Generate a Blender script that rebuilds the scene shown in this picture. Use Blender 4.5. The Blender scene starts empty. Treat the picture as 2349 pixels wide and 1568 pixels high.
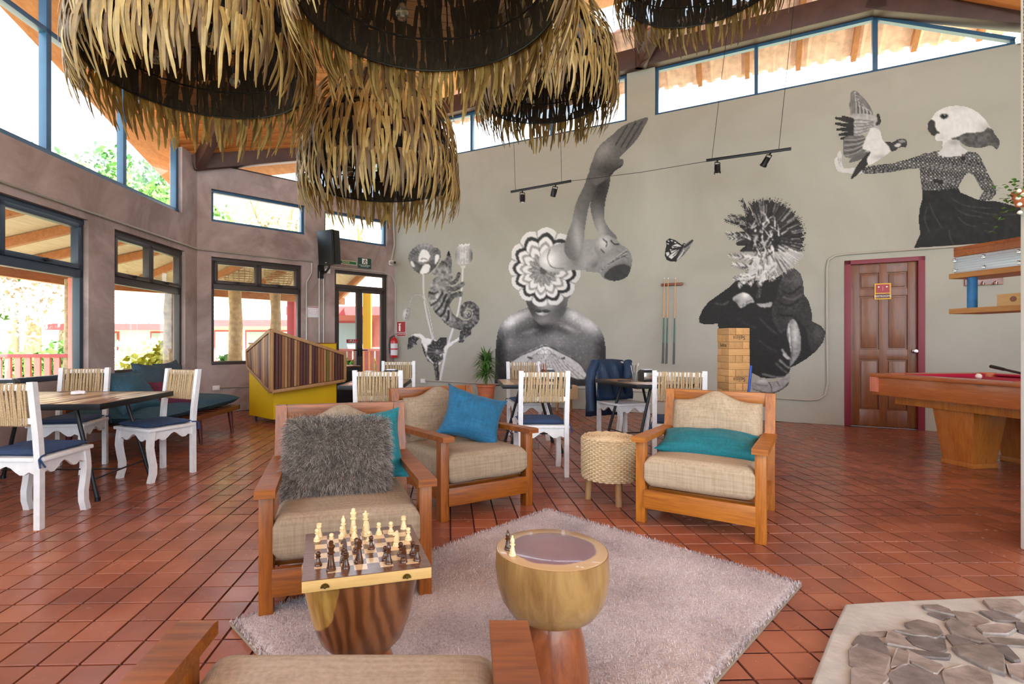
import bpy, bmesh, math, random
import numpy as np
from mathutils import Vector, Matrix, Euler
random.seed(7); RNG = np.random.RandomState(7)
scene = bpy.context.scene
COL = scene.collection
# ------------------------------------------------------------------ camera, sky, sun, exposure
F, CX, CY, H = 1190.0, 1065.0, 785.0, 1.2          # focal length and principal point in pixels of the 2349 x 1568 frame, eye height
cam_d = bpy.data.cameras.new('camera'); cam = bpy.data.objects.new('camera', cam_d); COL.objects.link(cam)
cam.location = (0, 0, H); cam.rotation_euler = (math.pi/2, 0, 0)
cam_d.sensor_width = 36; cam_d.lens = F/2349*36; cam_d.shift_x = (1174.5-CX)/2349; cam_d.shift_y = (CY-784)/2349
cam_d.clip_start = 0.02; cam_d.clip_end = 400
scene.camera = cam
w = bpy.data.worlds.new('sky'); scene.world = w; w.use_nodes = True
bg = w.node_tree.nodes['Background']; bg.inputs[0].default_value = (0.76, 0.88, 1.0, 1); bg.inputs[1].default_value = 3.6
sun_d = bpy.data.lights.new('sun', 'SUN'); sun = bpy.data.objects.new('sun', sun_d); COL.objects.link(sun)
sun_d.energy = 17.0; sun_d.color = (1.0, 0.93, 0.82); sun_d.angle = 0.01
sun.rotation_euler = (math.radians(38), math.radians(8), 0)      # high, from behind the camera
scene.view_settings.view_transform = 'Standard'; scene.view_settings.look = 'None'
scene.view_settings.gamma = 1; scene.view_settings.use_curve_mapping = False
scene.view_settings.exposure = 0.80
scene.cycles.max_bounces = 10; scene.cycles.diffuse_bounces = 6; scene.cycles.transparent_max_bounces = 16
scene.cycles.caustics_reflective = False; scene.cycles.caustics_refractive = False
scene.cycles.sample_clamp_indirect = 6
# ------------------------------------------------------------------ pixel helpers (a pixel gives a direction; a floor height or a wall gives the distance)
def G(px, py, z=0.0):
    d = F*(H-z)/(py-CY)
    return Vector(((px-CX)/F*d, d, z))
def P(px, py, d):
    return Vector(((px-CX)/F*d, d, H-(py-CY)/F*d))
# ------------------------------------------------------------------ materials
def lin(c):
    if isinstance(c, str):
        c = c.lstrip('#'); c = [int(c[i:i+2], 16)/255 for i in (0, 2, 4)]
    return tuple((x/12.92 if x <= 0.04045 else ((x+0.055)/1.055)**2.4) for x in c[:3]) + (1,)
MATS = {}
class NT:
    def __init__(s, name):
        s.m = bpy.data.materials.new(name); s.m.use_nodes = True; s.t = s.m.node_tree; s.b = s.t.nodes['Principled BSDF']
        MATS[name] = s.m
    def n(s, typ, **kw):
        x = s.t.nodes.new('ShaderNode'+typ)
        for k, v in kw.items():
            if k[0] == '_': setattr(x, k[1:], v)
            else: x.inputs[k.replace('_', ' ')].default_value = v
        return x
    def l(s, a, ao, b, bi): s.t.links.new(a.outputs[ao], b.inputs[bi])
    def coord(s, scale=(1, 1, 1), which='Object', rot=(0, 0, 0)):
        c = s.n('TexCoord'); mp = s.n('Mapping'); s.l(c, which, mp, 'Vector')
        mp.inputs['Scale'].default_value = scale; mp.inputs['Rotation'].default_value = rot
        return mp
    def ramp(s, src, out, stops):
        r = s.n('ValToRGB'); s.l(src, out, r, 'Fac'); e = r.color_ramp.elements
        while len(e) < len(stops): e.new(0.5)
        for q, (p, c) in zip(e, stops): q.position = p; q.color = c
        return r
    def bump(s, src, out, strength, dist=0.01):
        b = s.n('Bump'); b.inputs['Strength'].default_value = strength; b.inputs['Distance'].default_value = dist
        s.l(src, out, b, 'Height'); s.l(b, 'Normal', s.b, 'Normal')
def plain(name, c, rough=0.6, metal=0.0, var=0.0, scale=6.0, bump=0.0, bscale=60.0, coat=0.0, spec=None, trans=0.0):
    t = NT(name); c = lin(c); t.b.inputs['Roughness'].default_value = rough; t.b.inputs['Metallic'].default_value = metal
    t.b.inputs['Base Color'].default_value = c; t.b.inputs['Coat Weight'].default_value = coat
    if spec is not None: t.b.inputs['Specular IOR Level'].default_value = spec
    if trans: t.b.inputs['Transmission Weight'].default_value = trans
    if var:
        mp = t.coord(); nz = t.n('TexNoise', Scale=scale, Detail=5.0, Roughness=0.6); t.l(mp, 0, nz, 'Vector')
        lo = tuple(max(0, x*(1-var)) for x in c[:3])+(1,); hi = tuple(min(1, x*(1+var)) for x in c[:3])+(1,)
        r = t.ramp(nz, 'Fac', [(0.3, lo), (0.7, hi)]); t.l(r, 'Color', t.b, 'Base Color')
    if bump:
        mp = t.coord(); nb = t.n('TexNoise', Scale=bscale, Detail=3.0); t.l(mp, 0, nb, 'Vector'); t.bump(nb, 'Fac', bump, 0.004)
    return t.m
def wood(name, c1, c2, axis='Z', rough=0.4, coat=0.0, ring=9.0, knots=True):
    """grain stretched along one local axis"""
    t = NT(name); sc = {'X': (0.7, 9, 9), 'Y': (9, 0.7, 9), 'Z': (9, 9, 0.7)}[axis]
    mp = t.coord(sc); n1 = t.n('TexNoise', Scale=1.6, Detail=6.0, Roughness=0.65, Distortion=0.6); t.l(mp, 0, n1, 'Vector')
    n2 = t.n('TexNoise', Scale=ring, Detail=3.0, Roughness=0.6); t.l(mp, 0, n2, 'Vector')
    mx = t.n('Mix', _data_type='FLOAT'); mx.inputs[0].default_value = 0.4; t.l(n1, 'Fac', mx, 2); t.l(n2, 'Fac', mx, 3)
    r = t.ramp(mx, 0, [(0.33, lin(c2)), (0.62, lin(c1))]); last = r
    if knots:
        mk = t.coord({'X': (1.2, 5, 5), 'Y': (5, 1.2, 5), 'Z': (5, 5, 1.2)}[axis]); v = t.n('TexVoronoi', Scale=1.3); t.l(mk, 0, v, 'Vector')
        kr = t.ramp(v, 'Distance', [(0.03, (0.25, 0.25, 0.25, 1)), (0.10, (1, 1, 1, 1))])
        mm = t.n('Mix', _data_type='RGBA', _blend_type='MULTIPLY'); mm.inputs[0].default_value = 0.75
        t.l(r, 'Color', mm, 6); t.l(kr, 'Color', mm, 7); t.l(mm, 2, t.b, 'Base Color')
    else: t.l(r, 'Color', t.b, 'Base Color')
    t.b.inputs['Roughness'].default_value = rough; t.b.inputs['Coat Weight'].default_value = coat; t.b.inputs['Coat Roughness'].default_value = 0.15
    t.bump(n2, 'Fac', 0.12, 0.002)
    return t.m
def fabric(name, c1, c2, scale=260.0, rough=0.9, bump=0.5, streak=0.5, sheen=0.0):
    t = NT(name); mp = t.coord()
    wx = t.n('TexWave', Scale=scale, Distortion=1.5, _bands_direction='X'); wx.inputs['Detail Scale'].default_value = 8.0
    wy = t.n('TexWave', Scale=scale, Distortion=1.5, _bands_direction='Z'); wy.inputs['Detail Scale'].default_value = 8.0
    t.l(mp, 0, wx, 'Vector'); t.l(mp, 0, wy, 'Vector')
    ad = t.n('Math', _operation='ADD'); t.l(wx, 'Fac', ad, 0); t.l(wy, 'Fac', ad, 1)
    m2 = t.coord((3, 60, 60)); nz = t.n('TexNoise', Scale=1.5, Detail=4.0); t.l(m2, 0, nz, 'Vector')
    m3 = t.coord((60, 60, 3)); ny = t.n('TexNoise', Scale=1.5, Detail=4.0); t.l(m3, 0, ny, 'Vector')
    a2 = t.n('Math', _operation='ADD'); t.l(nz, 'Fac', a2, 0); t.l(ny, 'Fac', a2, 1)
    a3 = t.n('Math', _operation='MULTIPLY_ADD'); a3.inputs[1].default_value = 0.12; t.l(ad, 0, a3, 0); t.l(a2, 0, a3, 2)
    r = t.ramp(a3, 0, [(0.95-0.2*streak, lin(c2)), (1.15+0.2*streak, lin(c1))])
    r.color_ramp.elements[0].position = 0.42; r.color_ramp.elements[1].position = 0.72
    a4 = t.n('Math', _operation='MULTIPLY'); a4.inputs[1].default_value = 0.5; t.l(a3, 0, a4, 0); t.l(a4, 0, r, 'Fac')
    t.l(r, 'Color', t.b, 'Base Color'); t.b.inputs['Roughness'].default_value = rough
    t.b.inputs['Sheen Weight'].default_value = sheen
    if bump: t.bump(ad, 0, bump, 0.0015)
    return t.m
def glass(name, tint=(0.96, 0.99, 1.0), refl=0.05):
    t = NT(name); t.t.nodes.remove(t.b); o = t.t.nodes['Material Output']
    tr = t.n('BsdfTransparent'); tr.inputs[0].default_value = tint+(1,)
    gl = t.n('BsdfGlossy'); gl.inputs['Roughness'].default_value = 0.02
    lw = t.n('LayerWeight', Blend=0.5); pw = t.n('Math', _operation='POWER'); pw.inputs[1].default_value = 4.0; t.l(lw, 'Facing', pw, 0); fr = t.n('Math', _operation='MULTIPLY_ADD'); fr.inputs[1].default_value = 0.35; fr.inputs[2].default_value = refl; t.l(pw, 0, fr, 0); mx = t.n('MixShader'); t.l(fr, 0, mx, 0); t.l(tr, 0, mx, 1); t.l(gl, 0, mx, 2); t.l(mx, 0, o, 0)
    return t.m
# ------------------------------------------------------------------ mesh building
class MB:
    def __init__(s): s.bm = bmesh.new(); s.mi = 0; s.X = Matrix.Identity(4)
    def _v(s, vs, mtx=None):
        m = s.X @ mtx if mtx else s.X
        return [s.bm.verts.new(m @ Vector(v)) for v in vs]
    def faces(s, vs, fs, mtx=None):
        V = s._v(vs, mtx); out = []
        for f in fs:
            try: q = s.bm.faces.new([V[i] for i in f]); q.material_index = s.mi; out.append(q)
            except ValueError: pass
        return out
    def box(s, x0, x1, y0, y1, z0, z1, bev=0.0, mtx=None, taper=None):
        vs = [(x, y, z) for z in (z0, z1) for y in (y0, y1) for x in (x0, x1)]
        if taper:
            cx, cy = (x0+x1)/2, (y0+y1)/2
            vs = [((cx+(x-cx)*taper, cy+(y-cy)*taper, z) if z == z0 else (x, y, z)) for x, y, z in vs]
        fs = [(0, 2, 3, 1), (4, 5, 7, 6), (0, 1, 5, 4), (2, 6, 7, 3), (0, 4, 6, 2), (1, 3, 7, 5)]
        F_ = s.faces(vs, fs, mtx)
        if bev:
            es = list({e for f in F_ for e in f.edges})
            bmesh.ops.bevel(s.bm, geom=es, offset=bev, segments=2, profile=0.6, affect='EDGES', material=s.mi, clamp_overlap=True)
        return s
    def beam(s, p0, p1, w, h, bev=0.0, up=(0, 0, 1), ext=0.0):
        p0, p1 = Vector(p0), Vector(p1); d = (p1-p0); L = d.length; d.normalize()
        u = Vector(up); sd = d.cross(u)
        if sd.length < 1e-4: sd = d.cross(Vector((0, 1, 0)))
        sd.normalize(); u = sd.cross(d)
        m = Matrix((sd, d, u)).transposed().to_4x4(); m.translation = p0
        return s.box(-w/2, w/2, -ext, L+ext, -h/2, h/2, bev, m)
    def tube(s, path, r, n=8, closed=False, cap=True):
        path = [Vector(p) for p in path]; N = len(path)
        rr = r if hasattr(r, '__len__') else [r]*N
        rings = []; prev = None
        for i, p in enumerate(path):
            if closed: d = path[(i+1) % N]-path[i-1]
            else: d = path[min(i+1, N-1)]-path[max(i-1, 0)]
            if d.length < 1e-9: d = Vector((0, 0, 1))
            d.normalize()
            if prev is None:
                a = d.cross(Vector((0, 0, 1)));
                if a.length < 0.05: a = d.cross(Vector((0, 1, 0)))
            else: a = prev-d*prev.dot(d)
            a.normalize(); b = d.cross(a); prev = a
            rings.append(s._v([p+(a*math.cos(t)+b*math.sin(t))*rr[i] for t in [2*math.pi*k/n for k in range(n)]]))
        for i in range(N if closed else N-1):
            A, B = rings[i], rings[(i+1) % N]
            for k in range(n):
                f = s.bm.faces.new((A[k], A[(k+1) % n], B[(k+1) % n], B[k])); f.material_index = s.mi
        if cap and not closed:
            for q in (rings[0][::-1], rings[-1]):
                f = s.bm.faces.new(q); f.material_index = s.mi
        return s
    def cyl(s, p0, p1, r0, r1=None, n=16): return s.tube([p0, p1], [r0, r0 if r1 is None else r1], n)
    def lathe(s, prof, n=24, c=(0, 0, 0), mtx=None, wob=None, cap=True, mis=None):
        rings = []
        for j, (r, z) in enumerate(prof):
            ring = []
            for k in range(n):
                t = 2*math.pi*k/n; q = r*(1+(wob(t, z) if wob else 0))
                ring.append((c[0]+q*math.cos(t), c[1]+q*math.sin(t), c[2]+z))
            rings.append(s._v(ring, mtx))
        for i in range(len(rings)-1):
            A, B = rings[i], rings[i+1]
            for k in range(n):
                f = s.bm.faces.new((A[k], A[(k+1) % n], B[(k+1) % n], B[k])); f.material_index = s.mi if mis is None else mis[i]
        if cap:
            for q, g in ((rings[0][::-1], 0), (rings[-1], -1)):
                f = s.bm.faces.new(q); f.material_index = s.mi if mis is None else mis[g]
        return s
    def prism(s, poly, t0, t1, mtx=None):
        """polygon (x, z) extruded along local y from t0 to t1"""
        n = len(poly); a = [(x, t0, z) for x, z in poly]+[(x, t1, z) for x, z in poly]
        fs = [tuple(range(n)), tuple(range(2*n-1, n-1, -1))]+[(i, i+n, (i+1) % n+n, (i+1) % n) for i in range(n)]
        s.faces(a, fs, mtx); return s
    def pillow(s, w, h, t, n=18, edge=2.6, ear=0.0, wr=0.0, seed=0, mtx=None, boxy=0.0, mid=1.0):
        """cushion in the local xz plane, thickness along y"""
        rg = random.Random(seed); ph = [rg.uniform(0, 6.28) for _ in range(8)]
        grid = {}
        V = [[], []]
        for sd in (0, 1):
            for j in range(n+1):
                for i in range(n+1):
                    u, v = -1+2*i/n, -1+2*j/n
                    if sd and (i in (0, n) or j in (0, n)): V[1].append(V[0][j*(n+1)+i]); continue
                    e = (max(0, 1-abs(u)**edge)*max(0, 1-abs(v)**edge))**(0.5 if not boxy else boxy)
                    pin = 1-ear*(1-(abs(u)**3)*(abs(v)**3)) + 0
                    x = u*w/2*(1-0.06*(1-abs(v)**2)*0 - ear*(1-v*v)*abs(u)); z = v*h/2*(1-ear*(1-u*u)*abs(v))
                    wv = wr*(math.sin(3*u+2.1*v+ph[0])*math.sin(4.3*v-2*u+ph[1])+0.6*math.sin(7*u*v+5*u+ph[2])*math.sin(6*v+ph[3]))
                    y = (t/2*e*mid + wv*e)*(1 if sd else -1)
                    if i in (0, n) or j in (0, n): y = wv*0.5
                    V[sd].append(s._v([(x, y, z)], mtx)[0])
            for j in range(n):
                for i in range(n):
                    q = [V[sd][j*(n+1)+i], V[sd][j*(n+1)+i+1], V[sd][(j+1)*(n+1)+i+1], V[sd][(j+1)*(n+1)+i]]
                    f = s.bm.faces.new(q if not sd else q[::-1]); f.material_index = s.mi
        return s
    def slabcushion(s, w, d, h, r=.05, crown=.015, seed=0, mtx=None, n=14):
        """upholstery block, w along x, d along y, h along z, rounded edges, soft crown"""
        rg = random.Random(seed); p1, p2 = rg.uniform(0, 6), rg.uniform(0, 6)
        def axis(L):        # sample positions crowding at the rounded ends, with the fall-off of a quarter round
            a = [(-L/2+r*(1-math.cos(t)), math.sin(t)) for t in [math.pi/2*k/5 for k in range(6)]]; b = [(-L/2+r+(L-2*r)*k/n, 1.0) for k in range(1, n)]; c = [(-x, e) for x, e in a[::-1]]
            return a+b+c
        ax, ay = axis(w), axis(d); nx, ny = len(ax), len(ay); V = [[], []]
        for sd in (0, 1):
            for j, (y, ey) in enumerate(ay):
                for i, (x, ex) in enumerate(ax):
                    e = min(ex, ey) if min(ex, ey) < .999 else 1.0; e = (ex*ey)
                    edge_ = i in (0, nx-1) or j in (0, ny-1)
                    cr = crown*(1-(2*x/w)**2)*(1-(2*y/d)**2)+.003*math.sin(17*x+p1)*math.sin(13*y+p2)
                    z = (h/2-r+r*e+cr*e)*(1 if sd else -1)
                    V[sd].append(s._v([(x, y, z)], mtx)[0])
            for j in range(ny-1):
                for i in range(nx-1):
                    q = [V[sd][j*nx+i], V[sd][j*nx+i+1], V[sd][(j+1)*nx+i+1], V[sd][(j+1)*nx+i]]; f = s.bm.faces.new(q if sd else q[::-1]); f.material_index = s.mi
        ring = [i for i in range(nx)]+[j*nx+nx-1 for j in range(1, ny)]+[(ny-1)*nx+i for i in range(nx-2, -1, -1)]+[j*nx for j in range(ny-2, 0, -1)]
        for a, b in zip(ring, ring[1:]+ring[:1]):
            f = s.bm.faces.new((V[0][a], V[0][b], V[1][b], V[1][a])); f.material_index = s.mi
        return s
    def mesh(s, name, mats, smooth=True, ang=38):
        me = bpy.data.meshes.new(name); s.bm.normal_update(); s.bm.to_mesh(me); s.bm.free()
        for m in (mats if isinstance(mats, (list, tuple)) else [mats]): me.materials.append(MATS[m])
        if smooth:
            me.shade_smooth(); me.set_sharp_from_angle(angle=math.radians(ang))
        return me
    def build(s, name, mats, parent=None, loc=None, rot=None, smooth=True, ang=38):
        return obj(name, s.mesh(name, mats, smooth, ang), parent, loc, rot)
def obj(name, me, parent=None, loc=None, rot=None, scale=None):
    o = bpy.data.objects.new(name, me); COL.objects.link(o)
    if parent: o.parent = parent
    if loc is not None: o.location = loc
    if rot is not None: o.rotation_euler = rot
    if scale is not None: o.scale = scale
    return o
def tag(o, label=None, cat=None, group=None, kind=None):
    if label: o['label'] = label
    if cat: o['category'] = cat
    if group: o['group'] = group
    if kind: o['kind'] = kind
    return o
def thing(name, label, cat, loc=(0, 0, 0), rotz=0.0, group=None):
    o = bpy.data.objects.new(name, None); COL.objects.link(o); o.location = loc; o.rotation_euler = (0, 0, rotz); o.empty_display_size = 0.1
    return tag(o, label, cat, group)
def dup(o, parent=None, loc=None, rotz=None, label=None, group=None):
    c = o.copy(); COL.objects.link(c)
    if parent: c.parent = parent
    if loc is not None: c.location = loc
    if rotz is not None: c.rotation_euler = (0, 0, rotz)
    for ch in list(o.children): dup(ch, c)
    return tag(c, label, None, group)
def struct(o, label=None): o['kind'] = 'structure'; return tag(o, label)
def RZ(a, loc=(0, 0, 0)): return Matrix.Translation(loc) @ Matrix.Rotation(a, 4, 'Z')
def text(name, s, size, mat, parent, mtx, ext=0.0006, align='CENTER', squash=1.0):
    c = bpy.data.curves.new(name, 'FONT'); c.body = s; c.size = size; c.extrude = ext; c.align_x = align; c.align_y = 'CENTER'
    tmp = bpy.data.objects.new(name, c); COL.objects.link(tmp); dg = bpy.context.evaluated_depsgraph_get(); me = bpy.data.meshes.new_from_object(tmp.evaluated_get(dg)); bpy.data.objects.remove(tmp)
    me.materials.clear(); me.materials.append(MATS[mat]); o = obj(name, me)
    o.parent = parent; o.matrix_local = mtx @ Matrix.Diagonal((squash, 1, 1, 1)); return o
# ------------------------------------------------------------------ the palette
def wallmat(name, c1, c2, sc=1.1, bump=0.25):
    t = NT(name); mp = t.coord()
    n1 = t.n('TexNoise', Scale=sc, Detail=7.0, Roughness=0.62, Distortion=0.8); t.l(mp, 0, n1, 'Vector')
    r = t.ramp(n1, 'Fac', [(0.36, lin(c2)), (0.66, lin(c1))]); t.l(r, 'Color', t.b, 'Base Color')
    n2 = t.n('TexNoise', Scale=14.0, Detail=6.0, Roughness=0.6); t.l(mp, 0, n2, 'Vector'); t.bump(n2, 'Fac', bump, 0.012)
    t.b.inputs['Roughness'].default_value = 0.75
wallmat('brown_plaster', '#b3a19c', '#88756f', 1.3)
wallmat('grey_plaster', '#b1afa2', '#a5a295', 0.6, 0.2)
wallmat('white_plaster', '#e6e6de', '#d8d8d0', 2.0, 0.1)
def tilemat():
    t = NT('terracotta'); oi = t.n('ObjectInfo'); mp = t.coord()
    ge = t.n('NewGeometry'); n1 = t.n('TexNoise', Scale=2.3, Detail=5.0, Roughness=0.6); t.l(ge, 'Position', n1, 'Vector')
    n3 = t.n('TexNoise', Scale=160.0, Detail=2.0); t.l(ge, 'Position', n3, 'Vector')
    # one tone per tile, from the tile's cell in the floor grid
    mg = t.n('Mapping', _vector_type='POINT'); mg.inputs['Rotation'].default_value = (0, 0, -TH); mg.inputs['Scale'].default_value = (1, 1, 1)
    t.l(ge, 'Position', mg, 'Vector')
    sc = t.n('VectorMath', _operation='MULTIPLY_ADD'); sc.inputs[1].default_value = (1/TS, 1/TS, 0); sc.inputs[2].default_value = (-TA, -TB, 0); t.l(mg, 0, sc, 0)
    fl = t.n('VectorMath', _operation='FLOOR'); t.l(sc, 0, fl, 0); wn = t.n('TexWhiteNoise', _noise_dimensions='3D'); t.l(fl, 0, wn, 'Vector')
    a = t.n('Math', _operation='MULTIPLY_ADD'); a.inputs[1].default_value = 0.30; t.l(wn, 'Value', a, 0); t.l(n1, 'Fac', a, 2)
    r = t.ramp(a, 0, [(0.40, lin('#824a38')), (0.70, lin('#9b5940')), (0.98, lin('#b16d50'))])
    rs = t.ramp(n3, 'Fac', [(0.66, (1, 1, 1, 1)), (0.76, (1.15, 1.22, 1.25, 1))])
    mm = t.n('Mix', _data_type='RGBA', _blend_type='MULTIPLY'); mm.inputs[0].default_value = 1.0; t.l(r, 'Color', mm, 6); t.l(rs, 'Color', mm, 7)
    t.l(mm, 2, t.b, 'Base Color')
    rr = t.n('MapRange'); rr.inputs['To Min'].default_value = 0.16; rr.inputs['To Max'].default_value = 0.34
    n2 = t.n('TexNoise', Scale=7.0, Detail=6.0, Roughness=0.7); t.l(ge, 'Position', n2, 'Vector'); t.l(n2, 'Fac', rr, 0); t.l(rr, 0, t.b, 'Roughness')
    t.bump(n2, 'Fac', 0.10, 0.006); t.b.inputs['Specular IOR Level'].default_value = 0.6
TH, TS = 0.0289, 0.1284*H
TA, TB = 0.05, 0.80
tilemat()
plain('grout', '#4a2724', 0.8, var=0.3, scale=9)
plain('dark_frame', '#3a3230', 0.45, var=0.1)
plain('blue_frame', '#2f5673', 0.4, var=0.1)  # clerestory frames coloured bluer to imitate lens flare at the bright glass
plain('navy_frame', '#2c3a4a', 0.4, var=0.1)
plain('dark_timber', '#4a2f26', 0.55, var=0.25, scale=5)
wood('ceiling_board', '#d98a45', '#b4652b', 'Y', 0.5)
wood('rafter_wood', '#c88a54', '#a66a3a', 'Y', 0.6)
glass('pane')
plain('conduit', '#a9a59c', 0.35, 0.4)
plain('conduit_painted', '#b3aea2', 0.55)
plain('white_box', '#e4e2dc', 0.5)
plain('black_plastic', '#1b1c1f', 0.4, bump=0.1)
plain('black_metal', '#17181b', 0.38, 0.3)
plain('black_cord', '#131314', 0.6)
plain('chrome', '#c9c9c6', 0.18, 1.0)
plain('brass', '#8a7036', 0.35, 0.9, var=0.2, scale=40)
wood('chair_wood', '#97520f', '#5c2a06', 'Z', 0.4, 0.06)
wood('chair_wood_x', '#97520f', '#5c2a06', 'X', 0.4, 0.06)
wood('honey_wood', '#bb7222', '#84440e', 'Z', 0.4, 0.06)
wood('honey_wood_x', '#bb7222', '#84440e', 'X', 0.4, 0.06)
fabric('linen', '#ad9880', '#907a62', 240, 0.95, 0.5)
fabric('linen_light', '#ccb69a', '#ae9779', 240, 0.95, 0.5)
fabric('linen_pale', '#c0b09c', '#a69682', 240, 0.95, 0.5)
fabric('teal', '#067680', '#045a63', 500, 0.8, 0.1, sheen=0.05)
fabric('teal_blue', '#0c6186', '#084866', 500, 0.8, 0.1, sheen=0.08)
fabric('slate_blue', '#2f586c', '#224552', 500, 0.85, 0.1)
fabric('dark_slate', '#39505e', '#2a3c47', 500, 0.85, 0.1)
fabric('plum', '#662240', '#4c162e', 500, 0.85, 0.1)
fabric('navy_pad', '#2f4a74', '#223757', 400, 0.85, 0.2)
fabric('jacket', '#1a3a5a', '#112842', 500, 0.6, 0.06)
plain('white_paint', '#dcdad9', 0.5, var=0.08, scale=18, bump=0.06, bscale=40)
plain('rope', '#bba07a', 0.9, var=0.35, scale=150, bump=0.8, bscale=260)
plain('wicker', '#cdb38c', 0.85, var=0.14, scale=40, bump=0.2, bscale=200)
wood('stool_leg', '#a97f52', '#80592f', 'Z', 0.6)
plain('fur_base', '#5a5148', 0.95); plain('fur', '#958980', 0.8, var=0.5, scale=22); plain('fur_dark', '#4e4440', 0.9, var=0.4, scale=22)
plain('rug_base', '#b2a49a', 0.95, var=0.1, scale=30)
def rugmat():
    t = NT('rug_pile'); ge = t.n('NewGeometry')
    n1 = t.n('TexNoise', Scale=2.0, Detail=5.0); t.l(ge, 'Position', n1, 'Vector'); n2 = t.n('TexNoise', Scale=110.0, Detail=2.0); t.l(ge, 'Position', n2, 'Vector')
    a = t.n('Math', _operation='MULTIPLY_ADD'); a.inputs[1].default_value = 0.6; t.l(n2, 'Fac', a, 0); t.l(n1, 'Fac', a, 2)
    r = t.ramp(a, 0, [(0.55, lin('#968b8e')), (0.95, lin('#cbc1c2'))]); t.l(r, 'Color', t.b, 'Base Color'); t.b.inputs['Roughness'].default_value = 0.95
    t.bump(n2, 'Fac', 0.7, 0.006)
rugmat()
plain('rug_binding', '#8e8271', 0.9)
# carved drum stools
def drum(name, c1, c2, top=False):
    t = NT(name); mp = t.coord((6, 6, 0.9)); nz = t.n('TexNoise', Scale=2.4, Detail=6.0, Roughness=0.65, Distortion=1.0); t.l(mp, 0, nz, 'Vector')
    r = t.ramp(nz, 'Fac', [(0.35, lin(c2)), (0.65, lin(c1))]); t.l(r, 'Color', t.b, 'Base Color')
    t.b.inputs['Roughness'].default_value = 0.3; t.b.inputs['Coat Weight'].default_value = 0.3; t.bump(nz, 'Fac', 0.1, 0.003)
drum('drum_gold', '#a5804e', '#805c33'); drum('drum_brown', '#8a5730', '#5f3519'); drum('drum_red', '#96532c', '#6d371b')
def drum_split():
    """dark figured heartwood with one pale patch of sapwood"""
    t = NT('drum_heart'); mp = t.coord((5, 5, 1.5), rot=(0.5, 0, 0.3)); wv = t.n('TexWave', Scale=1.5, Distortion=9.0); wv.inputs['Detail'].default_value = 3.0; t.l(mp, 0, wv, 'Vector')
    r = t.ramp(wv, 'Fac', [(0.1, lin('#5e351c')), (0.85, lin('#86532f'))])
    c = t.coord(); sp = t.n('SeparateXYZ'); t.l(c, 0, sp, 0)
    n2 = t.n('TexNoise', Scale=9.0, Detail=4.0); t.l(c, 0, n2, 'Vector')
    # sapwood on the local left, wide at the top and running out downwards
    a = t.n('VectorMath', _operation='MULTIPLY_ADD'); a.inputs[1].default_value = (1/.155, 0, 1/.24); a.inputs[2].default_value = (.165/.155, 0, -.46/.24); t.l(c, 0, a, 0)
    b = t.n('VectorMath', _operation='LENGTH'); t.l(a, 0, b, 0)
    e = t.n('Math', _operation='MULTIPLY_ADD'); e.inputs[1].default_value = 0.25; t.l(n2, 'Fac', e, 0); t.l(b, 'Value', e, 2)
    k = t.ramp(e, 0, [(0.97, (1, 1, 1, 1)), (1.0, (0, 0, 0, 1))])
    mx = t.n('Mix', _data_type='RGBA'); t.l(k, 'Color', mx, 0); t.l(r, 'Color', mx, 6)
    m3 = t.coord((6, 6, 1)); n3 = t.n('TexNoise', Scale=5.0, Detail=5.0); t.l(m3, 0, n3, 'Vector'); r2 = t.ramp(n3, 'Fac', [(0.35, lin('#96692c')), (0.65, lin('#c69a52'))]); t.l(r2, 'Color', mx, 7)
    t.l(mx, 2, t.b, 'Base Color'); t.b.inputs['Roughness'].default_value = 0.28; t.b.inputs['Coat Weight'].default_value = 0.35
drum_split()
def drum_top():
    t = NT('drum_slice'); c = t.coord(); sp = t.n('VectorMath', _operation='MULTIPLY'); sp.inputs[1].default_value = (1, 1.06, 0); t.l(c, 0, sp, 0)
    ln = t.n('VectorMath', _operation='LENGTH'); t.l(sp, 0, ln, 0); nz = t.n('TexNoise', Scale=7.0, Detail=5.0); t.l(c, 0, nz, 'Vector')
    a = t.n('Math', _operation='MULTIPLY_ADD'); a.inputs[1].default_value = 0.045; t.l(nz, 'Fac', a, 0); t.l(ln, 'Value', a, 2)
    r = t.ramp(a, 0, [(0.0, lin('#7d5f66')), (0.02, lin('#8d6a6c')), (0.171, lin('#80616b')), (0.177, lin('#c0a07a')), (0.23, lin('#b8966a'))])  # purple blue reflection mixed into the brown heartwood colour
    t.l(r, 'Color', t.b, 'Base Color'); t.b.inputs['Roughness'].default_value = 0.22; t.b.inputs['Coat Weight'].default_value = 0.5
drum_top()
# chess
wood('board_walnut', '#7a5238', '#5b3a27', 'X', 0.25, 0.5, knots=False); wood('board_maple', '#e3c69a', '#d3b283', 'X', 0.25, 0.5, knots=False)
wood('board_side', '#d9b273', '#c29856', 'X', 0.4, 0.2, knots=False)
plain('ivory_wood', '#e0c998', 0.35, var=0.06, scale=60, coat=0.3); plain('ebony_wood', '#4a2814', 0.22, var=0.3, scale=50, coat=0.6)
# pendants
plain('palm_strip', '#ae8f56', 0.45, var=0.3, scale=14); plain('palm_strip_pale', '#cbb072', 0.4, var=0.25, scale=14); plain('palm_strip_dark', '#786044', 0.5, var=0.3, scale=14)
plain('bulb_glass', '#d8d2c0', 0.05, 0.0, trans=0.9)
def meshmat():
    t = NT('black_gauze'); t.b.inputs['Base Color'].default_value = (0.012, 0.011, 0.012, 1); t.b.inputs['Roughness'].default_value = 0.9
    o = t.t.nodes['Material Output']; tr = t.n('BsdfTransparent'); mx = t.n('MixShader'); mx.inputs[0].default_value = 0.86
    t.l(tr, 0, mx, 1); t.l(t.b, 0, mx, 2); t.l(mx, 0, o, 0)
meshmat()
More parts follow.
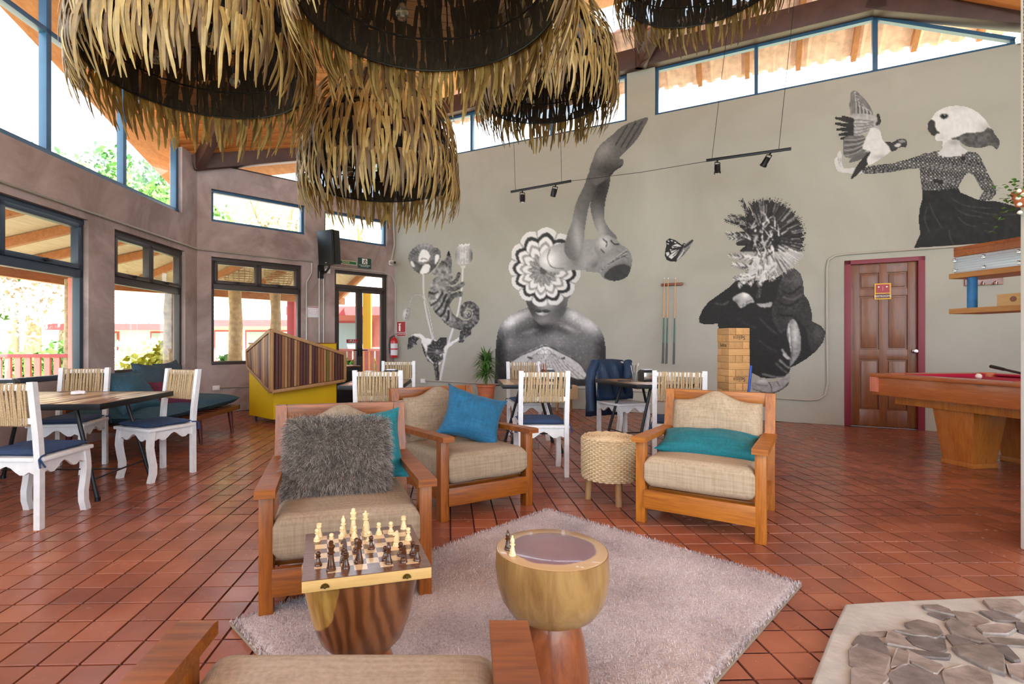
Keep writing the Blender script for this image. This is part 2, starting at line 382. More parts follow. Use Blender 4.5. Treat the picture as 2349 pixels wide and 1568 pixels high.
# podium
plain('yellow_paint', '#d9ad0c', 0.4, var=0.05, scale=4); wood('slat_light', '#ab8052', '#8f643a', 'Z', 0.5, knots=False); wood('slat_dark', '#5b3128', '#43221c', 'Z', 0.5, knots=False)
wood('slat_mid', '#9a6238', '#7e4b28', 'Z', 0.5, knots=False); wood('slat_olive', '#7d6a25', '#5c4d18', 'Z', 0.5, knots=False)
# restroom door, pool table
wood('door_wood', '#844a18', '#592b0b', 'Z', 0.42, 0.2); plain('door_red', '#7e1f30', 0.5)
wood('pool_wood', '#c8783e', '#a4592c', 'Y', 0.3, 0.35); wood('pool_leg', '#cf8238', '#a45c24', 'Z', 0.3, 0.35); plain('pool_felt', '#b3123f', 0.9, bump=0.15, bscale=300); plain('salmon', '#d88468', 0.5)
plain('ball', '#efece0', 0.12, coat=0.6)
wood('table_plank', '#a8754a', '#84552f', 'Y', 0.35, 0.3); wood('table_plank_pale', '#d2b48c', '#bc9a6c', 'Y', 0.35, 0.3); wood('table_plank_dark', '#8f5c38', '#6c4024', 'Y', 0.35, 0.3)
wood('bench_wood', '#7c4326', '#582a16', 'Y', 0.45)
plain('bench_leg', '#5b241e', 0.4)
wood('jenga', '#dcae72', '#c8955a', 'X', 0.55, knots=True); plain('ink', '#2a211c', 0.7)
plain('terracotta_pot', '#c4714a', 0.7, var=0.15, scale=9); plain('soil', '#3a2b22', 0.9); plain('leaf', '#4f7a34', 0.5, var=0.35, scale=30); plain('leaf_dark', '#3c5a2c', 0.5, var=0.3, scale=30); plain('stalk', '#7b6a48', 0.7)
plain('green_sign', '#1f6a44', 0.5); plain('dark_green_sign', '#1d4a40', 0.5); plain('sign_cream', '#d9d8b4', 0.5); plain('red_sign', '#a3202a', 0.45); plain('sign_yellow', '#e3b21c', 0.5); plain('sign_brown', '#6a4330', 0.5); plain('sign_white', '#eceae4', 0.5)
plain('red_enamel', '#c3201e', 0.3, coat=0.4); plain('paper', '#e6e4ea', 0.7); plain('paper_pink', '#d99ba0', 0.6); plain('glassware', '#dfe6e6', 0.05, trans=0.9)
plain('wood_stick', '#a9825a', 0.7); plain('aluminium', '#c3cad3', 0.35, 0.6, var=0.05); wood('burl', '#b4692e', '#8c4a1c', 'X', 0.35); wood('shelf_wood', '#cf9a5a', '#b27a3c', 'Y', 0.45); wood('pine', '#e0bf86', '#cda566', 'Y', 0.5, knots=False)
plain('blue_paint', '#2a7dbb', 0.5, var=0.2, scale=14); plain('blue_stick', '#1f4fae', 0.4); plain('cactus', '#4f8a5f', 0.7); plain('petal', '#e9e6d6', 0.7)
plain('cue_maple', '#cf9a5c', 0.3, coat=0.3); plain('cue_green', '#16584a', 0.3, coat=0.3); plain('cue_black', '#1c1a1c', 0.3, coat=0.3); wood('rack_wood', '#8c4a22', '#6a3214', 'X', 0.4)
# the hearth slab
plain('mortar', '#b4b0aa', 0.8, var=0.16, scale=11, bump=0.5, bscale=40); plain('flagstone', '#8b7f78', 0.6, var=0.35, scale=16, bump=0.8, bscale=34); plain('flagstone_dark', '#6f6663', 0.6, var=0.35, scale=16, bump=0.8, bscale=34)
# outdoors
plain('red_paint', '#a83f42', 0.6, var=0.1); plain('pink_paint', '#d27d72', 0.6, var=0.1); plain('yellow_wall', '#d9a92c', 0.7); plain('cream_wall', '#ecd9cc', 0.8)
plain('roof_sheet', '#c9b7ad', 0.5, var=0.1); plain('bark', '#9a8468', 0.9, var=0.4, scale=12, bump=0.8, bscale=20); plain('post_wood', '#b89a72', 0.85, var=0.3, scale=9, bump=0.4, bscale=20)
wood('soffit_board', '#dcc8ab', '#c4a982', 'Y', 0.7); wood('soffit_beam', '#b3703e', '#8f5227', 'Y', 0.6)
plain('grass', '#b3b08c', 0.9, var=0.25, scale=3); plain('paving', '#d8cfc2', 0.9, var=0.2, scale=3)
plain('foliage', '#5b8a3a', 0.7, var=0.5, scale=4); plain('foliage_dark', '#3d6a34', 0.7, var=0.5, scale=4); plain('foliage_pale', '#c9cfa8', 0.7, var=0.35, scale=4); plain('blossom', '#e6dcd2', 0.7, var=0.2, scale=8); plain('foliage_yellow', '#b8b53a', 0.7, var=0.4, scale=8)
plain('roof_tile', '#dfb3a4', 0.8, var=0.25, scale=7); plain('louvre', '#8f9a9a', 0.4); plain('curtain', '#ecebe6', 0.8)

# tone that differs from piece to piece
def vary(name, lo, hi):
    m = MATS[name]; nt = m.node_tree; b = nt.nodes['Principled BSDF']; src = b.inputs['Base Color'].links[0].from_socket
    oi = nt.nodes.new('ShaderNodeObjectInfo'); mr = nt.nodes.new('ShaderNodeMapRange'); mr.inputs['To Min'].default_value = lo; mr.inputs['To Max'].default_value = hi; nt.links.new(oi.outputs['Random'], mr.inputs[0])
    mx = nt.nodes.new('ShaderNodeVectorMath'); mx.operation = 'SCALE'; nt.links.new(src, mx.inputs[0]); nt.links.new(mr.outputs[0], mx.inputs['Scale']); nt.links.new(mx.outputs[0], b.inputs['Base Color'])
for n_, a_, b_ in (('jenga', .78, 1.1), ('ceiling_board', .82, 1.1), ('palm_strip', .7, 1.12), ('palm_strip_pale', .8, 1.1), ('flagstone', .7, 1.15), ('flagstone_dark', .75, 1.15), ('table_plank', .75, 1.1), ('slat_mid', .8, 1.1), ('slat_light', .85, 1.1)): vary(n_, a_, b_)

# palm strips let some light through
for n_ in ('palm_strip', 'palm_strip_pale', 'palm_strip_dark'):
    nt = MATS[n_].node_tree; b = nt.nodes['Principled BSDF']; o = nt.nodes['Material Output']; tl = nt.nodes.new('ShaderNodeBsdfTranslucent'); tl.inputs[0].default_value = lin('#d0a850'); mx = nt.nodes.new('ShaderNodeMixShader'); mx.inputs[0].default_value = .28
    nt.links.new(b.outputs[0], mx.inputs[1]); nt.links.new(tl.outputs[0], mx.inputs[2]); nt.links.new(mx.outputs[0], o.inputs[0])
# ------------------------------------------------------------------ walls
class Wall:
    def __init__(s, a, b, inward):
        s.O = Vector((a[0], a[1])); s.D = (Vector((b[0], b[1]))-s.O); s.L = s.D.length; s.D.normalize()
        n = Vector((s.D.y, -s.D.x)); s.N = n if n.dot(Vector(inward)) > 0 else -n
        s.M = Matrix(((s.D.x, s.N.x, 0, s.O.x), (s.D.y, s.N.y, 0, s.O.y), (0, 0, 1, 0), (0, 0, 0, 1)))
        s.a = math.atan2(s.D.y, s.D.x)
    def hit(s, px, py, d=0.0):
        k = (px-CX)/F; o = s.O+s.N*d                      # o + t D = y (k, 1)
        det = s.D.x - k*s.D.y
        t = (k*o.y-o.x)/det; y = o.y+t*s.D.y
        return t, H-(py-CY)/F*y
    def S(s, px): return s.hit(px, CY)[0]
    def Zat(s, px, py): return s.hit(px, py)[1]
    def pt(s, t, z, d=0.0):
        q = s.O+s.D*t+s.N*d; return Vector((q.x, q.y, z))
    def at(s, px, py, d=0.0):
        t, z = s.hit(px, py, d); return s.pt(t, z, d)
    def frame(s, t, z, d=0.0):
        """matrix with local x along the wall as the room sees it (left to right), local y up the wall, local z into the room"""
        x = Vector((s.N.y, -s.N.x, 0)); x = Vector((-s.N.y, s.N.x, 0)); y = Vector((0, 0, 1)); n = Vector((s.N.x, s.N.y, 0))
        m = Matrix((x, y, n)).transposed().to_4x4(); m.translation = s.pt(t, z, d); return m
    def stand(s, t, z=0.0, d=0.0):
        """matrix with local x along the wall, local y out of the room, local z up"""
        x = Vector((-s.N.y, s.N.x, 0)); n = Vector((-s.N.x, -s.N.y, 0)); m = Matrix((x, n, Vector((0, 0, 1)))).transposed().to_4x4(); m.translation = s.pt(t, z, d); return m
C1, C2 = (-1.520, 11.304), (-4.469, 8.676)
WL = Wall(C2, (C2[0]-0.0084*12, C2[1]-12), (1, 0)); WB = Wall(C2, C1, (0, -1)); WG = Wall(C1, (C1[0]+9, C1[1]-0.5417*9), (0, -1))
TK = 0.20
def wall(name, W, rects, mat, top=None):
    mb = MB()
    for a, b, z0, z1 in rects: mb.box(a, b, -TK, 0, z0, z1, 0, W.M)
    return struct(mb.build(name, mat, smooth=False))
def z_l(px, py): return WL.Zat(px, py)
GS1 = (z_l(203, 505)+z_l(263, 524))/2          # head of the big left windows
GS0 = z_l(263, 861)
L2a, L2b = WL.S(425), WL.S(263); L1a = WL.S(203); L1b = L1a+2.25; L3a, L3b = L1b+0.5, L1b+2.9  # L3: unseen opening beyond the frame, added to let in light
SILL = 3.236; LTOP = WL.S(418)
wall('wall_left', WL, [(-0.05, 12, 0, GS0), (-0.05, L2a, GS0, GS1), (L2b, L1a, GS0, GS1), (L1b, L3a, GS0, GS1), (L3b, 12, GS0, GS1), (-0.05, 12, GS1, SILL), (-0.05, LTOP, SILL, 4.30), (9.5, 12, SILL, 7.0)], 'brown_plaster')
B1a, B1b = WB.S(485), WB.S(693); B1t = (WB.Zat(485, 588)+WB.Zat(693, 609))/2; B1s = WB.Zat(485, 837)
U1a, U1b = WB.S(485), WB.S(700); U1t, U1s = WB.Zat(485, 432), WB.Zat(485, 507); U2a, U2b = WB.S(745), WB.S(888)
Da, Db = WB.S(768), WB.S(890); Dt = (WB.Zat(768, 618)+WB.Zat(889, 630))/2
BT = 4.235
wall('wall_brown', WB, [(0, B1a, 0, U1s), (B1b, Da, 0, U1s), (Db, WB.L+0.3, 0, U1s), (B1a, B1b, 0, B1s), (B1a, B1b, B1t, U1s), (Da, Db, Dt, U1s),
     (0, U1a, U1s, U1t), (U1b, U2a, U1s, U1t), (U2b, WB.L+0.3, U1s, U1t), (0, WB.L+0.3, U1t, BT), (WB.L-0.25, WB.L+0.3, BT, 5.9)], 'brown_plaster')
GSILL = (WG.Zat(1505, 264.6)+WG.Zat(2331, 99))/2; GBE = 5.84
G2a, G2b, G2p = WG.S(1502), WG.S(2334), WG.S(2010); G1b = WG.S(1438)
DRa, DRb = WG.S(1937), WG.S(2122); DRt = (WG.Zat(1937, 597)+WG.Zat(2120, 588))/2
GEND = WG.L
wall('wall_grey', WG, [(-0.1, DRa, 0, GSILL), (DRb, GEND, 0, GSILL), (DRa, DRb, DRt, GSILL), (-0.1, 0.25, GSILL, 6.2), (G1b, G2a, GSILL, GBE), (G2b, GEND, GSILL, 5.0)], 'grey_plaster')
# ------------------------------------------------------------------ roof
R0 = 4.30; GX, GY = 0.6896, -0.304
def roofz(x, y): return R0+GX*(x-C2[0])+GY*(y-C2[1])
ceil = struct(thing('ceiling', 'sloping orange timber board ceiling above the lamps', None)); del ceil['label']
mb = MB(); up = 0.06
EV = 0.58; q1, q2 = WB.pt(0, 0, -EV), WB.pt(WB.L, 0, -EV); tq = (C2[0]-EV-q1.x)/WB.D.x; qc = q1+Vector((WB.D.x, WB.D.y, 0))*tq
poly = [(qc.x, qc.y), (q2.x+.2, q2.y+.1), (0.62, 10.75), (0.62, 10.55), (-4.2, -0.3), (C2[0]-EV-.06, -2.3)]
lo = [(x, y, roofz(x, y)+up) for x, y in poly]; hi = [(x, y, z+0.12) for x, y, z in lo]
n = len(poly); mb.faces(lo+hi, [tuple(range(n)), tuple(range(2*n-1, n-1, -1))]+[(i, i+n, (i+1) % n+n, (i+1) % n) for i in range(n)])
mb.build('roof_deck', 'rafter_wood', ceil, smooth=False)
dxy = WB.D.copy(); e1 = Vector((dxy.x, dxy.y, GX*dxy.x+GY*dxy.y)); e1.normalize()
nrm = Vector((-GX, -GY, 1)).normalized(); e2 = nrm.cross(e1).normalized()         # e2 lies in the roof, across the boards
if e2.y > 0: e2 = -e2
org = Vector((C2[0], C2[1], R0)); BW = 0.135
bmsh = {}
for k in range(-2, 60):
    q = org+e2*(k*BW)
    # length of the board inside the room outline
    ts = [t*0.05 for t in range(-20, 240)]; ok = [t for t in ts if (lambda p: p.x > -4.60 and p.z < 7.25 and WB.N.dot(Vector((p.x, p.y))-WB.O) > -0.05 and WG.N.dot(Vector((p.x, p.y))-WG.O) > -0.05)(q+e1*t)]
    if len(ok) < 4: continue
    a, b = ok[0], ok[-1]; m = Matrix((e2, e1, nrm)).transposed().to_4x4(); m.translation = q+e1*a
    L = round(b-a, 2)
    mb = MB(); mb.box(0.004, BW-0.004, 0, L, 0.0, 0.05, 0.004); o = mb.build('board', 'ceiling_board', ceil); o.matrix_local = m
# flat boarded part over the grey wall, stretched unseen behind the camera against the sun, and the part above the pool table
qa, qb = WG.pt(2.25, 0, -.3), WG.pt(GEND+1, 0, -.3); fp_ = [(qa.x, qa.y), (.45, 10.4), (-4.35, -.45), (-6, -.45), (-6, -8), (9, -8), (qb.x, qb.y)]; mb = MB(); n = len(fp_); mb.faces([(x, y, 7.28) for x, y in fp_]+[(x, y, 7.4) for x, y in fp_], [tuple(range(n)), tuple(range(2*n-1, n-1, -1))]+[(i, i+n, (i+1) % n+n, (i+1) % n) for i in range(n)]); mb.build('roof_deck', 'rafter_wood', ceil, smooth=False)
A, B = WG.at(2000, -22), WG.at(2349, 52); dd = (B-A).normalized(); A = A-dd*1.2; inn = Vector((WG.N.x, WG.N.y, 0.22)).normalized()
n3 = dd.cross(inn).normalized(); n3 = n3 if n3.z > 0 else -n3
for k in range(14):
    m = Matrix((inn, dd, n3)).transposed().to_4x4(); m.translation = A+inn*(k*0.16+0.05)
    mb = MB(); mb.box(0.004, 0.156, 0, 4.6, 0, 0.05, 0.004); o = mb.build('board', 'ceiling_board', ceil); o.matrix_local = m
# timber beams
def beam_thing(name, label, p0, p1, w, h, mat='dark_timber'):
    mb = MB(); p0 = Vector(p0); p1 = Vector(p1); mb.beam(Vector((0, 0, 0)), p1-p0, w, h, 0.01); o = mb.build(name, mat); o.location = p0; return struct(tag(o, label))
beam_thing('trim_1', 'dark beam along the clerestory top of the grey wall', WG.pt(-0.3, GBE+0.17, 0.02), WG.pt(G2p+0.1, GBE+0.17, 0.02), 0.22, 0.34, 'dark_timber')
beam_thing('trim_2', 'dark beam sloping down to the right above the last clerestory pane', WG.pt(G2p-0.1, GBE+0.21, 0.02), WG.at(2349, 62, 0.02)+Vector((0.5*WG.D.x, 0.5*WG.D.y, -0.05)), 0.22, 0.34)
beam_thing('trim_3', 'dark beam rising along the top of the brown wall', WB.pt(-0.1, roofz(*C2)-0.14, 0.03), WB.pt(WB.L, roofz(*C1)-0.10, 0.03), 0.2, 0.24)
beam_thing('trim_4', 'dark hip beam starting at the corner of the brown wall', Vector((C2[0]+0.05, C2[1]-0.05, R0-0.15)), Vector((C2[0]+2.6, C2[1]-2.0, roofz(C2[0]+2.6, C2[1]-2.0)-0.12)), 0.14, 0.22)
pier = WG.pt((G1b+G2a)/2, GBE, 0.1)
beam_thing('trim_5', 'dark upright post above the pale pier of the grey wall', pier, pier+Vector((0, 0, 1.45)), 0.14, 0.14)
beam_thing('trim_6', 'brown brace leaning right above the pale pier', pier+Vector((0, -0.05, 0)), WG.pt((G1b+G2a)/2+1.15, 7.25, 0.25), 0.12, 0.16)
beam_thing('trim_7', 'brown rafter running toward the room from the pale pier', pier+Vector((0, 0, 0.05)), pier+Vector((0.5, -1.9, 1.35)), 0.14, 0.2, 'dark_timber')
# ------------------------------------------------------------------ windows
def framed(name, W, a, b, z0, z1, fw, mat, mull=(), trans=(), dep=(-0.15, -0.06), label=None, topz=None):
    """window in wall W between a and b; mull: uprights, trans: horizontals [(pos, half width)]"""
    r = struct(thing(name, label, None))
    if not label: r.pop('label', None)
    mb = MB(); M = W.M; d0, d1 = dep
    mb.box(a, a+fw, d0, d1, z0, z1 if topz is None else topz(a), 0.006, M); mb.box(b-fw, b, d0, d1, z0, z1 if topz is None else topz(b), 0.006, M)
    mb.box(a, b, d0, d1+0.01, z0, z0+fw, 0.006, M)
    if topz is None: mb.box(a, b, d0, d1+0.01, z1-fw, z1, 0.006, M)
    mb.build('window_frame', mat, r)
    for p, hw in mull:
        mb = MB(); mb.box(p-hw, p+hw, d0, d1, z0, z1 if topz is None else topz(p), 0.005, M); mb.build('mullion', mat, r)
    for p, hw in trans:
        mb = MB(); mb.box(a, b, d0, d1, p-hw, p+hw, 0.005, M); mb.build('transom', mat, r)
    return r
def pane(W, r, a, b, z0, z1, d=-0.11, tops=None):
    mb = MB(); t = tops or (z1, z1)
    vs = [(a, d, z0), (b, d, z0), (b, d, t[1]), (a, d, t[0])]; mb.faces(vs, [(0, 1, 2, 3)], W.M); return mb.build('pane', 'pane', r, smooth=False)
def sash(W, r, a, b, z0, z1, mat, handle_side=0.5):
    mb = MB(); M = W.M; f = 0.055
    for q in ((a, a+f, z0, z1), (b-f, b, z0, z1), (a, b, z0, z0+f), (a, b, z1-f, z1)): mb.box(q[0], q[1], -0.13, -0.035, q[2], q[3], 0.008, M)
    s = mb.build('sash', mat, r); pane(W, s, a+f*0.8, b-f*0.8, z0+f*0.8, z1-f*0.8, -0.09)
    hb = MB(); c = a+(b-a)*handle_side; hb.box(c-0.012, c+0.012, -0.035, 0.0, z0+0.01, z0+0.05, 0.003, M); hb.box(c-0.06, c+0.06, -0.015, 0.0, z0+0.022, z0+0.038, 0.004, M); hb.build('handle', 'black_metal', s)
TR = z_l(266, 640); fw = 0.06
for nm, a, b, lab in (('window_1', L1a, L1b, 'large left window with two hinged top sashes looking onto the blossoming tree'), ('window_2', L2a, L2b, 'left window near the corner looking onto the white roof')):
    r = framed(nm, WL, a, b, GS0, GS1, fw, 'navy_frame' if nm == 'window_1' else 'dark_frame', trans=((TR, 0.05),), label=lab)
    m = 'navy_frame' if nm == 'window_1' else 'dark_frame'; c = (a+b)/2
    sash(WL, r, a+fw, c, TR+0.05, GS1-fw, m); sash(WL, r, c, b-fw, TR+0.05, GS1-fw, m); pane(WL, r, a+fw, b-fw, GS0+fw, TR-0.05)
r = framed('window_3', WB, B1a, B1b, B1s, B1t, fw, 'dark_frame', trans=((WB.Zat(485, 655), 0.05),), label='window of the brown wall behind the yellow stand'); c = (B1a+B1b)/2; tz = WB.Zat(485, 655)
sash(WB, r, B1a+fw, c, tz+0.05, B1t-fw, 'dark_frame'); sash(WB, r, c, B1b-fw, tz+0.05, B1t-fw, 'dark_frame'); pane(WB, r, B1a+fw, B1b-fw, B1s+fw, tz-0.05)
r = framed('window_4', WB, U1a, U1b, U1s, U1t, 0.05, 'blue_frame', label='low wide upper window left of the loudspeaker'); pane(WB, r, U1a+.05, U1b-.05, U1s+.05, U1t-.05)
r = framed('window_5', WB, U2a, U2b, U1s, U1t, 0.05, 'blue_frame', label='low wide upper window right of the loudspeaker'); pane(WB, r, U2a+.05, U2b-.05, U1s+.05, U1t-.05)
# clerestory of the left wall, open up to the roof
rz = lambda t: min(7.1, roofz(*WL.pt(t, 0).xy)-0.02)
ms = [WL.S(297), WL.S(125), WL.S(125)+1.75, WL.S(125)+3.5]
r = framed('window_6', WL, LTOP, 9.5, SILL, 4.3, 0.07, 'blue_frame', mull=[(m_, 0.035) for m_ in ms], trans=((4.607, 0.03),), topz=rz, label='tall clerestory glazing of the left wall under the roof')
ed = [LTOP+.05]+ms+[9.45]
for a, b in zip(ed[:-1], ed[1:]):
    pane(WL, r, a+.03, b-.03, SILL+.05, 0, tops=(rz(a+.03), rz(b-.03)))
# glazed wedge above the brown wall
r = struct(thing('window_7', 'narrow glazed wedge between the brown wall and the roof', None))
mb = MB(); mb.beam(WB.pt(0.05, BT+0.02, -0.08), WB.pt(WB.L, BT+0.02, -0.08), 0.06, 0.04); mb.build('window_frame', 'dark_frame', r); pane(WB, r, 0.1, WB.L-0.1, BT+0.02, 0, tops=(roofz(*C2)-0.1, roofz(*C1)-0.1))
# clerestory of the grey wall
m1 = [WG.S(1078)]
r = framed('window_8', WG, 0.25, G1b, GSILL, GBE, 0.05, 'blue_frame', mull=[(m1[0], 0.025), (WG.S(1262), 0.025)], label='grey wall clerestory behind the hanging lamps'); pane(WG, r, .3, G1b-.05, GSILL+.04, GBE-.03)
tp = lambda t: GBE if t <= G2p+0.02 else GBE+(WG.Zat(2331, 80)-GBE)*(t-G2p)/(WG.S(2331)-G2p)
r = framed('window_9', WG, G2a, G2b, GSILL, GBE, 0.05, 'blue_frame', mull=[(WG.S(1735), 0.025), (G2p, 0.03)], topz=tp, label='grey wall clerestory of three panes above the crouching figure')
for a, b in ((G2a, WG.S(1735)), (WG.S(1735), G2p), (G2p, G2b)): pane(WG, r, a+.03, b-.02, GSILL+.04, 0, tops=(tp(a+.03)-.02, tp(b-.02)-.02))
mb = MB(); pl = [(G2a, GBE), (G2b, tp(G2b)), (G2b, tp(G2b)-.05), (G2p, GBE-.05), (G2a, GBE-.05)]
mb.beam(WG.pt(G2a, GBE-.02, -.1), WG.pt(G2p, GBE-.02, -.1), .08, .05); mb.beam(WG.pt(G2p, GBE-.02, -.1), WG.pt(G2b, tp(G2b)-.02, -.1), .08, .05); mb.build('head_rail', 'blue_frame', r)
# upper glazing over the beam
r = struct(thing('window_10', 'upper glazing between the clerestory beam and the ceiling', None)); pane(WG, r, G2a, G2p-0.2, GBE+.3, 7.3); pane(WG, r, 0.3, G1b, GBE+.3, 7.3)
# ------------------------------------------------------------------ glazed double door of the brown wall
r = framed('door_1', WB, Da, Db, 0, Dt, 0.06, 'dark_frame', trans=((WB.Zat(768, 654), 0.035),), label='glazed double door with a red pull sign')
dz = WB.Zat(768, 654)-0.035; c = WB.S(829); pane(WB, r, Da+.05, Db-.05, dz+.07, Dt-.05)
for a, b in ((Da+.06, c), (c, Db-.06)):
    mb = MB()
    for q in ((a, a+.07, 0.01, dz), (b-.07, b, 0.01, dz), (a, b, 0.01, .14), (a, b, dz-.07, dz)): mb.box(q[0], q[1], -.13, -.07, q[2], q[3], .005, WB.M)
    s_ = mb.build('door_leaf', 'dark_frame', r); pane(WB, s_, a+.06, b-.06, .13, dz-.06)
    hz = WB.Zat(829, 803); sg = -1 if a < c-0.2 else 1; x = c+sg*.035
    mb = MB(); mb.box(x-.02, x+.02, -.07, -.055, hz-.12, hz+.05, .004, WB.M); mb.box(min(x, x+sg*.13), max(x, x+sg*.13), -.045, -.02, hz-.01, hz+.012, .006, WB.M); mb.box(x-.01, x+.01, -.06, -.02, hz-.01, hz+.01, 0, WB.M); mb.build('handle', 'black_metal', s_)
# ------------------------------------------------------------------ floor of square clay tiles
fl = struct(thing('floor', 'polished terracotta tile floor laid square', None))
mb = MB(); fp = [(-4.6, -2.2), (9, -2.2), (9, 5.7), (-1.5, 11.5), (-4.6, 8.8)]
mb.faces([(x, y, -0.006) for x, y in fp]+[(x, y, -0.1) for x, y in fp], [(0, 1, 2, 3, 4), (9, 8, 7, 6, 5)]+[(i, (i+1) % 5, (i+1) % 5+5, i+5) for i in range(5)]); mb.build('grout_bed', 'grout', fl, smooth=False)
ct, st = math.cos(TH), math.sin(TH); cells = []
for i in range(-45, 75):
    for j in range(-5, 90):
        a, b = (i+TA+.5)*TS, (j+TB+.5)*TS; x, y = a*ct-b*st, a*st+b*ct
        if x < -4.45 or x > 8.6 or y < 0.9: continue
        if WB.N.dot(Vector((x, y))-WB.O) < 0.02 or WG.N.dot(Vector((x, y))-WG.O) < 0.02: continue
        px, py = CX+F*x/y, CY+F*H/y
        if not (-90 < px < 2440) or py > 1680: continue
        cells.append((x, y, px, py))
def hidden(x, y, px, py):       # under the rug or the hearth
    if 560 < px < 1800 and py > 1180:
        if py > 1172+(px-1255)*0.299+20 and py > 1172+(1255-px)*0.356+20 and px < 1840-(py-1345)*0.83: return True
    return px > 1870 and py > 1400
vis = sorted([c for c in cells if not hidden(*c) and -60 < c[2] < 2400 and c[3] < 1590], key=lambda c: c[1])
near = set((c[0], c[1]) for c in vis[:300])
g = 0.0048; tb = MB(); tb.box(-TS/2+g, TS/2-g, -TS/2+g, TS/2-g, -0.02, 0.0, 0.0015); tile_me = tb.mesh('tile', 'terracotta', smooth=False)
rt = random.Random(3)
for x, y in sorted(near): obj('tile', tile_me, fl, (x, y, rt.uniform(-0.0006, 0.0006)), (0, 0, TH))
mb = MB(); a = TS/2-g; bb = a-0.0015
for x, y, px, py in cells:
    if (x, y) in near: continue
    m = RZ(TH, (x, y, rt.uniform(-0.0006, 0.0006)))
    mb.faces([(-a, -a, -.0015), (a, -a, -.0015), (a, a, -.0015), (-a, a, -.0015), (-bb, -bb, 0), (bb, -bb, 0), (bb, bb, 0), (-bb, bb, 0)], [(4, 5, 6, 7), (0, 1, 5, 4), (1, 2, 6, 5), (2, 3, 7, 6), (3, 0, 4, 7)], m)
tag(mb.build('tile_field', 'terracotta', fl, smooth=False), kind='stuff')
# unseen end wall beyond the pool table, added to cut light from the right
q_ = WG.pt(GEND, 0); mb = MB(); mb.box(q_.x, q_.x+.2, -1.0, q_.y+.1, 0, 7.3); struct(mb.build('wall_right_unseen', 'grey_plaster', smooth=False))
# white pillar at the right edge
mb = MB(); mb.box(3.235, 3.9, 2.6, 3.02, 0, 6.5, 0.01); struct(tag(mb.build('wall_pillar', 'white_plaster'), 'white plastered pillar at the right edge'))
# ------------------------------------------------------------------ rug
rug_o = G(1255, 1172); rx = (G(1840, 1345)-rug_o); rx.z = 0; ry = (G(525, 1432)-rug_o); ry.z = 0
ang = math.atan2(rx.y, rx.x); RL, RW = rx.length, 2.35
ryu = Vector((math.sin(ang), -math.cos(ang), 0))
rug = thing('rug', 'pale grey shag rug under the two carved drum tables', 'rug', (rug_o.x, rug_o.y, 0), ang)
Lr = rx.length; Wr = ry.length
mb = MB(); mb.box(0, Lr, -Wr, 0, 0, 0.012, 0.003); mb.build('backing', 'rug_binding', rug)
mb = MB(); nx, ny = 90, 90; rr = random.Random(5); vs = []
for j in range(ny+1):
    for i in range(nx+1):
        x, y = 0.012+(Lr-.024)*i/nx, -0.012-(Wr-.024)*j/ny; e = i in (0, nx) or j in (0, ny)
        vs.append((x+rr.uniform(-.003, .003), y+rr.uniform(-.003, .003), 0.010 if e else 0.024+rr.uniform(-.003, .003)))
mb.faces(vs, [(j*(nx+1)+i, j*(nx+1)+i+1, (j+1)*(nx+1)+i+1, (j+1)*(nx+1)+i) for j in range(ny) for i in range(nx)]); mb.build('carpet', 'rug_pile', rug, ang=180)
N = 70000; q = RNG.rand(N, 2); X = q[:, 0]*Lr; Y = -q[:, 1]*Wr; th = RNG.rand(N)*6.283; ln = .006+.006*RNG.rand(N); hh = .016+.014*RNG.rand(N); wd = .003
V = np.zeros((N, 3, 3)); c, s_ = np.cos(th), np.sin(th); z0 = .014
V[:, 0] = np.c_[X-wd*s_, Y+wd*c, np.full(N, z0)]; V[:, 1] = np.c_[X+wd*s_, Y-wd*c, np.full(N, z0)]; V[:, 2] = np.c_[X+ln*c, Y+ln*s_, hh+.006]
me = bpy.data.meshes.new('pile'); me.from_pydata(V.reshape(-1, 3).tolist(), [], np.arange(3*N).reshape(N, 3).tolist()); me.materials.append(MATS['rug_pile'])
tag(obj('pile', me, rug), kind='stuff')
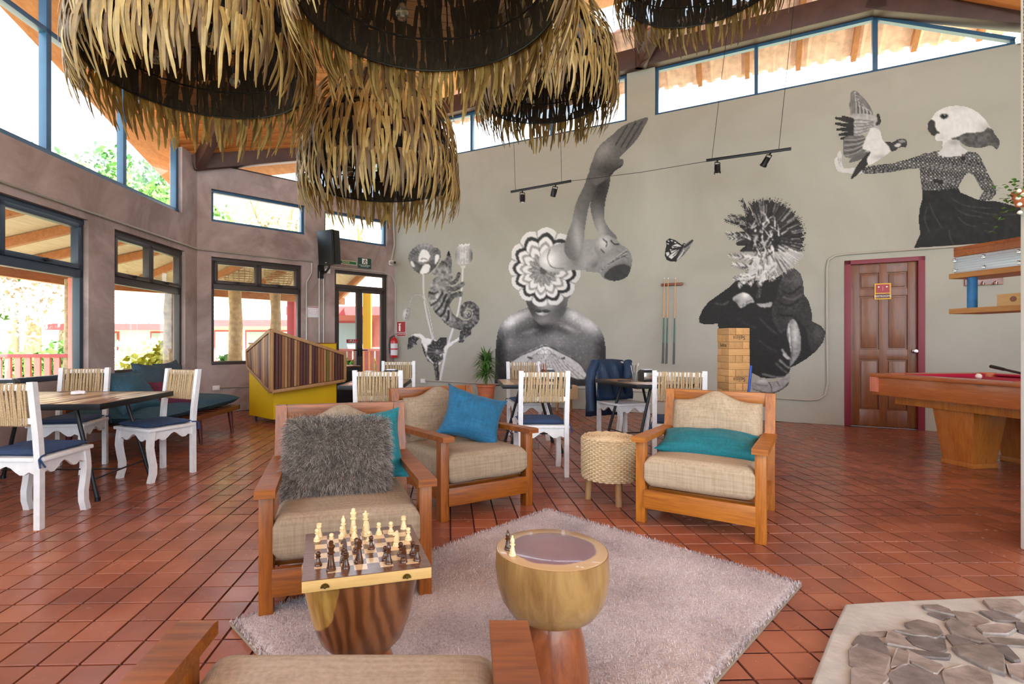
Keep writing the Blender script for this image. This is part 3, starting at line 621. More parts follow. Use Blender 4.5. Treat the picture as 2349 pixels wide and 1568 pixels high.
# ------------------------------------------------------------------ armchairs: local front is -y
def armchair(name, label, loc, rz, mw, mx, fab, seed, pitch=0.0):
    t = thing(name, label, 'armchair', loc, rz, 'wooden lounge armchairs')
    w, fy, by, hb, ha = 0.35, -0.385, 0.40, 0.825, 0.575
    for s in (-1, 1):
        mb = MB(); mb.box(s*w-.030, s*w+.030, fy-.035, fy+.035, 0, ha-.03, .004); mb.build('front_leg', mw, t)
        mb = MB(); mb.prism([(by-.06, 0), (by+.005, 0), (by+.0, .30), (by+.115, hb), (by+.06, hb), (by-.07, .30)], s*w-.032, s*w+.032, Matrix.Rotation(math.pi/2, 4, 'Z') @ Matrix.Scale(-1, 4, (0, 1, 0)))
        mb.build('rear_post', mw, t)
        mb = MB(); mb.prism([(fy-.09, ha-.034), (fy-.09, ha-.004), (fy-.07, ha), (by+.03, ha-.035), (by+.03, ha-.067)], s*w-.043, s*w+.043, Matrix.Rotation(math.pi/2, 4, 'Z') @ Matrix.Scale(-1, 4, (0, 1, 0))); mb.build('armrest', mx, t)
        mb = MB(); mb.box(s*w-.018, s*w+.018, fy+.03, by-.04, .13, .215, .004); mb.build('side_rail', mx, t)
    mb = MB(); mb.box(-w+.024, w-.024, fy-.045, fy-.015, .10, .222, .004); mb.build('front_rail', mx, t)
    mb = MB(); mb.box(-w+.02, w-.02, by-.05, by-.02, .12, .215, .004); mb.build('back_rail', mx, t)
    mb = MB(); ta = math.atan2(.115, .525); m = Matrix.Translation((0, by+.088, hb-.055)) @ Matrix.Rotation(-ta*0+.0, 4, 'X'); mb.box(-w+.02, w-.02, -.026, .026, -.045, .055, .006, m); mb.build('top_rail', mx, t)
    mb = MB(); m = Matrix.Translation((0, by-.01, .34)); mb.box(-w+.02, w-.02, -.02, .02, -.04, .04, .005, m); mb.build('lower_back_rail', mx, t)
    for k in range(5):
        mb = MB(); y = fy+.05+k*.16; mb.box(-w+.03, w-.03, y, y+.08, .20, .222, .003); mb.build('seat_slat', mx, t)
    # loose cushions
    mb = MB(); cw, cd, ch = 2*w-.055, .80, .20; n = 26; tl = math.radians(2.5)
    mb.slabcushion(cw, cd+pitch, ch, .05, .018, seed, Matrix.Translation((0, fy-.045-pitch+(cd+pitch)/2, .328+pitch*.7)) @ Matrix.Rotation(-tl, 4, 'X')); c = mb.build('seat_cushion', fab, t, ang=75)
    pm = MB(); z = .328
    mb = MB(); lean = math.radians(-14)
    m = Matrix.Translation((0, by-.055, .575)) @ Matrix.Rotation(lean, 4, 'X')
    mb.pillow(2*w-.085, .37, .16, 24, 5.0, .0, .010, seed+3, m, boxy=.4)
    for v in mb.bm.verts:      # the crown of the back cushion rises to a soft peak over the top rail
        u = abs(v.co.x)/(w-.035)
        if v.co.z > .66: v.co.z += .085*math.exp(-(u/.36)**2)*(v.co.z-.66)/.1
    mb.build('back_cushion', fab, t, ang=75)
    return t
rad = math.radians
def mid(a, b): return (a+b)/2
def seat_from(fl, fr, yaw):
    m_ = mid(fl, fr); a = rad(yaw); return Vector((m_.x-.385*math.sin(a), m_.y+.385*math.cos(a), 0))
armchair('armchair', 'brown wooden armchair holding the grey fur cushion', seat_from(G(613, 1414), G(972, 1367), 15.3), rad(15.3), 'chair_wood', 'chair_wood_x', 'linen', 1)
armchair('armchair', 'brown wooden armchair with a blue velvet cushion leaning on its back', seat_from(G(1013, 1197), G(1208, 1154), 30), rad(30), 'chair_wood', 'chair_wood_x', 'linen', 2)
armchair('armchair', 'honey coloured wooden armchair with a teal cushion lying on its seat', seat_from(G(1470, 1193), G(1748, 1245), -33.9), rad(-33.9), 'honey_wood', 'honey_wood_x', 'linen_light', 5)
armchair('armchair', 'wooden armchair in the foreground seen from behind, only arms and seat in view', (-.25, .70, 0), rad(180), 'chair_wood', 'chair_wood_x', 'linen_pale', 9, .075)
# throw cushions
def cushion(name, label, mat, w, h, t, mtx, seed=0, ear=.12, wr=.012, edge=2.6):
    mb = MB(); mb.pillow(w, h, t, 22, edge, ear, wr, seed); o = mb.build(name, mat, ang=80); o.matrix_world = mtx
    return tag(o, label, 'cushion', 'throw cushions')
def on_chair(loc, yaw, x, y, z, rx=0, ry=0, rz_=0): return Matrix.Translation(loc) @ Matrix.Rotation(rad(yaw), 4, 'Z') @ Matrix.Translation((x, y, z)) @ Matrix.Rotation(rad(rz_), 4, 'Z') @ Matrix.Rotation(rad(rx), 4, 'X') @ Matrix.Rotation(rad(ry), 4, 'Y')
A1 = seat_from(G(613, 1414), G(972, 1367), 15.3); A2 = seat_from(G(1013, 1197), G(1208, 1154), 30); A3 = seat_from(G(1470, 1193), G(1748, 1245), -33.9)
cushion('velvet_cushion', 'teal velvet cushion tucked behind the grey fur cushion', 'teal', .52, .40, .15, on_chair(A1, 15.3, .08, .13, .615, -16, -4, 6), 3)
m = on_chair(A1, 15.3, -.04, -.06, .60, -19, 1, -3)
fc = thing('fur_cushion', 'shaggy grey brown fur cushion on the nearest armchair', 'cushion', group='throw cushions'); fc.matrix_world = m
mb = MB(); mb.pillow(.51, .41, .15, 20, 3.2, .02, .006, 8); base = mb.build('pad', 'fur_base', fc, ang=80)
me = base.data; polys = [(p.center.copy(), p.normal.copy(), p.area) for p in me.polygons]
ar = np.array([p[2] for p in polys]); pick = RNG.choice(len(polys), 24000, p=ar/ar.sum()); V = []; Fc = []; MI = []
for i, k in enumerate(pick):
    c, nn, a = polys[k]; s = math.sqrt(a); c = c+Vector((RNG.uniform(-s, s)*.7, 0, RNG.uniform(-s, s)*.7))
    out = Vector((c.x*.5, 0, c.z*.4)); L = RNG.uniform(.025, .05); d = (nn*0.8+Vector((RNG.uniform(-.45, .45), RNG.uniform(-.2, .2), RNG.uniform(-.7, .2)))+out).normalized(); d2 = (d+Vector((RNG.uniform(-.5, .5), 0, -.6))).normalized()
    sd = d.cross(Vector((0, 1, .3))).normalized()*RNG.uniform(.0006, .0012); p1 = c+d*L*.55; p2 = p1+d2*L*.5
    b = len(V); V += [c-sd, c+sd, p1+sd*.8, p1-sd*.8, p2]; Fc += [(b, b+1, b+2, b+3), (b+3, b+2, b+4)]; v = RNG.rand() < .42; MI += [v, v]
fm = bpy.data.meshes.new('fur'); fm.from_pydata([tuple(v) for v in V], [], Fc); fm.materials.append(MATS['fur']); fm.materials.append(MATS['fur_dark']); fm.polygons.foreach_set('material_index', [int(x) for x in MI]); tag(obj('fur', fm, fc), kind='stuff')
cushion('velvet_cushion', 'bright blue velvet cushion standing on a corner in the middle armchair', 'teal_blue', .50, .44, .18, on_chair(A2, 30, .10, -.03, .625, -30, 20, -14), 11, .16, .016)
cushion('velvet_cushion', 'teal cushion lying flat across the honey coloured armchair seat', 'teal', .66, .38, .17, on_chair(A3, -33.9, .0, .0, .495, -78, 0, 3), 6, .10, .008)
# ------------------------------------------------------------------ carved drum tables
def drum_table(name, label, c, prof_bowl, prof_base, mats, sl_r, hz):
    t = thing(name, label, 'stool table', (c.x, c.y, 0.026)); rn = random.Random(hz)
    wb = lambda a, z: .012*math.sin(2*a+1)+.01*math.sin(3*a+2*z*5)
    mb = MB(); mb.lathe(prof_base, 40, wob=wb); mb.build('base', mats[0], t)
    mb = MB(); mb.lathe(prof_bowl, 48, wob=wb); mb.build('bowl', mats[1], t)
    mb = MB(); z = prof_bowl[-1][1]; r0 = prof_bowl[-1][0]; mb.lathe([(r0*.97, z-.004), (r0*.985, z+.001), (r0*.96, z+.003), (r0*.4, z+.003), (.001, z+.003)], 48, wob=wb); mb.build('top_slice', mats[2], t, loc=None)
    return t
S2 = P(1266, 1254, 1.82); S2.z = 0
drum_table('drum_table', 'carved drum table with a heartwood top tinted by a purple reflection and two chess pieces', S2,
   [(.088, .215), (.112, .222), (.150, .245), (.175, .285), (.189, .335), (.195, .39), (.192, .452)], [(.128, 0), (.122, .06), (.108, .15), (.092, .205), (.086, .232)], ('drum_red', 'drum_gold', 'drum_slice'), .15, 1)
S1 = Vector((-.345, 1.745, 0))
drum_table('drum_table', 'dark carved drum table under the chess board', S1,
   [(.085, .155), (.10, .16), (.135, .20), (.160, .27), (.178, .35), (.188, .405), (.190, .438)], [(.135, 0), (.12, .05), (.10, .12), (.088, .16)], ('drum_red', 'drum_heart', 'drum_slice'), .15, 2)
# ------------------------------------------------------------------ chess
BS = .385; yawb = .266; corner = Vector((-1.228*BS, 3.916*BS, H-1.803*BS)); BT_ = .036
mB = Matrix.Translation(corner) @ Matrix.Rotation(yawb, 4, 'Z')
bd = thing('chess_board', 'folding wooden chess board with brass catches on the dark drum table', 'chess board'); bd.matrix_world = mB
for h_ in (0, 1):
    mb = MB(); mb.box(0, BS, h_*BS/2+.0006, (h_+1)*BS/2-.0006, -BT_, -.002, .002); mb.build('case_half', 'board_side', bd)
brd = .034; sq = (BS-2*brd)/8
mb = MB()
for a, b in (((0, 0), (BS, 0)), ((BS, 0), (BS, BS)), ((BS, BS), (0, BS)), ((0, BS), (0, 0))):
    cx_, cy_ = BS/2, BS/2; f_ = (BS-2*brd)/BS; ia = ((a[0]-cx_)*f_+cx_, (a[1]-cy_)*f_+cy_); ib = ((b[0]-cx_)*f_+cx_, (b[1]-cy_)*f_+cy_)
    o = [(a[0], a[1]), (b[0], b[1]), ib, ia]; mb.faces([(x, y, 0) for x, y in o]+[(x, y, -.002) for x, y in o], [(0, 1, 2, 3), (0, 4, 5, 1)])
mb.build('border', 'board_walnut', bd, smooth=False)
sqm = []
for mname in ('board_walnut', 'board_maple'):
    mb = MB(); mb.box(0, sq, 0, sq, -.002, 0); sqm.append(mb.mesh('square', mname, smooth=False))
for i in range(8):
    for j in range(8): obj('square', sqm[(i+j) % 2], bd, (brd+i*sq, brd+j*sq, 0))
for u in (.17, .80):
    mb = MB(); pr = [(-.013, -.004)]+[(.013*math.cos(a), -.004+.013*math.sin(a)) for a in [math.pi-k*math.pi/8 for k in range(9)]]
    mb.prism(pr, -.004, 0, Matrix.Translation((u*BS, 0, -.022))); mb.cyl((u*BS, -.008, -.024), (u*BS, 0, -.024), .003, n=8); mb.build('catch', 'brass', bd)
def chess_mesh(kind, mat):
    mb = MB(); b = [(.0125, 0), (.0125, .004), (.011, .006), (.0115, .009)]
    if kind == 'pawn': p = b+[(.007, .014), (.005, .024), (.0085, .026), (.0085, .028), (.005, .029), (.0072, .033), (.008, .037), (.0068, .041), (.003, .0435), (.0003, .044)]
    if kind == 'rook': p = b+[(.0085, .016), (.0065, .030), (.0095, .034), (.0095, .036), (.0085, .037), (.0095, .046), (.0075, .046), (.007, .042), (.0003, .042)]
    if kind == 'bishop': p = b+[(.0085, .015), (.0058, .034), (.0095, .036), (.0095, .038), (.006, .040), (.008, .048), (.0072, .054), (.004, .060), (.0028, .061), (.0036, .064), (.0025, .067), (.0003, .068)]
    if kind == 'queen': p = [(x*1.12, z) for x, z in b]+[(.010, .018), (.0065, .044), (.0105, .048), (.0105, .050), (.007, .052), (.0085, .058), (.0115, .068), (.009, .068), (.006, .071), (.003, .073), (.004, .076), (.0028, .079), (.0003, .080)]
    if kind == 'king': p = [(x*1.18, z) for x, z in b]+[(.011, .019), (.007, .048), (.0115, .052), (.0115, .055), (.0075, .057), (.009, .064), (.012, .073), (.010, .076), (.0045, .078), (.0003, .078)]
    if kind == 'knight': p = b+[(.0085, .014), (.0095, .018), (.0003, .019)]
    mb.lathe(p, 18)
    if kind == 'king': mb.prism([(-.006, .076), (.006, .076), (.0075, .083), (.004, .090), (-.004, .090), (-.0075, .083)], -.003, .003)
    if kind == 'knight': mb.prism([(-.008, .016), (.007, .016), (.0085, .026), (.007, .040), (.004, .050), (.0, .053), (-.004, .049), (-.012, .041), (-.0125, .036), (-.008, .035), (-.003, .037), (-.007, .028)], -.005, .005)
    return mb.mesh('chess_'+kind, mat)
cm = {(k, c): chess_mesh(k, c) for k in ('pawn', 'rook', 'bishop', 'queen', 'king', 'knight') for c in ('ivory_wood', 'ebony_wood')}
def piece(kind, col, p, label, rz=0.0, tilt=None):
    return tag(obj('chess_'+kind, cm[(kind, col)], None, p, (0, 0, rz)), label, 'chess piece', ('pale' if 'ivory' in col else 'dark')+' chess pieces')
# base pixel of every piece in the enlarged view of the board (x / 6.909 + 670, y / 6.909 + 1160)
PC = [('rook', 1, 428, 492, 'pale rook on the far left corner of the chess board'), ('pawn', 1, 398, 562, 'pale pawn in front of the left pale rook'), ('pawn', 1, 625, 640, 'pale pawn partly hidden by the dark king'),
  ('bishop', 1, 812, 455, 'pale bishop beside the pale king'), ('pawn', 1, 790, 520, 'pale pawn in front of the pale bishop'), ('king', 1, 972, 435, 'pale king, tallest at the far edge of the board'), ('pawn', 1, 988, 508, 'pale pawn in front of the pale king'),
  ('queen', 1, 1165, 425, 'pale queen right of the pale king'), ('knight', 1, 1185, 480, 'pale knight just in front of the pale queen'), ('pawn', 1, 1212, 598, 'pale pawn facing the advanced dark pawn'), ('pawn', 1, 1375, 458, 'pale pawn in the open middle of the far side'),
  ('pawn', 1, 1565, 445, 'pale pawn next to the far right rook'), ('rook', 1, 1768, 368, 'pale rook on the far right corner of the chess board'), ('pawn', 1, 1842, 543, 'pale pawn at the right edge of the board'), ('knight', 1, 1655, 640, 'pale knight standing among the right hand pawns'),
  ('pawn', 0, 413, 948, 'dark pawn alone at the left edge of the board'), ('king', 0, 618, 1020, 'dark king, tallest piece at the front left'), ('knight', 0, 828, 770, 'dark knight behind the front dark rook'), ('pawn', 0, 815, 890, 'dark pawn hidden behind the front dark rook'), ('rook', 0, 852, 992, 'dark rook right of the dark king'),
  ('pawn', 0, 1020, 720, 'dark pawn hidden behind the dark queen'), ('queen', 0, 1062, 895, 'dark queen in the middle of the board'), ('pawn', 0, 1252, 685, 'advanced dark pawn in the middle of the board'), ('pawn', 0, 1478, 855, 'dark pawn half hidden behind the dark bishop'), ('bishop', 0, 1530, 918, 'dark bishop at the front right of the board'),
  ('pawn', 0, 1720, 790, 'dark pawn behind the front right dark knight'), ('knight', 0, 1768, 895, 'dark knight at the front right'), ('pawn', 0, 1915, 775, 'dark pawn behind the right dark rook'), ('rook', 0, 1978, 868, 'dark rook at the right front corner of the board')]
for k, w_, x, y, lab in PC:
    p = G(670+x/6.909, 1160+(y-8)/6.909, corner.z+.0003); piece(k, 'ivory_wood' if w_ else 'ebony_wood', p, lab, random.uniform(-.4, .4)+(0 if w_ else 0))
zt = .026+.455
piece('bishop', 'ebony_wood', G(650+1512/2.936, 1150+322/2.936, zt+.001), 'dark bishop standing off the board on the heartwood topped drum table'); piece('bishop', 'ivory_wood', G(650+1543/2.936, 1150+362/2.936, zt+.001), 'pale bishop standing off the board on the heartwood topped drum table')
# ------------------------------------------------------------------ woven stools
def woven_stool(label, c, R, z0, z1, legr=.026):
    t = thing('woven_stool', label, 'stool', (c.x, c.y, 0)); rows = 22; n = 104
    for k in range(3 if R > .15 else 4):
        a = -1.35+k*2*math.pi/(3 if R > .15 else 4); x, y = (R*.72)*math.cos(a), (R*.72)*math.sin(a); mb = MB(); mb.tube([(x*1.06, y*1.06, 0), (x*.98, y*.98, z0+.04)], [legr*.9, legr], 14); mb.build('leg', 'stool_leg', t)
    mb = MB(); mb.lathe([(R*.90, z0), (R*.95, z0+.01), (R*.96, z1-.03), (R*.90, z1-.005), (.01, z1)], 36); mb.build('core', 'wicker', t)
    mb = MB(); h = (z1-z0)/rows
    for r_ in range(rows):
        rr_ = R*.965 if 0 < r_ < rows-1 else R*.945
        path = [((rr_+.009*math.cos(math.pi*k/2+(r_ % 2)*math.pi))*math.cos(2*math.pi*k/n), (rr_+.009*math.cos(math.pi*k/2+(r_ % 2)*math.pi))*math.sin(2*math.pi*k/n), z0+h*(r_+.5)) for k in range(n)]
        mb.tube(path, h*.50, 5, closed=True)
    tag(mb.build('woven_side', 'wicker', t), kind='stuff')
    mb = MB()
    for k in range(9):
        rr_ = R*.90*(1-k/9.2); path = [(rr_*math.cos(2*math.pi*j/36), rr_*math.sin(2*math.pi*j/36), z1+.004*math.sin(j*2.6+k)) for j in range(36)]; mb.tube(path, R*.055, 5, closed=True)
    tag(mb.build('woven_top', 'wicker', t), kind='stuff'); return t
woven_stool('woven seagrass stool on three wooden legs beside the honey coloured armchair', P(1396, 1000, 3.94), .200, .175, .485)
woven_stool('small woven stool half hidden against the grey wall', P(1298, 930, 9.1), .20, .22, .44)
# ------------------------------------------------------------------ dining chairs: local front is -y, origin on the floor under the seat
def dining_chair():
    t = thing('dining_chair', 'white chair', 'chair', group='white rope-backed dining chairs')
    w, d = .205, .20
    def wavy(x0, x1, n=14):       # scalloped lower edge of an apron
        pts = [(x0, .435), (x1, .435)]; L = x1-x0
        for k in range(n+1):
            u = 1-k/n; z = .375+.03*math.cos(u*2*math.pi*2)*(1 if .12 < u < .88 else 0)-(.02 if (u < .1 or u > .9) else 0); pts.append((x0+L*u, z))
        return pts
    for s in (-1, 1):
        mb = MB(); S_ = [(0, .435), (-.012, .36), (-.016, .30), (-.004, .22), (.012, .14), (.010, .07), (-.006, .02), (-.010, 0)]
        pl = [(-d-.0+y-.024, z) for y, z in S_]+[(-d+y+.024, z) for y, z in S_[::-1]]
        mb.prism(pl, s*w-.022, s*w+.022, Matrix.Rotation(math.pi/2, 4, 'Z') @ Matrix.Scale(-1, 4, (0, 1, 0))); mb.build('front_leg', 'white_paint', t)
        mb = MB(); mb.prism([(d-.022, 0), (d+.020, 0), (d+.018, .45), (d+.03, .60), (d+.075, .95), (d+.035, .95), (d-.012, .60), (d-.024, .45)], s*w-.02, s*w+.02, Matrix.Rotation(math.pi/2, 4, 'Z') @ Matrix.Scale(-1, 4, (0, 1, 0))); mb.build('back_post', 'white_paint', t)
        mb = MB(); mb.prism(wavy(-d, d), s*w-.009, s*w+.009, Matrix.Rotation(math.pi/2, 4, 'Z')); mb.build('side_apron', 'white_paint', t)
    for y in (-d-.012, d): mb = MB(); mb.prism(wavy(-w, w), y-.009, y+.009); mb.build('apron', 'white_paint', t)
    mb = MB(); mb.box(-w-.035, w+.035, -d-.045, d-.0, .435, .462, .006); mb.box(-w+.02, w-.02, d-.01, d+.02, .435, .462, .004); mb.build('seat', 'white_paint', t)
    for z, y in ((.70, d+.033), (.915, d+.060)): mb = MB(); mb.box(-w, w, y-.011, y+.011, z-.02, z+.02, .003); mb.build('back_rail', 'white_paint', t)
    mb = MB(); rn = random.Random(4); x = -w+.032
    while x < w-.03:
        y0, y1 = d+.033, d+.060; j = rn.uniform(-.010, .010); g = .018
        path = [(x, y0-g, .675), (x+j*.3, y0-g, .72), (x+j, y1-g, .90), (x+j, y1-g*.6, .937), (x+j+.003, y1+g*.7, .937), (x+j+.004, y1+g, .90), (x+.008, y0+g, .72), (x+.007, y0+g, .675), (x+.005, y0, .668)]
        mb.tube(path, .0056, 6, closed=True); x += rn.choice((.0132, .0136, .0142, .019))
    tag(mb.build('rope_webbing', 'rope', t), kind='stuff')
    mb = MB(); mb.pillow(2*w+.02, 2*d+.02, .05, 16, 6, .02, .004, 2, Matrix.Translation((0, -.02, .482)) @ Matrix.Rotation(math.pi/2, 4, 'X'))
    for v in mb.bm.verts:
        if v.co.z > .482: v.co.z -= .006*max(0, math.cos(v.co.x*55)*math.cos(v.co.y*55))
    pad = mb.build('seat_pad', 'navy_pad', t, ang=80)
    for s in (-1, 1):
        mb = MB(); mb.tube([(s*(w+.02), d-.03, .475), (s*(w+.026), d+.015, .47), (s*(w+.028), d+.035, .455), (s*(w+.040), d+.04, .40)], .006, 5); mb.tube([(s*(w+.028), d+.03, .46), (s*(w+.045), d+.02, .42), (s*(w+.05), d+.01, .40)], .006, 5); mb.build('tie', 'navy_pad', pad)
    return t
proto = dining_chair()
def chair(x, y, face, label, first=[True], pad=True):
    """face: direction the sitter looks, degrees, 0 = toward the camera, positive = camera right"""
    if first[0]: first[0] = False; c = proto; c.location = (x, y, 0); c.rotation_euler = (0, 0, rad(face)); c['label'] = label
    else: c = dup(proto, None, (x, y, 0), rad(face), label)
    if not pad:
        for ch in list(c.children):
            if ch.name.startswith('seat_pad'):
                for k in list(ch.children): bpy.data.objects.remove(k)
                bpy.data.objects.remove(ch)
    return c
chair(-2.935, 3.53, 180, 'white rope-backed chair at the lower left, its back to the camera')
chair(-3.72, 4.90, 10, 'white rope-backed chair behind the left table under the big window')
chair(-2.78, 4.705, -24, 'white rope-backed chair at the right end of the left table, beside the daybed')
chair(-.775, 4.90, 180, 'white rope-backed chair right behind the fur cushion armchair')
chair(-.87, 6.75, 4, 'white rope-backed chair nearest the fire extinguisher')
chair(.80, 6.55, 6, 'white rope-backed chair facing the room in front of the moth painting')
chair(.707, 4.83, 180, 'white rope-backed chair between the middle armchair and the woven stool')
jk = chair(1.98, 6.50, 22, 'white chair without pad under the dark blue jacket', pad=False)
chair(1.99, 4.83, 160, 'white rope-backed chair behind the honey coloured armchair')
# jacket hung over its chair's back
jt = thing('jacket', 'dark blue jacket hung over a chair back at the right table', 'jacket'); jt.matrix_world = RZ(rad(22), (1.98, 6.50, 0))
mb = MB(); n, m_ = 16, 18; rn = random.Random(2); rows = []
for j in range(m_+1):
    v = j/m_; row = []
    for i in range(n+1):
        u = -1+2*i/n
        if v < .5: q = v/.5; z = .47+.515*q; y = .14-.02*math.sin(q*3)+(.085*q); wd = .25+.03*(1-q)
        else: q = (v-.5)/.5; z = .985-.74*q; y = .305+.04*q*(1-.3*q); wd = .25+.07*q
        rows.append((u*wd*(1+.04*math.sin(j*.9)), y+.014*math.sin(u*9+j*.35)+.010*math.sin(u*17+j), z-.02*u*u*(1 if 4 < j < 14 else 0)))
mb.faces(rows, [(j*(n+1)+i, j*(n+1)+i+1, (j+1)*(n+1)+i+1, (j+1)*(n+1)+i) for j in range(m_) for i in range(n)])
jb = mb.build('body', 'jacket', jt, ang=80); md = jb.modifiers.new('cloth', 'SOLIDIFY'); md.thickness = .008
for s, p in ((-1, [(-.22, .25, .95), (-.30, .22, .84), (-.35, .19, .68), (-.38, .15, .50), (-.385, .12, .34)]), (1, [(.20, .14, .95), (.17, .08, .86), (.13, .06, .76), (.15, .08, .64), (.18, .10, .56)])):
    mb = MB(); mb.tube(p, [.055, .062, .055, .05, .044], 12); mb.build('sleeve', 'jacket', jt, ang=80)
# tables
def table(label, corners, planks, legs_in=.16):
    """corners: near-left, near-right, far-right, far-left (x, y)"""
    c = [Vector((x, y, 0)) for x, y in corners]; o = c[0]; u = (c[1]-c[0]); v = (c[3]-c[0]); W, D = u.length, v.length
    t = thing('cafe_table', label, 'table', (o.x, o.y, 0), math.atan2(u.y, u.x), 'plank-topped cafe tables'); k = max(3, int(W/.11)); rn = random.Random(int(W*97))
    for i in range(k):
        mb = MB(); mb.box(i*W/k+.001, (i+1)*W/k-.001, .014, D-.014, .715, .75, .0015); mb.build('plank', rn.choice(planks), t)
    mb = MB()
    for q in ((0, W, 0, .014), (0, W, D-.014, D)): mb.box(q[0], q[1], q[2], q[3], .708, .752, .002)
    mb.box(-.012, 0, 0, D, .708, .752, .002); mb.box(W, W+.012, 0, D, .708, .752, .002); mb.build('edge_band', 'black_metal', t)
    i_ = legs_in
    for sx, sy in ((0, 0), (1, 0), (1, 1), (0, 1)):
        x = i_ if sx == 0 else W-i_; y = i_ if sy == 0 else D-i_; dx = (-.09 if sx == 0 else .09); dy = (-.04 if sy == 0 else .04)
        l = MB(); l.tube([(x+(.10 if sx == 0 else -.10), y, .71), (x+dx, y+dy, .012)], .016, 10); l.tube([(x+dx, y+dy, 0), (x+dx, y+dy, .03)], .02, 10); l.build('leg', 'black_metal', t)
    mb = MB(); x0, x1, y0, y1 = i_-.05, W-i_+.05, i_, D-i_
    mb.tube([(x0, y0-.02, .16), (x0, y1+.02, .16)], .007, 6); mb.tube([(x1, y0-.02, .16), (x1, y1+.02, .16)], .007, 6); mb.tube([(x0, D/2, .16), (x1, D/2, .16)], .007, 6); mb.build('brace', 'black_metal', t)
    return t
PL = ['table_plank', 'table_plank_dark', 'table_plank', 'table_plank_pale']
table('plank-topped cafe table by the left windows', [(-4.15, 3.72), (-2.66, 3.77), (-2.80, 4.78), (-4.25, 4.73)], PL, .2)
table('plank-topped cafe table by the glazed door', [(-1.30, 5.36), (-.66, 5.36), (-.60, 6.35), (-1.25, 6.35)], PL)
table('plank-topped cafe table in the centre below the portrait', [(.42, 5.5), (1.13, 5.5), (1.13, 6.35), (.42, 6.35)], PL)
table('plank-topped cafe table with papers beside the jacket', [(1.83, 5.48), (2.60, 5.66), (2.45, 6.58), (1.72, 6.40)], PL)
# daybed with cushions along the left wall
db = thing('daybed', 'low wooden daybed with slate blue mattress along the left wall', 'daybed', (-4.15, 5.25, 0)); bw, bl, bz = 1.06, 1.9, .345
mb = MB(); mb.box(bw-.03, bw, 0, bl, bz-.06, bz, .005); mb.box(0, .03, 0, bl, bz-.06, bz, .005); mb.box(0, bw, 0, .03, bz-.06, bz, .005); mb.box(0, bw, bl-.03, bl, bz-.06, bz, .005); mb.build('frame', 'bench_wood', db)
for k in range(10): mb = MB(); mb.box(.03, bw-.03, .05+k*.185, .14+k*.185, bz-.02, bz-.002, .003); mb.build('slat', 'bench_wood', db)
for y in (.12, .90, 1.72):
    for x in (bw-.06, .06):
        mb = MB(); mb.tube([(x+(.03 if x > .5 else -.01), y, 0), (x, y, bz-.05)], [.018, .036], 12); mb.build('leg', 'bench_leg', db)
for y, ln_ in ((0.0, 1.0), (.97, .97)):
    mb = MB(); mb.pillow(bw-.02, ln_, .17, 20, 5, .02, .006, int(y*10)+3, Matrix.Translation((bw/2, y+ln_/2, bz+.085)) @ Matrix.Rotation(math.pi/2, 4, 'X')); mb.build('mattress', 'slate_blue', db, ang=80)
mb = MB(); mb.box(.0, .04, .1, bl-.1, bz, bz+.42, .01); mb.build('backrest', 'bench_wood', db)
def lean(x, y, z, rz_, rx, ry=0): return Matrix.Translation((x, y, z)) @ Matrix.Rotation(rad(rz_), 4, 'Z') @ Matrix.Rotation(rad(rx), 4, 'X') @ Matrix.Rotation(rad(ry), 4, 'Y')
cushion('floor_cushion', 'slate blue cushion at the near end of the daybed', 'slate_blue', .56, .5, .2, lean(-3.50, 5.46, .67, 80, -38), 4)
cushion('floor_cushion', 'slate blue cushion leaning on the daybed backrest', 'slate_blue', .56, .46, .18, lean(-3.74, 5.80, .68, 88, -30), 7)
cushion('floor_cushion', 'plum red cushion lying in the middle of the daybed', 'plum', .50, .46, .15, lean(-3.45, 6.05, .60, 70, -55, 8), 8)
cushion('floor_cushion', 'dark slate cushion behind the plum cushion', 'dark_slate', .60, .50, .2, lean(-3.76, 6.35, .72, 84, -30, 6), 9)
cushion('floor_cushion', 'dark slate cushion at the far end of the daybed under the window', 'dark_slate', .52, .46, .18, lean(-3.86, 6.85, .74, 86, -24, -4), 10)
# ------------------------------------------------------------------ restroom door
dr = struct(thing('door_2', 'dark stained six-panel wooden door with a red restroom sign', None))
M = WG.M; w0, w1 = DRa, DRb; fwd = .075
mb = MB()
for q in ((w0, w0+fwd, 0, DRt), (w1-fwd, w1, 0, DRt), (w0, w1, DRt-fwd*.8, DRt)): mb.box(q[0], q[1], -.16, .012, q[2], q[3], .004, M)
mb.build('door_frame', 'door_red', dr)
a, b, zt_ = w0+fwd, w1-fwd, DRt-fwd*.8; W_ = b-a
leaf = thing('door_leaf', None, None); leaf.parent = dr
mb = MB(); mb.box(a, b, -.10, -.055, .0, zt_, .003, M); mb.build('slab', 'door_wood', leaf)
st_ = .125*W_/.9; xs = [a, a+st_, (a+b)/2-.045, (a+b)/2+.045, b-st_, b]
zs = [.012, .23, .86, 1.0, 1.72, 1.82, zt_-.13, zt_]
zs = [z*zt_/2.25 if i else z for i, z in enumerate([.012, .24, .93, 1.07, 1.80, 1.90, 2.12, 2.25])]
for x0, x1 in ((xs[0], xs[1]), (xs[2], xs[3]), (xs[4], xs[5])): mb = MB(); mb.box(x0, x1, -.056, -.035, zs[0], zs[7], .004, M); mb.build('stile', 'door_wood', leaf)
for z0, z1 in ((zs[0], zs[1]), (zs[2], zs[3]), (zs[4], zs[5]), (zs[6], zs[7])): mb = MB(); mb.box(xs[1], xs[4], -.056, -.037, z0, z1, .004, M); mb.build('rail', 'door_wood', leaf)
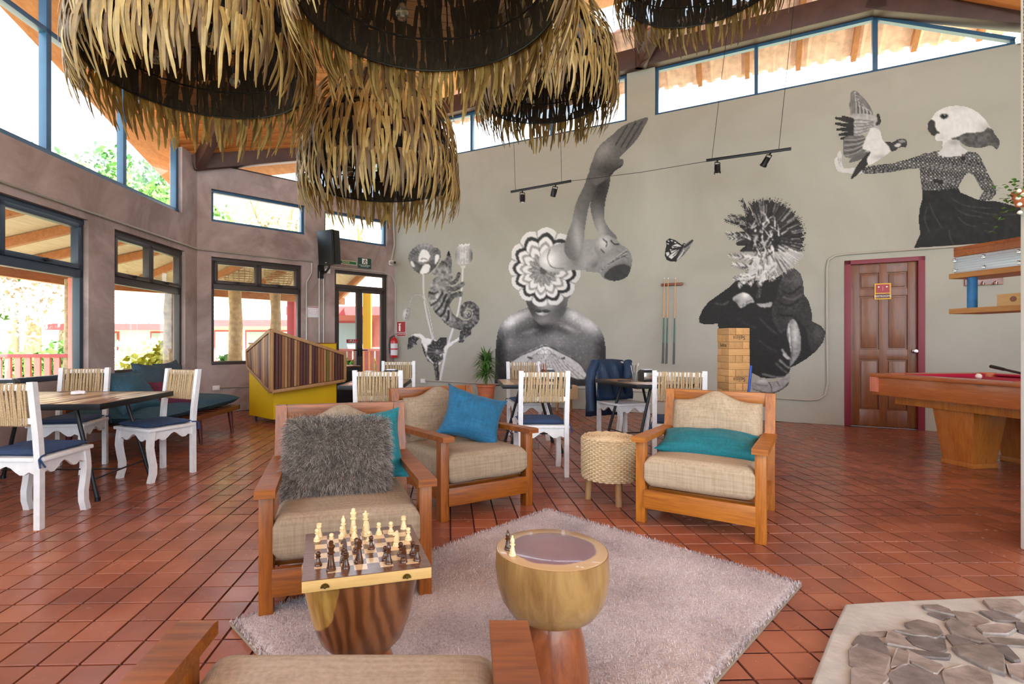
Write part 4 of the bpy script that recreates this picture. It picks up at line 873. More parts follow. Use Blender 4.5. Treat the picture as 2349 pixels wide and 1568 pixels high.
for x0, x1 in ((xs[1], xs[2]), (xs[3], xs[4])):
    for z0, z1 in ((zs[1], zs[2]), (zs[3], zs[4]), (zs[5], zs[6])): mb = MB(); mb.box(x0+.022, x1-.022, -.056, -.040, z0+.022, z1-.022, .008, M); mb.build('panel', 'door_wood', leaf)
kz = WG.Zat(2102, 805); ks = WG.S(2100); mb = MB(); mb.lathe([(.028, 0), (.028, .006), (.012, .012), (.012, .035), (.026, .045), (.030, .058), (.022, .068), (.001, .07)], 16, mtx=WG.frame(ks, kz, -.036)); mb.build('knob', 'chrome', leaf)
sg = thing('restroom_sign', 'red and brown restroom sign with yellow border on the wooden door', 'sign'); t0, z0 = WG.hit(2006, 649, -.03); t1, z1 = WG.hit(2044, 686, -.03); t0, za = WG.hit(2006, 652, -.03); t1, zb = WG.hit(2044, 684, -.03)
sg.matrix_world = WG.frame((t0+t1)/2, (za+zb)/2, -.034); sw, sh = abs(t1-t0), abs(za-zb)+.02
mb = MB(); mb.box(-sw/2, sw/2, -sh/2, sh/2, 0, .004); mb.build('plate', 'sign_yellow', sg); mb = MB(); mb.box(-sw/2+.015, sw/2-.015, -.02, sh/2-.015, .004, .006); mb.build('red_field', 'red_sign', sg); mb = MB(); mb.box(-sw/2+.015, sw/2-.015, -sh/2+.015, -.033, .004, .006); mb.build('brown_field', 'sign_brown', sg)
mb = MB()
for s in (-1, 1): mb.lathe([(.010, 0), (.010, .0015)], 14, (s*.045, sh*.28, .006)); mb.prism([(s*.045-.012, sh*.04), (s*.045+.012, sh*.04), (s*.045+.018, sh*.14), (s*.045+.012, sh*.21), (s*.045-.012, sh*.21), (s*.045-.018, sh*.14)], -.0075, -.006, Matrix.Rotation(math.pi/2, 4, 'X') @ Matrix.Scale(-1, 4, (0, 1, 0)) @ Matrix.Scale(-1, 4, (0, 1, 0)))
mb.box(-.001, .001, sh*.05, sh*.32, .006, .0072); mb.build('pictogram', 'sign_white', sg); text('lettering', 'RESTROOMS', .034, 'sign_white', sg, Matrix.Translation((0, -sh/2+.044, .0065)))
# ------------------------------------------------------------------ pool table
pt = thing('pool_table', 'pool table with crimson cloth and orange wood body', 'pool table', (4.50, 5.69, 0), rad(8)); tw, tl_, zt2, zb2 = 1.42, 2.6, .862, .63
mb = MB(); mb.box(0, .035, -tl_, 0, zb2, zt2-.035, .006); mb.build('apron', 'pool_wood', pt); mb = MB(); mb.box(tw-.035, tw, -tl_, 0, zb2, zt2-.035, .006); mb.build('apron', 'pool_wood', pt)
for y in (0, -tl_): mb = MB(); mb.box(.0, tw, y-.03, y+.03, zb2, zt2-.035, .006); mb.build('apron', 'pool_wood', pt)
for sx in (0, 1):
    for sy in (0, 1): mb = MB(); x = -.03 if sx == 0 else tw-.05; y = -.05 if sy == 0 else -tl_-.03; mb.box(x, x+.08, y, y+.085, zb2+.03, zt2-.004, .012); mb.build('corner_cap', 'salmon', pt)
mb = MB(); mb.box(-.035, .13, -tl_-.03, .04, zt2-.04, zt2, .012); mb.build('rail', 'pool_wood', pt); mb = MB(); mb.box(tw-.13, tw+.035, -tl_-.03, .04, zt2-.04, zt2, .012); mb.build('rail', 'pool_wood', pt)
for y in (0.04, -tl_+.10): mb = MB(); mb.box(.13, tw-.13, y-.165, y, zt2-.04, zt2, .012); mb.build('rail', 'pool_wood', pt)
mb = MB(); mb.box(.10, tw-.10, -tl_+.1, -.08, zt2-.07, zt2-.038); mb.build('cloth_bed', 'pool_felt', pt)
for q in ((.12, .17, -tl_+.2, -.22), (tw-.17, tw-.12, -tl_+.2, -.22)): mb = MB(); mb.prism([(q[0], zt2-.038), (q[1], zt2-.02), (q[1], zt2-.008), (q[0], zt2-.004)] if q[0] < .5 else [(q[1], zt2-.038), (q[0], zt2-.02), (q[0], zt2-.008), (q[1], zt2-.004)], q[2], q[3]); mb.build('cushion_rail', 'pool_felt', pt)
for y in (-.125, -tl_+.10): mb = MB(); mb.box(.22, tw-.22, y-.05, y+.0, zt2-.038, zt2-.004, .006); mb.build('cushion_rail', 'pool_felt', pt)
for x, y in ((.13, -.13), (tw-.13, -.13), (tw-.09, -tl_/2), (.09, -tl_/2)): mb = MB(); mb.lathe([(.062, zt2-.10), (.07, zt2-.03), (.07, zt2+.004), (.055, zt2+.004), (.055, zt2-.09)], 20, (x, y, 0), cap=False); mb.build('pocket', 'terracotta_pot', pt)
mb = MB(); mb.box(.12, tw-.12, -tl_+.12, -.12, zb2-.09, zb2+.01, .006); mb.build('under_frame', 'pool_leg', pt)
for x, y in ((.36, -.66), (tw-.36, -.66), (.36, -tl_+.66), (tw-.36, -tl_+.66)):
    mb = MB(); mb.box(x-.19, x+.19, y-.19, y+.19, .045, zb2-.08, .004, taper=.72); mb.box(x-.145, x+.145, y-.145, y+.145, 0, .045, .003); mb.build('leg', 'pool_leg', pt)
bp = P(2245, 862, 5.32); mb = MB(); mb.lathe([(.0286*math.sin(a)+.0001, -.0286*math.cos(a)) for a in [math.pi*k/12 for k in range(13)]], 20); bo = mb.build('cue_ball', 'ball', ang=180); bo.location = (bp.x, bp.y, zt2-.038+.0292); tag(bo, 'white cue ball on the crimson pool cloth', 'ball')
mb = MB(); a_, b_ = P(2274, 840, 5.35), P(2352, 858, 4.75); mb.tube([a_, a_.lerp(b_, .4), a_.lerp(b_, .42), b_], [.018, .016, .012, .012], 12); tag(mb.build('bridge_stick', 'black_plastic'), 'black stick resting on the pool table rail', 'stick')
# ------------------------------------------------------------------ cue rack and cues
rk = thing('cue_rack', 'small dark wooden rack holding three cues on the grey wall', 'rack'); t0, z0 = WG.hit(1542, 652); rk.matrix_world = WG.frame(t0, z0, 0); mb = MB(); L = abs(WG.S(1568)-WG.S(1518))
mb.box(-L/2, L/2, -.025, .02, 0, .05, .012); mb.build('bar', 'rack_wood', rk)
for k, (px, lab) in enumerate(((1524.5, 'pool cue at the left of the rack'), (1533, 'pool cue in the middle of the rack'), (1549.5, 'pool cue standing apart at the right of the rack'))):
    top = WG.at(px, 637, .07); bot = WG.at(px-5, 868, .22); bot.z = max(bot.z, 0.0)
    d = (bot-top).normalized(); L = (bot.z-.01-top.z)/d.z; c = thing('pool_cue', lab, 'cue', top, 0, 'pool cues')
    seg = ((0, .012, 'sign_white', .0065), (.012, .47, 'cue_maple', .0068), (.47, .76, 'cue_green', .0105), (.76, 1.0, 'cue_black', .0135)); tot = 1.42
    for a, b, mt, r in seg: mb = MB(); mb.tube([d*(a*tot), d*(b*tot)], [r, r+.0028], 10); mb.build({'sign_white': 'tip', 'cue_maple': 'shaft', 'cue_green': 'forearm', 'cue_black': 'butt'}[mt], mt, c)
# ------------------------------------------------------------------ yellow reception stand
ys = thing('reception_stand', 'yellow stand on castors with a folded front of brown slats', 'stand'); O3 = Vector((-2.76, 7.5, 0)); u3 = Vector((.747, .665, 0)); v3 = Vector((-.747, .665, 0)).normalized()
ys.location = O3; LR, LL = 1.0, .74; z0 = .085
def wedge(a, b, c, d_, z0, z1, mb): mb.faces([(p.x, p.y, z0) for p in (a, b, c, d_)]+[(p.x, p.y, z1) for p in (a, b, c, d_)], [(3, 2, 1, 0), (4, 5, 6, 7), (0, 1, 5, 4), (1, 2, 6, 5), (2, 3, 7, 6), (3, 0, 4, 7)])
Z3 = Vector((0, 0, 0)); mb = MB(); wedge(Z3, u3*LR, u3*LR+v3*LL, v3*LL, z0, 1.18, mb); mb.build('cabinet', 'yellow_paint', ys, smooth=False)
mb = MB(); wedge(Z3-u3*.01-v3*.01, u3*(LR+.01)-v3*.01, u3*(LR+.01)+v3*(LL+.01), v3*(LL+.01)-u3*.01, 1.18, 1.195, mb); mb.build('top', 'drum_red', ys, smooth=False)
for p in (u3*.08+v3*.06, u3*(LR-.08)+v3*.06, u3*.08+v3*(LL-.08), u3*(LR-.08)+v3*(LL-.08)):
    mb = MB(); mb.cyl(p+Vector((-.012, 0, .036)), p+Vector((.012, 0, .036)), .036, n=16); mb.box(p.x-.022, p.x+.022, p.y-.018, p.y+.018, .05, .085, .004); mb.build('castor', 'black_plastic', ys)
nose = Vector((0, -.22, 0)); 
def P3(q): return q-O3
f_t, f_b = P3(P(623, 757, 7.28)), P3(P(622, 898, 7.28)); r_t, r_b = P3(P(790, 812, 8.02)), P3(P(790, 872, 8.02)); l_t, l_b = P3(P(568, 805, 7.88)), P3(P(571, 842, 7.88))
def lerp(a, b, t): return a+(b-a)*t
cols_r = 'slat_dark slat_dark slat_mid slat_light slat_mid slat_dark slat_light slat_mid slat_dark slat_dark slat_dark slat_light slat_dark slat_dark slat_mid slat_mid slat_light slat_olive slat_light slat_mid slat_dark slat_dark slat_dark'.split()
cols_l = 'slat_dark slat_mid slat_light slat_mid slat_dark slat_mid slat_light slat_light slat_mid slat_dark slat_mid'.split()
for t_, b_, e_t, e_b, cols in ((f_t, f_b, r_t, r_b, cols_r), (f_t, f_b, l_t, l_b, cols_l)):
    dv = (e_t-t_); dv.z = 0; dv.normalize(); out = Vector((dv.y, -dv.x, 0)); out = out if out.y < 0 else -out; n = len(cols)
    pn = thing('slat_panel', None, None); pn.parent = ys; rn = random.Random(n)
    for k, cc in enumerate(cols):
        a, b = .04+.93*k/n+.004, .04+.93*(k+1)/n-.004; th_ = rn.uniform(.012, .024); q = [lerp(t_, e_t, a)-Vector((0, 0, .03)), lerp(t_, e_t, b)-Vector((0, 0, .03)), lerp(b_, e_b, b)+Vector((0, 0, .03)), lerp(b_, e_b, a)+Vector((0, 0, .03))]
        mb = MB(); mb.faces([tuple(p) for p in q]+[tuple(p+out*th_) for p in q], [(0, 1, 2, 3), (7, 6, 5, 4), (0, 4, 5, 1), (1, 5, 6, 2), (2, 6, 7, 3), (3, 7, 4, 0)]); mb.build('slat', cc, pn, smooth=False)
    mb = MB(); o2 = out*.012
    for p, q in ((t_, e_t), (b_, e_b), (t_, b_), (e_t, e_b)): mb.beam(p+o2, q+o2, .04, .045, .004, up=(out.x, out.y, 0) if abs((q-p).normalized().z) > .9 else (0, 0, 1))
    mb.build('frame', 'slat_light', pn); mb = MB(); q = [t_, e_t, e_b, b_]; mb.faces([tuple(p-out*.012) for p in q], [(0, 1, 2, 3)]); mb.build('backing', 'slat_dark', pn, smooth=False)
    mb = MB()
    for p in (lerp(lerp(t_, e_t, .3), lerp(b_, e_b, .3), .5), lerp(lerp(t_, e_t, .7), lerp(b_, e_b, .7), .5)): mb.beam(p-out*.01, p-out*.40, .05, .05)
    mb.build('bracket', 'slat_dark', pn)
# black cabinet behind the stand
bc = P(790, 870, 9.0); mb = MB(); cb = thing('black_cabinet', 'low black cabinet between the yellow stand and the glazed door', 'cabinet', (bc.x-.05, bc.y, 0), rad(40)); mb.box(-.2, .22, -.22, .22, 0, .78, .008); mb.build('body', 'black_plastic', cb); mb = MB(); mb.box(-.22, .24, -.24, .24, .78, .80, .004); mb.build('top', 'drum_brown', cb); mb = MB(); mb.box(-.18, .2, -.235, -.22, .05, .72, .004); mb.build('door', 'black_metal', cb)
# ------------------------------------------------------------------ loudspeaker on its bracket
sp = thing('loudspeaker', 'black loudspeaker on a bracket high on the brown wall', 'loudspeaker'); t0, z0 = WB.hit(736, 566); base = WB.pt(t0, 0, .0); sp.location = (0, 0, 0)
c0 = P(751, 568, WB.pt(t0, 0, .42).y); hh = 78/F*c0.y; ww = 44/F*c0.y
msp = Matrix.Translation(c0) @ Matrix.Rotation(rad(-28), 4, 'Z') @ Matrix.Rotation(rad(4), 4, 'X')
mb = MB(); mb.X = msp; mb.prism([(-ww/2, -hh/2), (ww/2, -hh/2), (ww/2, hh/2), (-ww/2, hh/2)], -.06, .0); mb.box(-ww/2, ww/2, -.05, .16, -hh/2, hh/2, .02); mb.build('cabinet', 'black_plastic', sp)
mb = MB(); mb.X = msp; mb.box(-ww/2+.012, ww/2-.012, -.068, -.058, -hh/2+.012, hh/2-.012, .006); mb.build('grille', 'black_metal', sp); mb = MB(); mb.X = msp; mb.box(-.012, .03, -.07, -.068, -hh/2+.03, -hh/2+.045); mb.build('badge', 'conduit', sp)
mb = MB(); pb = WB.at(735, 620, .0); mb.box(-.06, .06, -.035, -.001, -.13, .13, .004, WB.stand(WB.S(735), pb.z-.03)); mb.tube([WB.pt(WB.S(735), pb.z-.03, .02), WB.pt(WB.S(735)+.02, pb.z-.05, .2), c0+Vector((.02, .05, -hh/2-.05)), c0+Vector((.02, .05, -hh/2+.01))], .022, 10); mb.build('bracket', 'black_metal', sp)
# ------------------------------------------------------------------ signs and notices
def plate(name, label, W, x0, y0, x1, y1, mat, cat='sign', d=.002):
    t0, za = W.hit(x0, y0); t1, zb = W.hit(x1, y1); o = thing(name, label, cat); o.matrix_world = W.frame((t0+t1)/2, (za+zb)/2, d); w_, h_ = abs(t1-t0), abs(za-zb); mb = MB(); mb.box(-w_/2, w_/2, -h_/2, h_/2, 0, .006, .001); mb.build('plate', mat, o); return o, w_, h_
s1, w_, h_ = plate('exit_sign', 'small green exit sign reading SALIDA with a down arrow', WB, 777, 595, 818, 609, 'sign_cream')
mb = MB(); mb.box(-w_/2+.012, w_/2-.012, -h_/2+.012, h_/2-.012, .006, .008); mb.build('field', 'green_sign', s1); text('lettering', 'SALIDA', h_*.72, 'sign_cream', s1, Matrix.Translation((-w_*.12, 0, .009)), squash=.86)
mb = MB(); mb.prism([(w_*.36-.008, h_*.3), (w_*.36+.008, h_*.3), (w_*.36+.008, -h_*.05), (w_*.36+.03, -h_*.02), (w_*.36, -h_*.34), (w_*.36-.03, -h_*.02), (w_*.36-.008, -h_*.05)], -.010, -.008, Matrix.Rotation(math.pi/2, 4, 'X')); mb.build('arrow', 'sign_cream', s1)
s2, w_, h_ = plate('emergency_exit_sign', 'dark green emergency exit sign with a running figure', WB, 821, 590, 851, 617, 'dark_green_sign')
mb = MB(); mb.box(-w_*.2, w_*.2, -h_*.08, h_*.44, .006, .008); mb.build('doorway', 'sign_white', s2)
mb = MB(); mb.lathe([(.012, 0), (.012, .002)], 10, (.015, h_*.33, .008))
for a, b in (((.01, h_*.26), (-.01, h_*.1)), ((-.01, h_*.1), (.03, h_*.03)), ((.03, h_*.03), (.02, -h_*.07)), ((-.01, h_*.1), (-.04, -h_*.03)), ((.01, h_*.25), (.05, h_*.18)), ((.01, h_*.25), (-.035, h_*.2))): mb.beam((a[0], a[1], .009), (b[0], b[1], .009), .014, .002)
mb.build('figure', 'dark_green_sign', s2); text('lettering', 'SALIDA DE EMERGENCIA\nEMERGENCY EXIT', h_*.125, 'sign_white', s2, Matrix.Translation((0, -h_*.27, .0065)), squash=.9)
s3, w_, h_ = plate('extinguisher_sign', 'red fire extinguisher sign at the edge of the grey wall', WG, 911, 737, 931, 771, 'sign_white')
mb = MB(); mb.box(-w_/2+.006, w_/2-.006, -h_*.22, h_/2-.006, .006, .008); mb.box(-w_/2+.006, w_/2-.006, -h_/2+.006, -h_*.25, .006, .008); mb.build('red_field', 'red_sign', s3)
mb = MB(); mb.box(-w_*.28, -w_*.08, -h_*.15, h_*.2, .008, .010, .0008); mb.box(-w_*.24, -w_*.12, h_*.2, h_*.32, .008, .010); mb.box(-w_*.3, -w_*.02, h_*.3, h_*.36, .008, .010); mb.prism([(w_*.08, -h_*.15), (w_*.2, -h_*.18), (w_*.33, -h_*.08), (w_*.35, h_*.1), (w_*.28, h_*.02), (w_*.28, h_*.3), (w_*.18, h_*.12), (w_*.12, h_*.22), (w_*.08, h_*.05)], -.010, -.008, Matrix.Rotation(math.pi/2, 4, 'X')); mb.build('pictogram', 'sign_white', s3)
text('lettering', 'EXTINTOR', h_*.15, 'sign_white', s3, Matrix.Translation((0, -h_*.36, .009)), squash=.85)
s4, w_, h_ = plate('paper_notice', 'small paper notice with a drawing and a red line on the brown wall', WB, 704, 702, 731, 728, 'paper', 'notice'); mb = MB(); mb.box(-w_*.46, w_*.46, h_*.40, h_*.46, .006, .0068); mb.build('red_line', 'red_sign', s4); mb = MB()
for a, b in (((-.1, .02), (-.03, .05)), ((-.03, .05), (.05, .05)), ((.05, .05), (.1, .09)), ((-.1, .02), (-.05, -.04)), ((-.05, -.04), (.05, -.04)), ((.05, -.04), (.1, .03)), ((-.04, .0), (.04, .0))): mb.beam((a[0]*w_/.24, a[1], .0065), (b[0]*w_/.24, b[1], .0065), .004, .001)
mb.build('drawing', 'paper_pink', s4)
s5, w_, h_ = plate('pull_sign', 'small red PULL sign on the glazed door', WB, 798, 778, 824, 786, 'red_sign', d=-.06); text('lettering', '<PULL', h_*.95, 'sign_white', s5, Matrix.Translation((0, 0, .007)))
# extinguisher
t0, z0 = WG.hit(905, 793); ex = thing('fire_extinguisher', 'red fire extinguisher hanging in the corner by the glazed door', 'extinguisher'); pe = WB.at(904, 800, .12); zb_, zt_e = pe.z-.30*WB.pt(0, 0).y*0-.26, pe.z+.18
R_ = 8.2/F*pe.y; hb_ = H-(820-CY)/F*pe.y; ht_ = H-(772-CY)/F*pe.y; ex.location = (pe.x, pe.y, hb_); hl = ht_-hb_
mb = MB(); mb.lathe([(R_*.9, 0), (R_, .02), (R_, hl*.78), (R_*.8, hl*.9), (R_*.35, hl*.96), (R_*.3, hl)], 22); mb.build('cylinder', 'red_enamel', ex)
mb = MB(); mb.lathe([(R_*1.01, hl*.12), (R_*1.01, hl*.38)], 22, cap=False); mb.lathe([(R_*1.01, hl*.45), (R_*1.01, hl*.68)], 22, cap=False); mb.build('label_band', 'paper', ex)
mb = MB(); mb.box(-.02, .02, -.02, .02, hl, hl+.03, .004); mb.beam((0, 0, hl+.04), (R_*1.2, 0, hl+.08), .02, .012); mb.tube([(-.01, 0, hl+.02), (-R_*1.1, 0, hl-.02), (-R_*1.35, 0, hl*.6), (-R_*1.2, 0, hl*.2)], .009, 8); mb.build('valve_and_hose', 'black_plastic', ex)
# ------------------------------------------------------------------ conduits, sockets, camera
def conduit(name, label, pts, r, mat): mb = MB(); mb.tube(pts, r, 8); return tag(mb.build(name, mat), label, 'conduit', 'wall conduits')
zc = WL.Zat(0, 417); off = .02
conduit('conduit', 'grey metal conduit running along the left wall above the windows', [WL.pt(9, zc, off), WL.pt(6, zc, off), WL.pt(3, zc, off), WL.pt(.05, zc, off), WB.pt(.06, zc, off), WB.pt(WB.S(600), WB.Zat(600, 588), off), WB.pt(WB.S(716), WB.Zat(716, 600), off)], .014, 'conduit')
def vert(W, px, y0, y1, label, bend=0): conduit('conduit', label, [W.at(px+bend, y0, off), W.at(px+bend, y0+22, off), W.at(px, y0+44, off), W.at(px, y1, off)] if bend else [W.at(px, y0, off), W.at(px, y1, off)], .016, 'conduit')
vert(WB, 703, 603, 905, 'grey conduit dropping left of the paper notice', 12); vert(WB, 732, 622, 905, 'grey conduit dropping right of the paper notice'); vert(WB, 742, 630, 905, 'grey conduit dropping beside the glazed door')
conduit('conduit', 'painted conduit rising round the corner by the camera to the clerestory', [WB.at(897, 600, .03), WB.at(905, 560, .03), WB.at(903, 525, .03), WB.at(902, 440, .03)], .02, 'conduit_painted')
conduit('conduit', 'thin conduit over the glazed door dropping to the extinguisher', [WB.at(748, 611, .02), WB.at(880, 624, .02), WB.at(899, 634, .02), WG.at(907, 650, .02), WG.at(908, 740, .02)], .012, 'conduit_painted')
def arc(W, pts): return [W.at(x, y, .02) for x, y in pts]
conduit('conduit', 'painted conduit looping over the restroom door and along the wall foot', arc(WG, [(2349, 554), (2100, 571), (1945, 582), (1915, 586), (1901, 596), (1897, 615), (1897, 760), (1899, 880), (1893, 905), (1878, 915), (1855, 917), (1760, 911)]), .016, 'conduit_painted')
conduit('conduit', 'painted conduit along the foot of the grey wall behind the tables', arc(WG, [(975, 872), (1100, 879), (1250, 886), (1400, 893), (1560, 902)]), .014, 'conduit_painted')
conduit('conduit', 'bare conduit low on the brown wall beside the yellow stand', [WB.at(500, 889, .02), WB.at(570, 886, .02)], .014, 'conduit')
def socket(label, W, px, py, w_=.11, h_=.09): o = thing('socket_box', label, 'socket', group='surface socket boxes'); t0, z0 = W.hit(px, py); o.matrix_world = W.frame(t0, z0, 0); mb = MB(); mb.box(-w_/2, w_/2, -h_/2, h_/2, 0, .045, .006); mb.build('box', 'white_box', o); mb = MB(); mb.box(-w_/2+.012, w_/2-.012, -h_/2+.012, h_/2-.012, .045, .049, .002); mb.build('cover', 'sign_white', o)
socket('white socket box on the grey wall foot left of the potted plant', WG, 972, 873); socket('white socket box on the brown wall near the daybed', WB, 494, 889, .12, .08); socket('white switch box behind the loudspeaker bracket', WB, 750, 622)
cmr = thing('security_camera', 'small white security camera in the corner above the glazed door', 'camera'); pc = WB.at(898, 603, .02); cmr.location = pc; mb = MB(); mb.box(-.05, .05, -.04, .04, -.05, .05, .01); mb.build('base', 'white_box', cmr); mb = MB(); mb.tube([(0, -.03, 0), (.09, -.16, -.015)], .036, 14); mb.build('housing', 'conduit_painted', cmr); mb = MB(); mb.tube([(.09, -.16, -.015), (.095, -.168, -.016)], .028, 14); mb.build('lens', 'black_plastic', cmr)
# ------------------------------------------------------------------ track lights
def track(label, x0, y0, x1, y1, d, heads, wires):
    t = thing('track_light', label, 'track light', group='hanging track lights'); a, b = WG.at(x0, y0, d), WG.at(x1, y1, d); mb = MB(); mb.beam(a, b, .035, .035, .003); mb.build('rail', 'black_metal', t)
    for f_, tilt in heads:
        p = a.lerp(b, f_); h = thing('spot', None, None); h.parent = t; h.location = p; h.rotation_euler = (rad(tilt), 0, rad(20)); mb = MB(); mb.cyl((0, 0, 0), (0, 0, -.05), .012, n=8); mb.build('stem', 'black_metal', h)
        mb = MB(); mb.tube([(-.045, 0, -.05), (-.05, 0, -.15), (-.04, 0, -.20)], .006, 6); mb.tube([(.045, 0, -.05), (.05, 0, -.15), (.04, 0, -.20)], .006, 6); mb.tube([(-.045, 0, -.05), (.045, 0, -.05)], .007, 6); mb.build('yoke', 'black_metal', h)
        mb = MB(); mb.lathe([(.022, -.08), (.036, -.085), (.038, -.17), (.046, -.19), (.046, -.21), (.036, -.21)], 16); mb.build('shade', 'black_metal', h); mb = MB(); mb.lathe([(.034, -.205), (.030, -.215), (.001, -.218)], 14); mb.build('lamp', 'bulb_glass', h)
    for f_, px, py in wires:
        p = a.lerp(b, f_); q = WG.at(px, py, d); mb = MB(); mb.tube([p, q], .0035, 5); mb.build('suspension_wire', 'black_cord', t)
track('black track light with two spots above the portrait', 1172, 440, 1310, 415, .9, ((.20, 0), (.76, 30)), ((.08, 1176, 250), (.85, 1285, 250)))
track('black track light with two spots left of the parrot-headed figure', 1620, 368, 1815, 341, .9, ((.14, 0), (.78, 40)), ((.07, 1672, 40), (.86, 1822, 0)))
conduit('cable', 'thin black cable strung between the two track lights', [WG.at(1310, 415, .9), WG.at(1470, 395, .9), WG.at(1620, 370, .9)], .004, 'black_cord')
# ------------------------------------------------------------------ tumbling block tower
jt_ = P(1682, 800, 6.0); jw = .245; jh = .0785; tw_ = thing('block_tower', 'tall tower of stacked pale wooden game blocks', 'game', (jt_.x, jt_.y, .03), rad(-28)); del tw_['category']; del tw_['label']; bpy.data.objects.remove(tw_)
mb = MB(); mb.box(-.16, .16, -.16, .16, 0, .03, .004); bo = mb.build('tower_base', 'salmon'); bo.location = (jt_.x, jt_.y, 0); bo.rotation_euler = (0, 0, rad(3)); tag(bo, 'flat orange board under the block tower', 'board')
bm_ = MB(); bm_.box(-jw/2, jw/2, -jw/6+.0012, jw/6-.0012, 0, jh-.0015, .005); jme = bm_.mesh('block', 'jenga'); rn = random.Random(6); lay = 17
for k in range(lay):
    for j in range(3):
        rz_ = rad(3)+(math.pi/2 if k % 2 == 0 else 0); off_ = (j-1)*jw/3; dx = rn.uniform(-.006, .006); p = Vector((jt_.x, jt_.y, .0305+k*jh))+Matrix.Rotation(rz_, 3, 'Z') @ Vector((dx, off_, 0))
        rank = lay-k; side = ('left', 'middle', 'right')[j]
        o = obj('game_block', jme, None, p, (0, 0, rz_)); tag(o, f'pale wooden block in the tower, {side} of the {["", "topmost", "second", "third", "fourth", "fifth", "sixth", "seventh", "eighth", "ninth", "tenth", "eleventh", "twelfth", "thirteenth", "fourteenth", "fifteenth", "sixteenth", "lowest"][rank]} layer from the top', 'game block', 'stacked tower blocks')
        jname = {(lay-2, 0): 1, (lay-8, 0): 1, (lay-6, 0): 0}.get((k, j))
        txt = (k in (lay-2, lay-8) and j == 0)
        if txt or (k == lay-3 and j == 2): 
            pass
        if txt:
            text('lettering', 'Selina', .062, 'ink', o, Matrix.Translation((.0, -jw/6-.0003+.0012, jh*.58)) @ Matrix.Rotation(math.pi/2, 4, 'X') @ Matrix.Rotation(math.pi, 4, 'Z')); text('lettering', 'MONTEVERDE', .014, 'ink', o, Matrix.Translation((.0, -jw/6-.0003+.0012, jh*.88)) @ Matrix.Rotation(math.pi/2, 4, 'X') @ Matrix.Rotation(math.pi, 4, 'Z'))
        if k == lay-3 and j == 2: text('lettering', 'Selina', .058, 'ink', o, Matrix.Translation((0, jw/6-.0005+.0003, jh*.5)) @ Matrix.Rotation(math.pi, 4, 'Z') @ Matrix.Rotation(math.pi/2, 4, 'X'))
mb = MB(); mb.tube([Vector((P(1705, 1000, 5.75).x, 5.75, .002)), P(1723, 838, 5.75)], .014, 10); tag(mb.build('blue_stick', 'blue_stick'), 'blue stick leaning against the block tower', 'stick')
# ------------------------------------------------------------------ potted dragon tree
pp = P(1115, 930, 9.75); pl = thing('potted_plant', 'dragon tree in a terracotta pot against the grey wall', 'plant', (pp.x, pp.y, 0)); s_ = 1.0
mb = MB(); mb.lathe([(.12, 0), (.125, .02), (.165, .36), (.185, .37), (.185, .41), (.165, .41), (.16, .36)], 26); mb.build('pot', 'terracotta_pot', pl); mb = MB(); mb.lathe([(.16, .36), (.01, .365)], 20); mb.build('soil', 'soil', pl)
mb = MB(); mb.tube([(0, 0, .34), (.01, 0, .55), (0, .01, .80)], .016, 8); mb.tube([(.0, 0, .34), (-.03, 0, .50), (.04, 0, .58)], .013, 8); mb.build('stem', 'stalk', pl)
mb = MB(); rn = random.Random(8)
for cz, R_, n_ in ((.82, .32, 170), (.60, .31, 170)):
    for k in range(n_):
        a = rn.uniform(0, 6.283); el = rn.uniform(-.2, 1.3); L = R_*rn.uniform(.8, 1.15); d = Vector((math.cos(a)*math.cos(el), math.sin(a)*math.cos(el), math.sin(el))); b = Vector((0, 0, cz+rn.uniform(-.05, .05))); sd = d.cross(Vector((0, 0, 1))).normalized()*.012
        p1 = b+d*L*.55; p2 = b+d*L+Vector((0, 0, -.10*math.cos(el))); mb.faces([tuple(b-sd*.5), tuple(b+sd*.5), tuple(p1+sd), tuple(p1-sd), tuple(p2)], [(0, 1, 2, 3), (3, 2, 4)])
tag(mb.build('leaves', 'leaf', pl, smooth=False), kind='stuff')
# ------------------------------------------------------------------ things on the tables
def napkin(label, p, rz=0, w_=.15): t = thing('napkin_holder', label, 'napkin holder', p, rz, 'napkin holders'); mb = MB(); mb.prism([(-w_/2, 0), (w_/2, 0), (w_/2, .11), (w_*.38, .13), (-w_*.38, .13), (-w_/2, .11)], -.05, .05); mb.build('case', 'black_plastic', t); mb = MB(); mb.box(-w_*.42, w_*.42, -.053, -.05, .02, .10, .001); mb.build('front_plate', 'chrome', t); mb = MB(); mb.box(-w_*.3, w_*.3, -.03, .03, .128, .140, .002); mb.build('napkins', 'paper', t)
def tumbler(label, p, n, mat, tall): 
    t = thing('glass_of_sticks', label, 'glass', p, 0, 'glasses of sticks on the tables'); mb = MB(); mb.lathe([(.028, 0), (.034, .11), (.031, .11), (.026, .006)], 18); mb.build('tumbler', 'glassware', t); rn = random.Random(n)
    for k in range(n): mb = MB(); a = rn.uniform(0, 6.28); mb.tube([(.012*math.cos(a), .012*math.sin(a), .01), (.045*math.cos(a+.4), .045*math.sin(a+.4), tall*rn.uniform(.85, 1.1))], .003 if mat != 'chrome' else .004, 5); mb.build('stick', mat, t)
def shaker(label, p): t = thing('shaker', label, 'shaker', p); mb = MB(); mb.lathe([(.018, 0), (.02, .05), (.014, .07)], 14); mb.build('body', 'sign_white', t); mb = MB(); mb.lathe([(.013, .07), (.011, .085), (.004, .10), (.003, .12)], 12); mb.build('spout', 'sign_white', t)
TZ = .7525
def onT(px, py): return G(px, py, TZ)
napkin('black napkin holder on the left table by the window', Vector((-3.92, 4.45, TZ)), .3); tumbler('glass of sticks on the left table beside the napkin holder', Vector((-3.93, 4.22, TZ)), 7, 'wood_stick', .17)
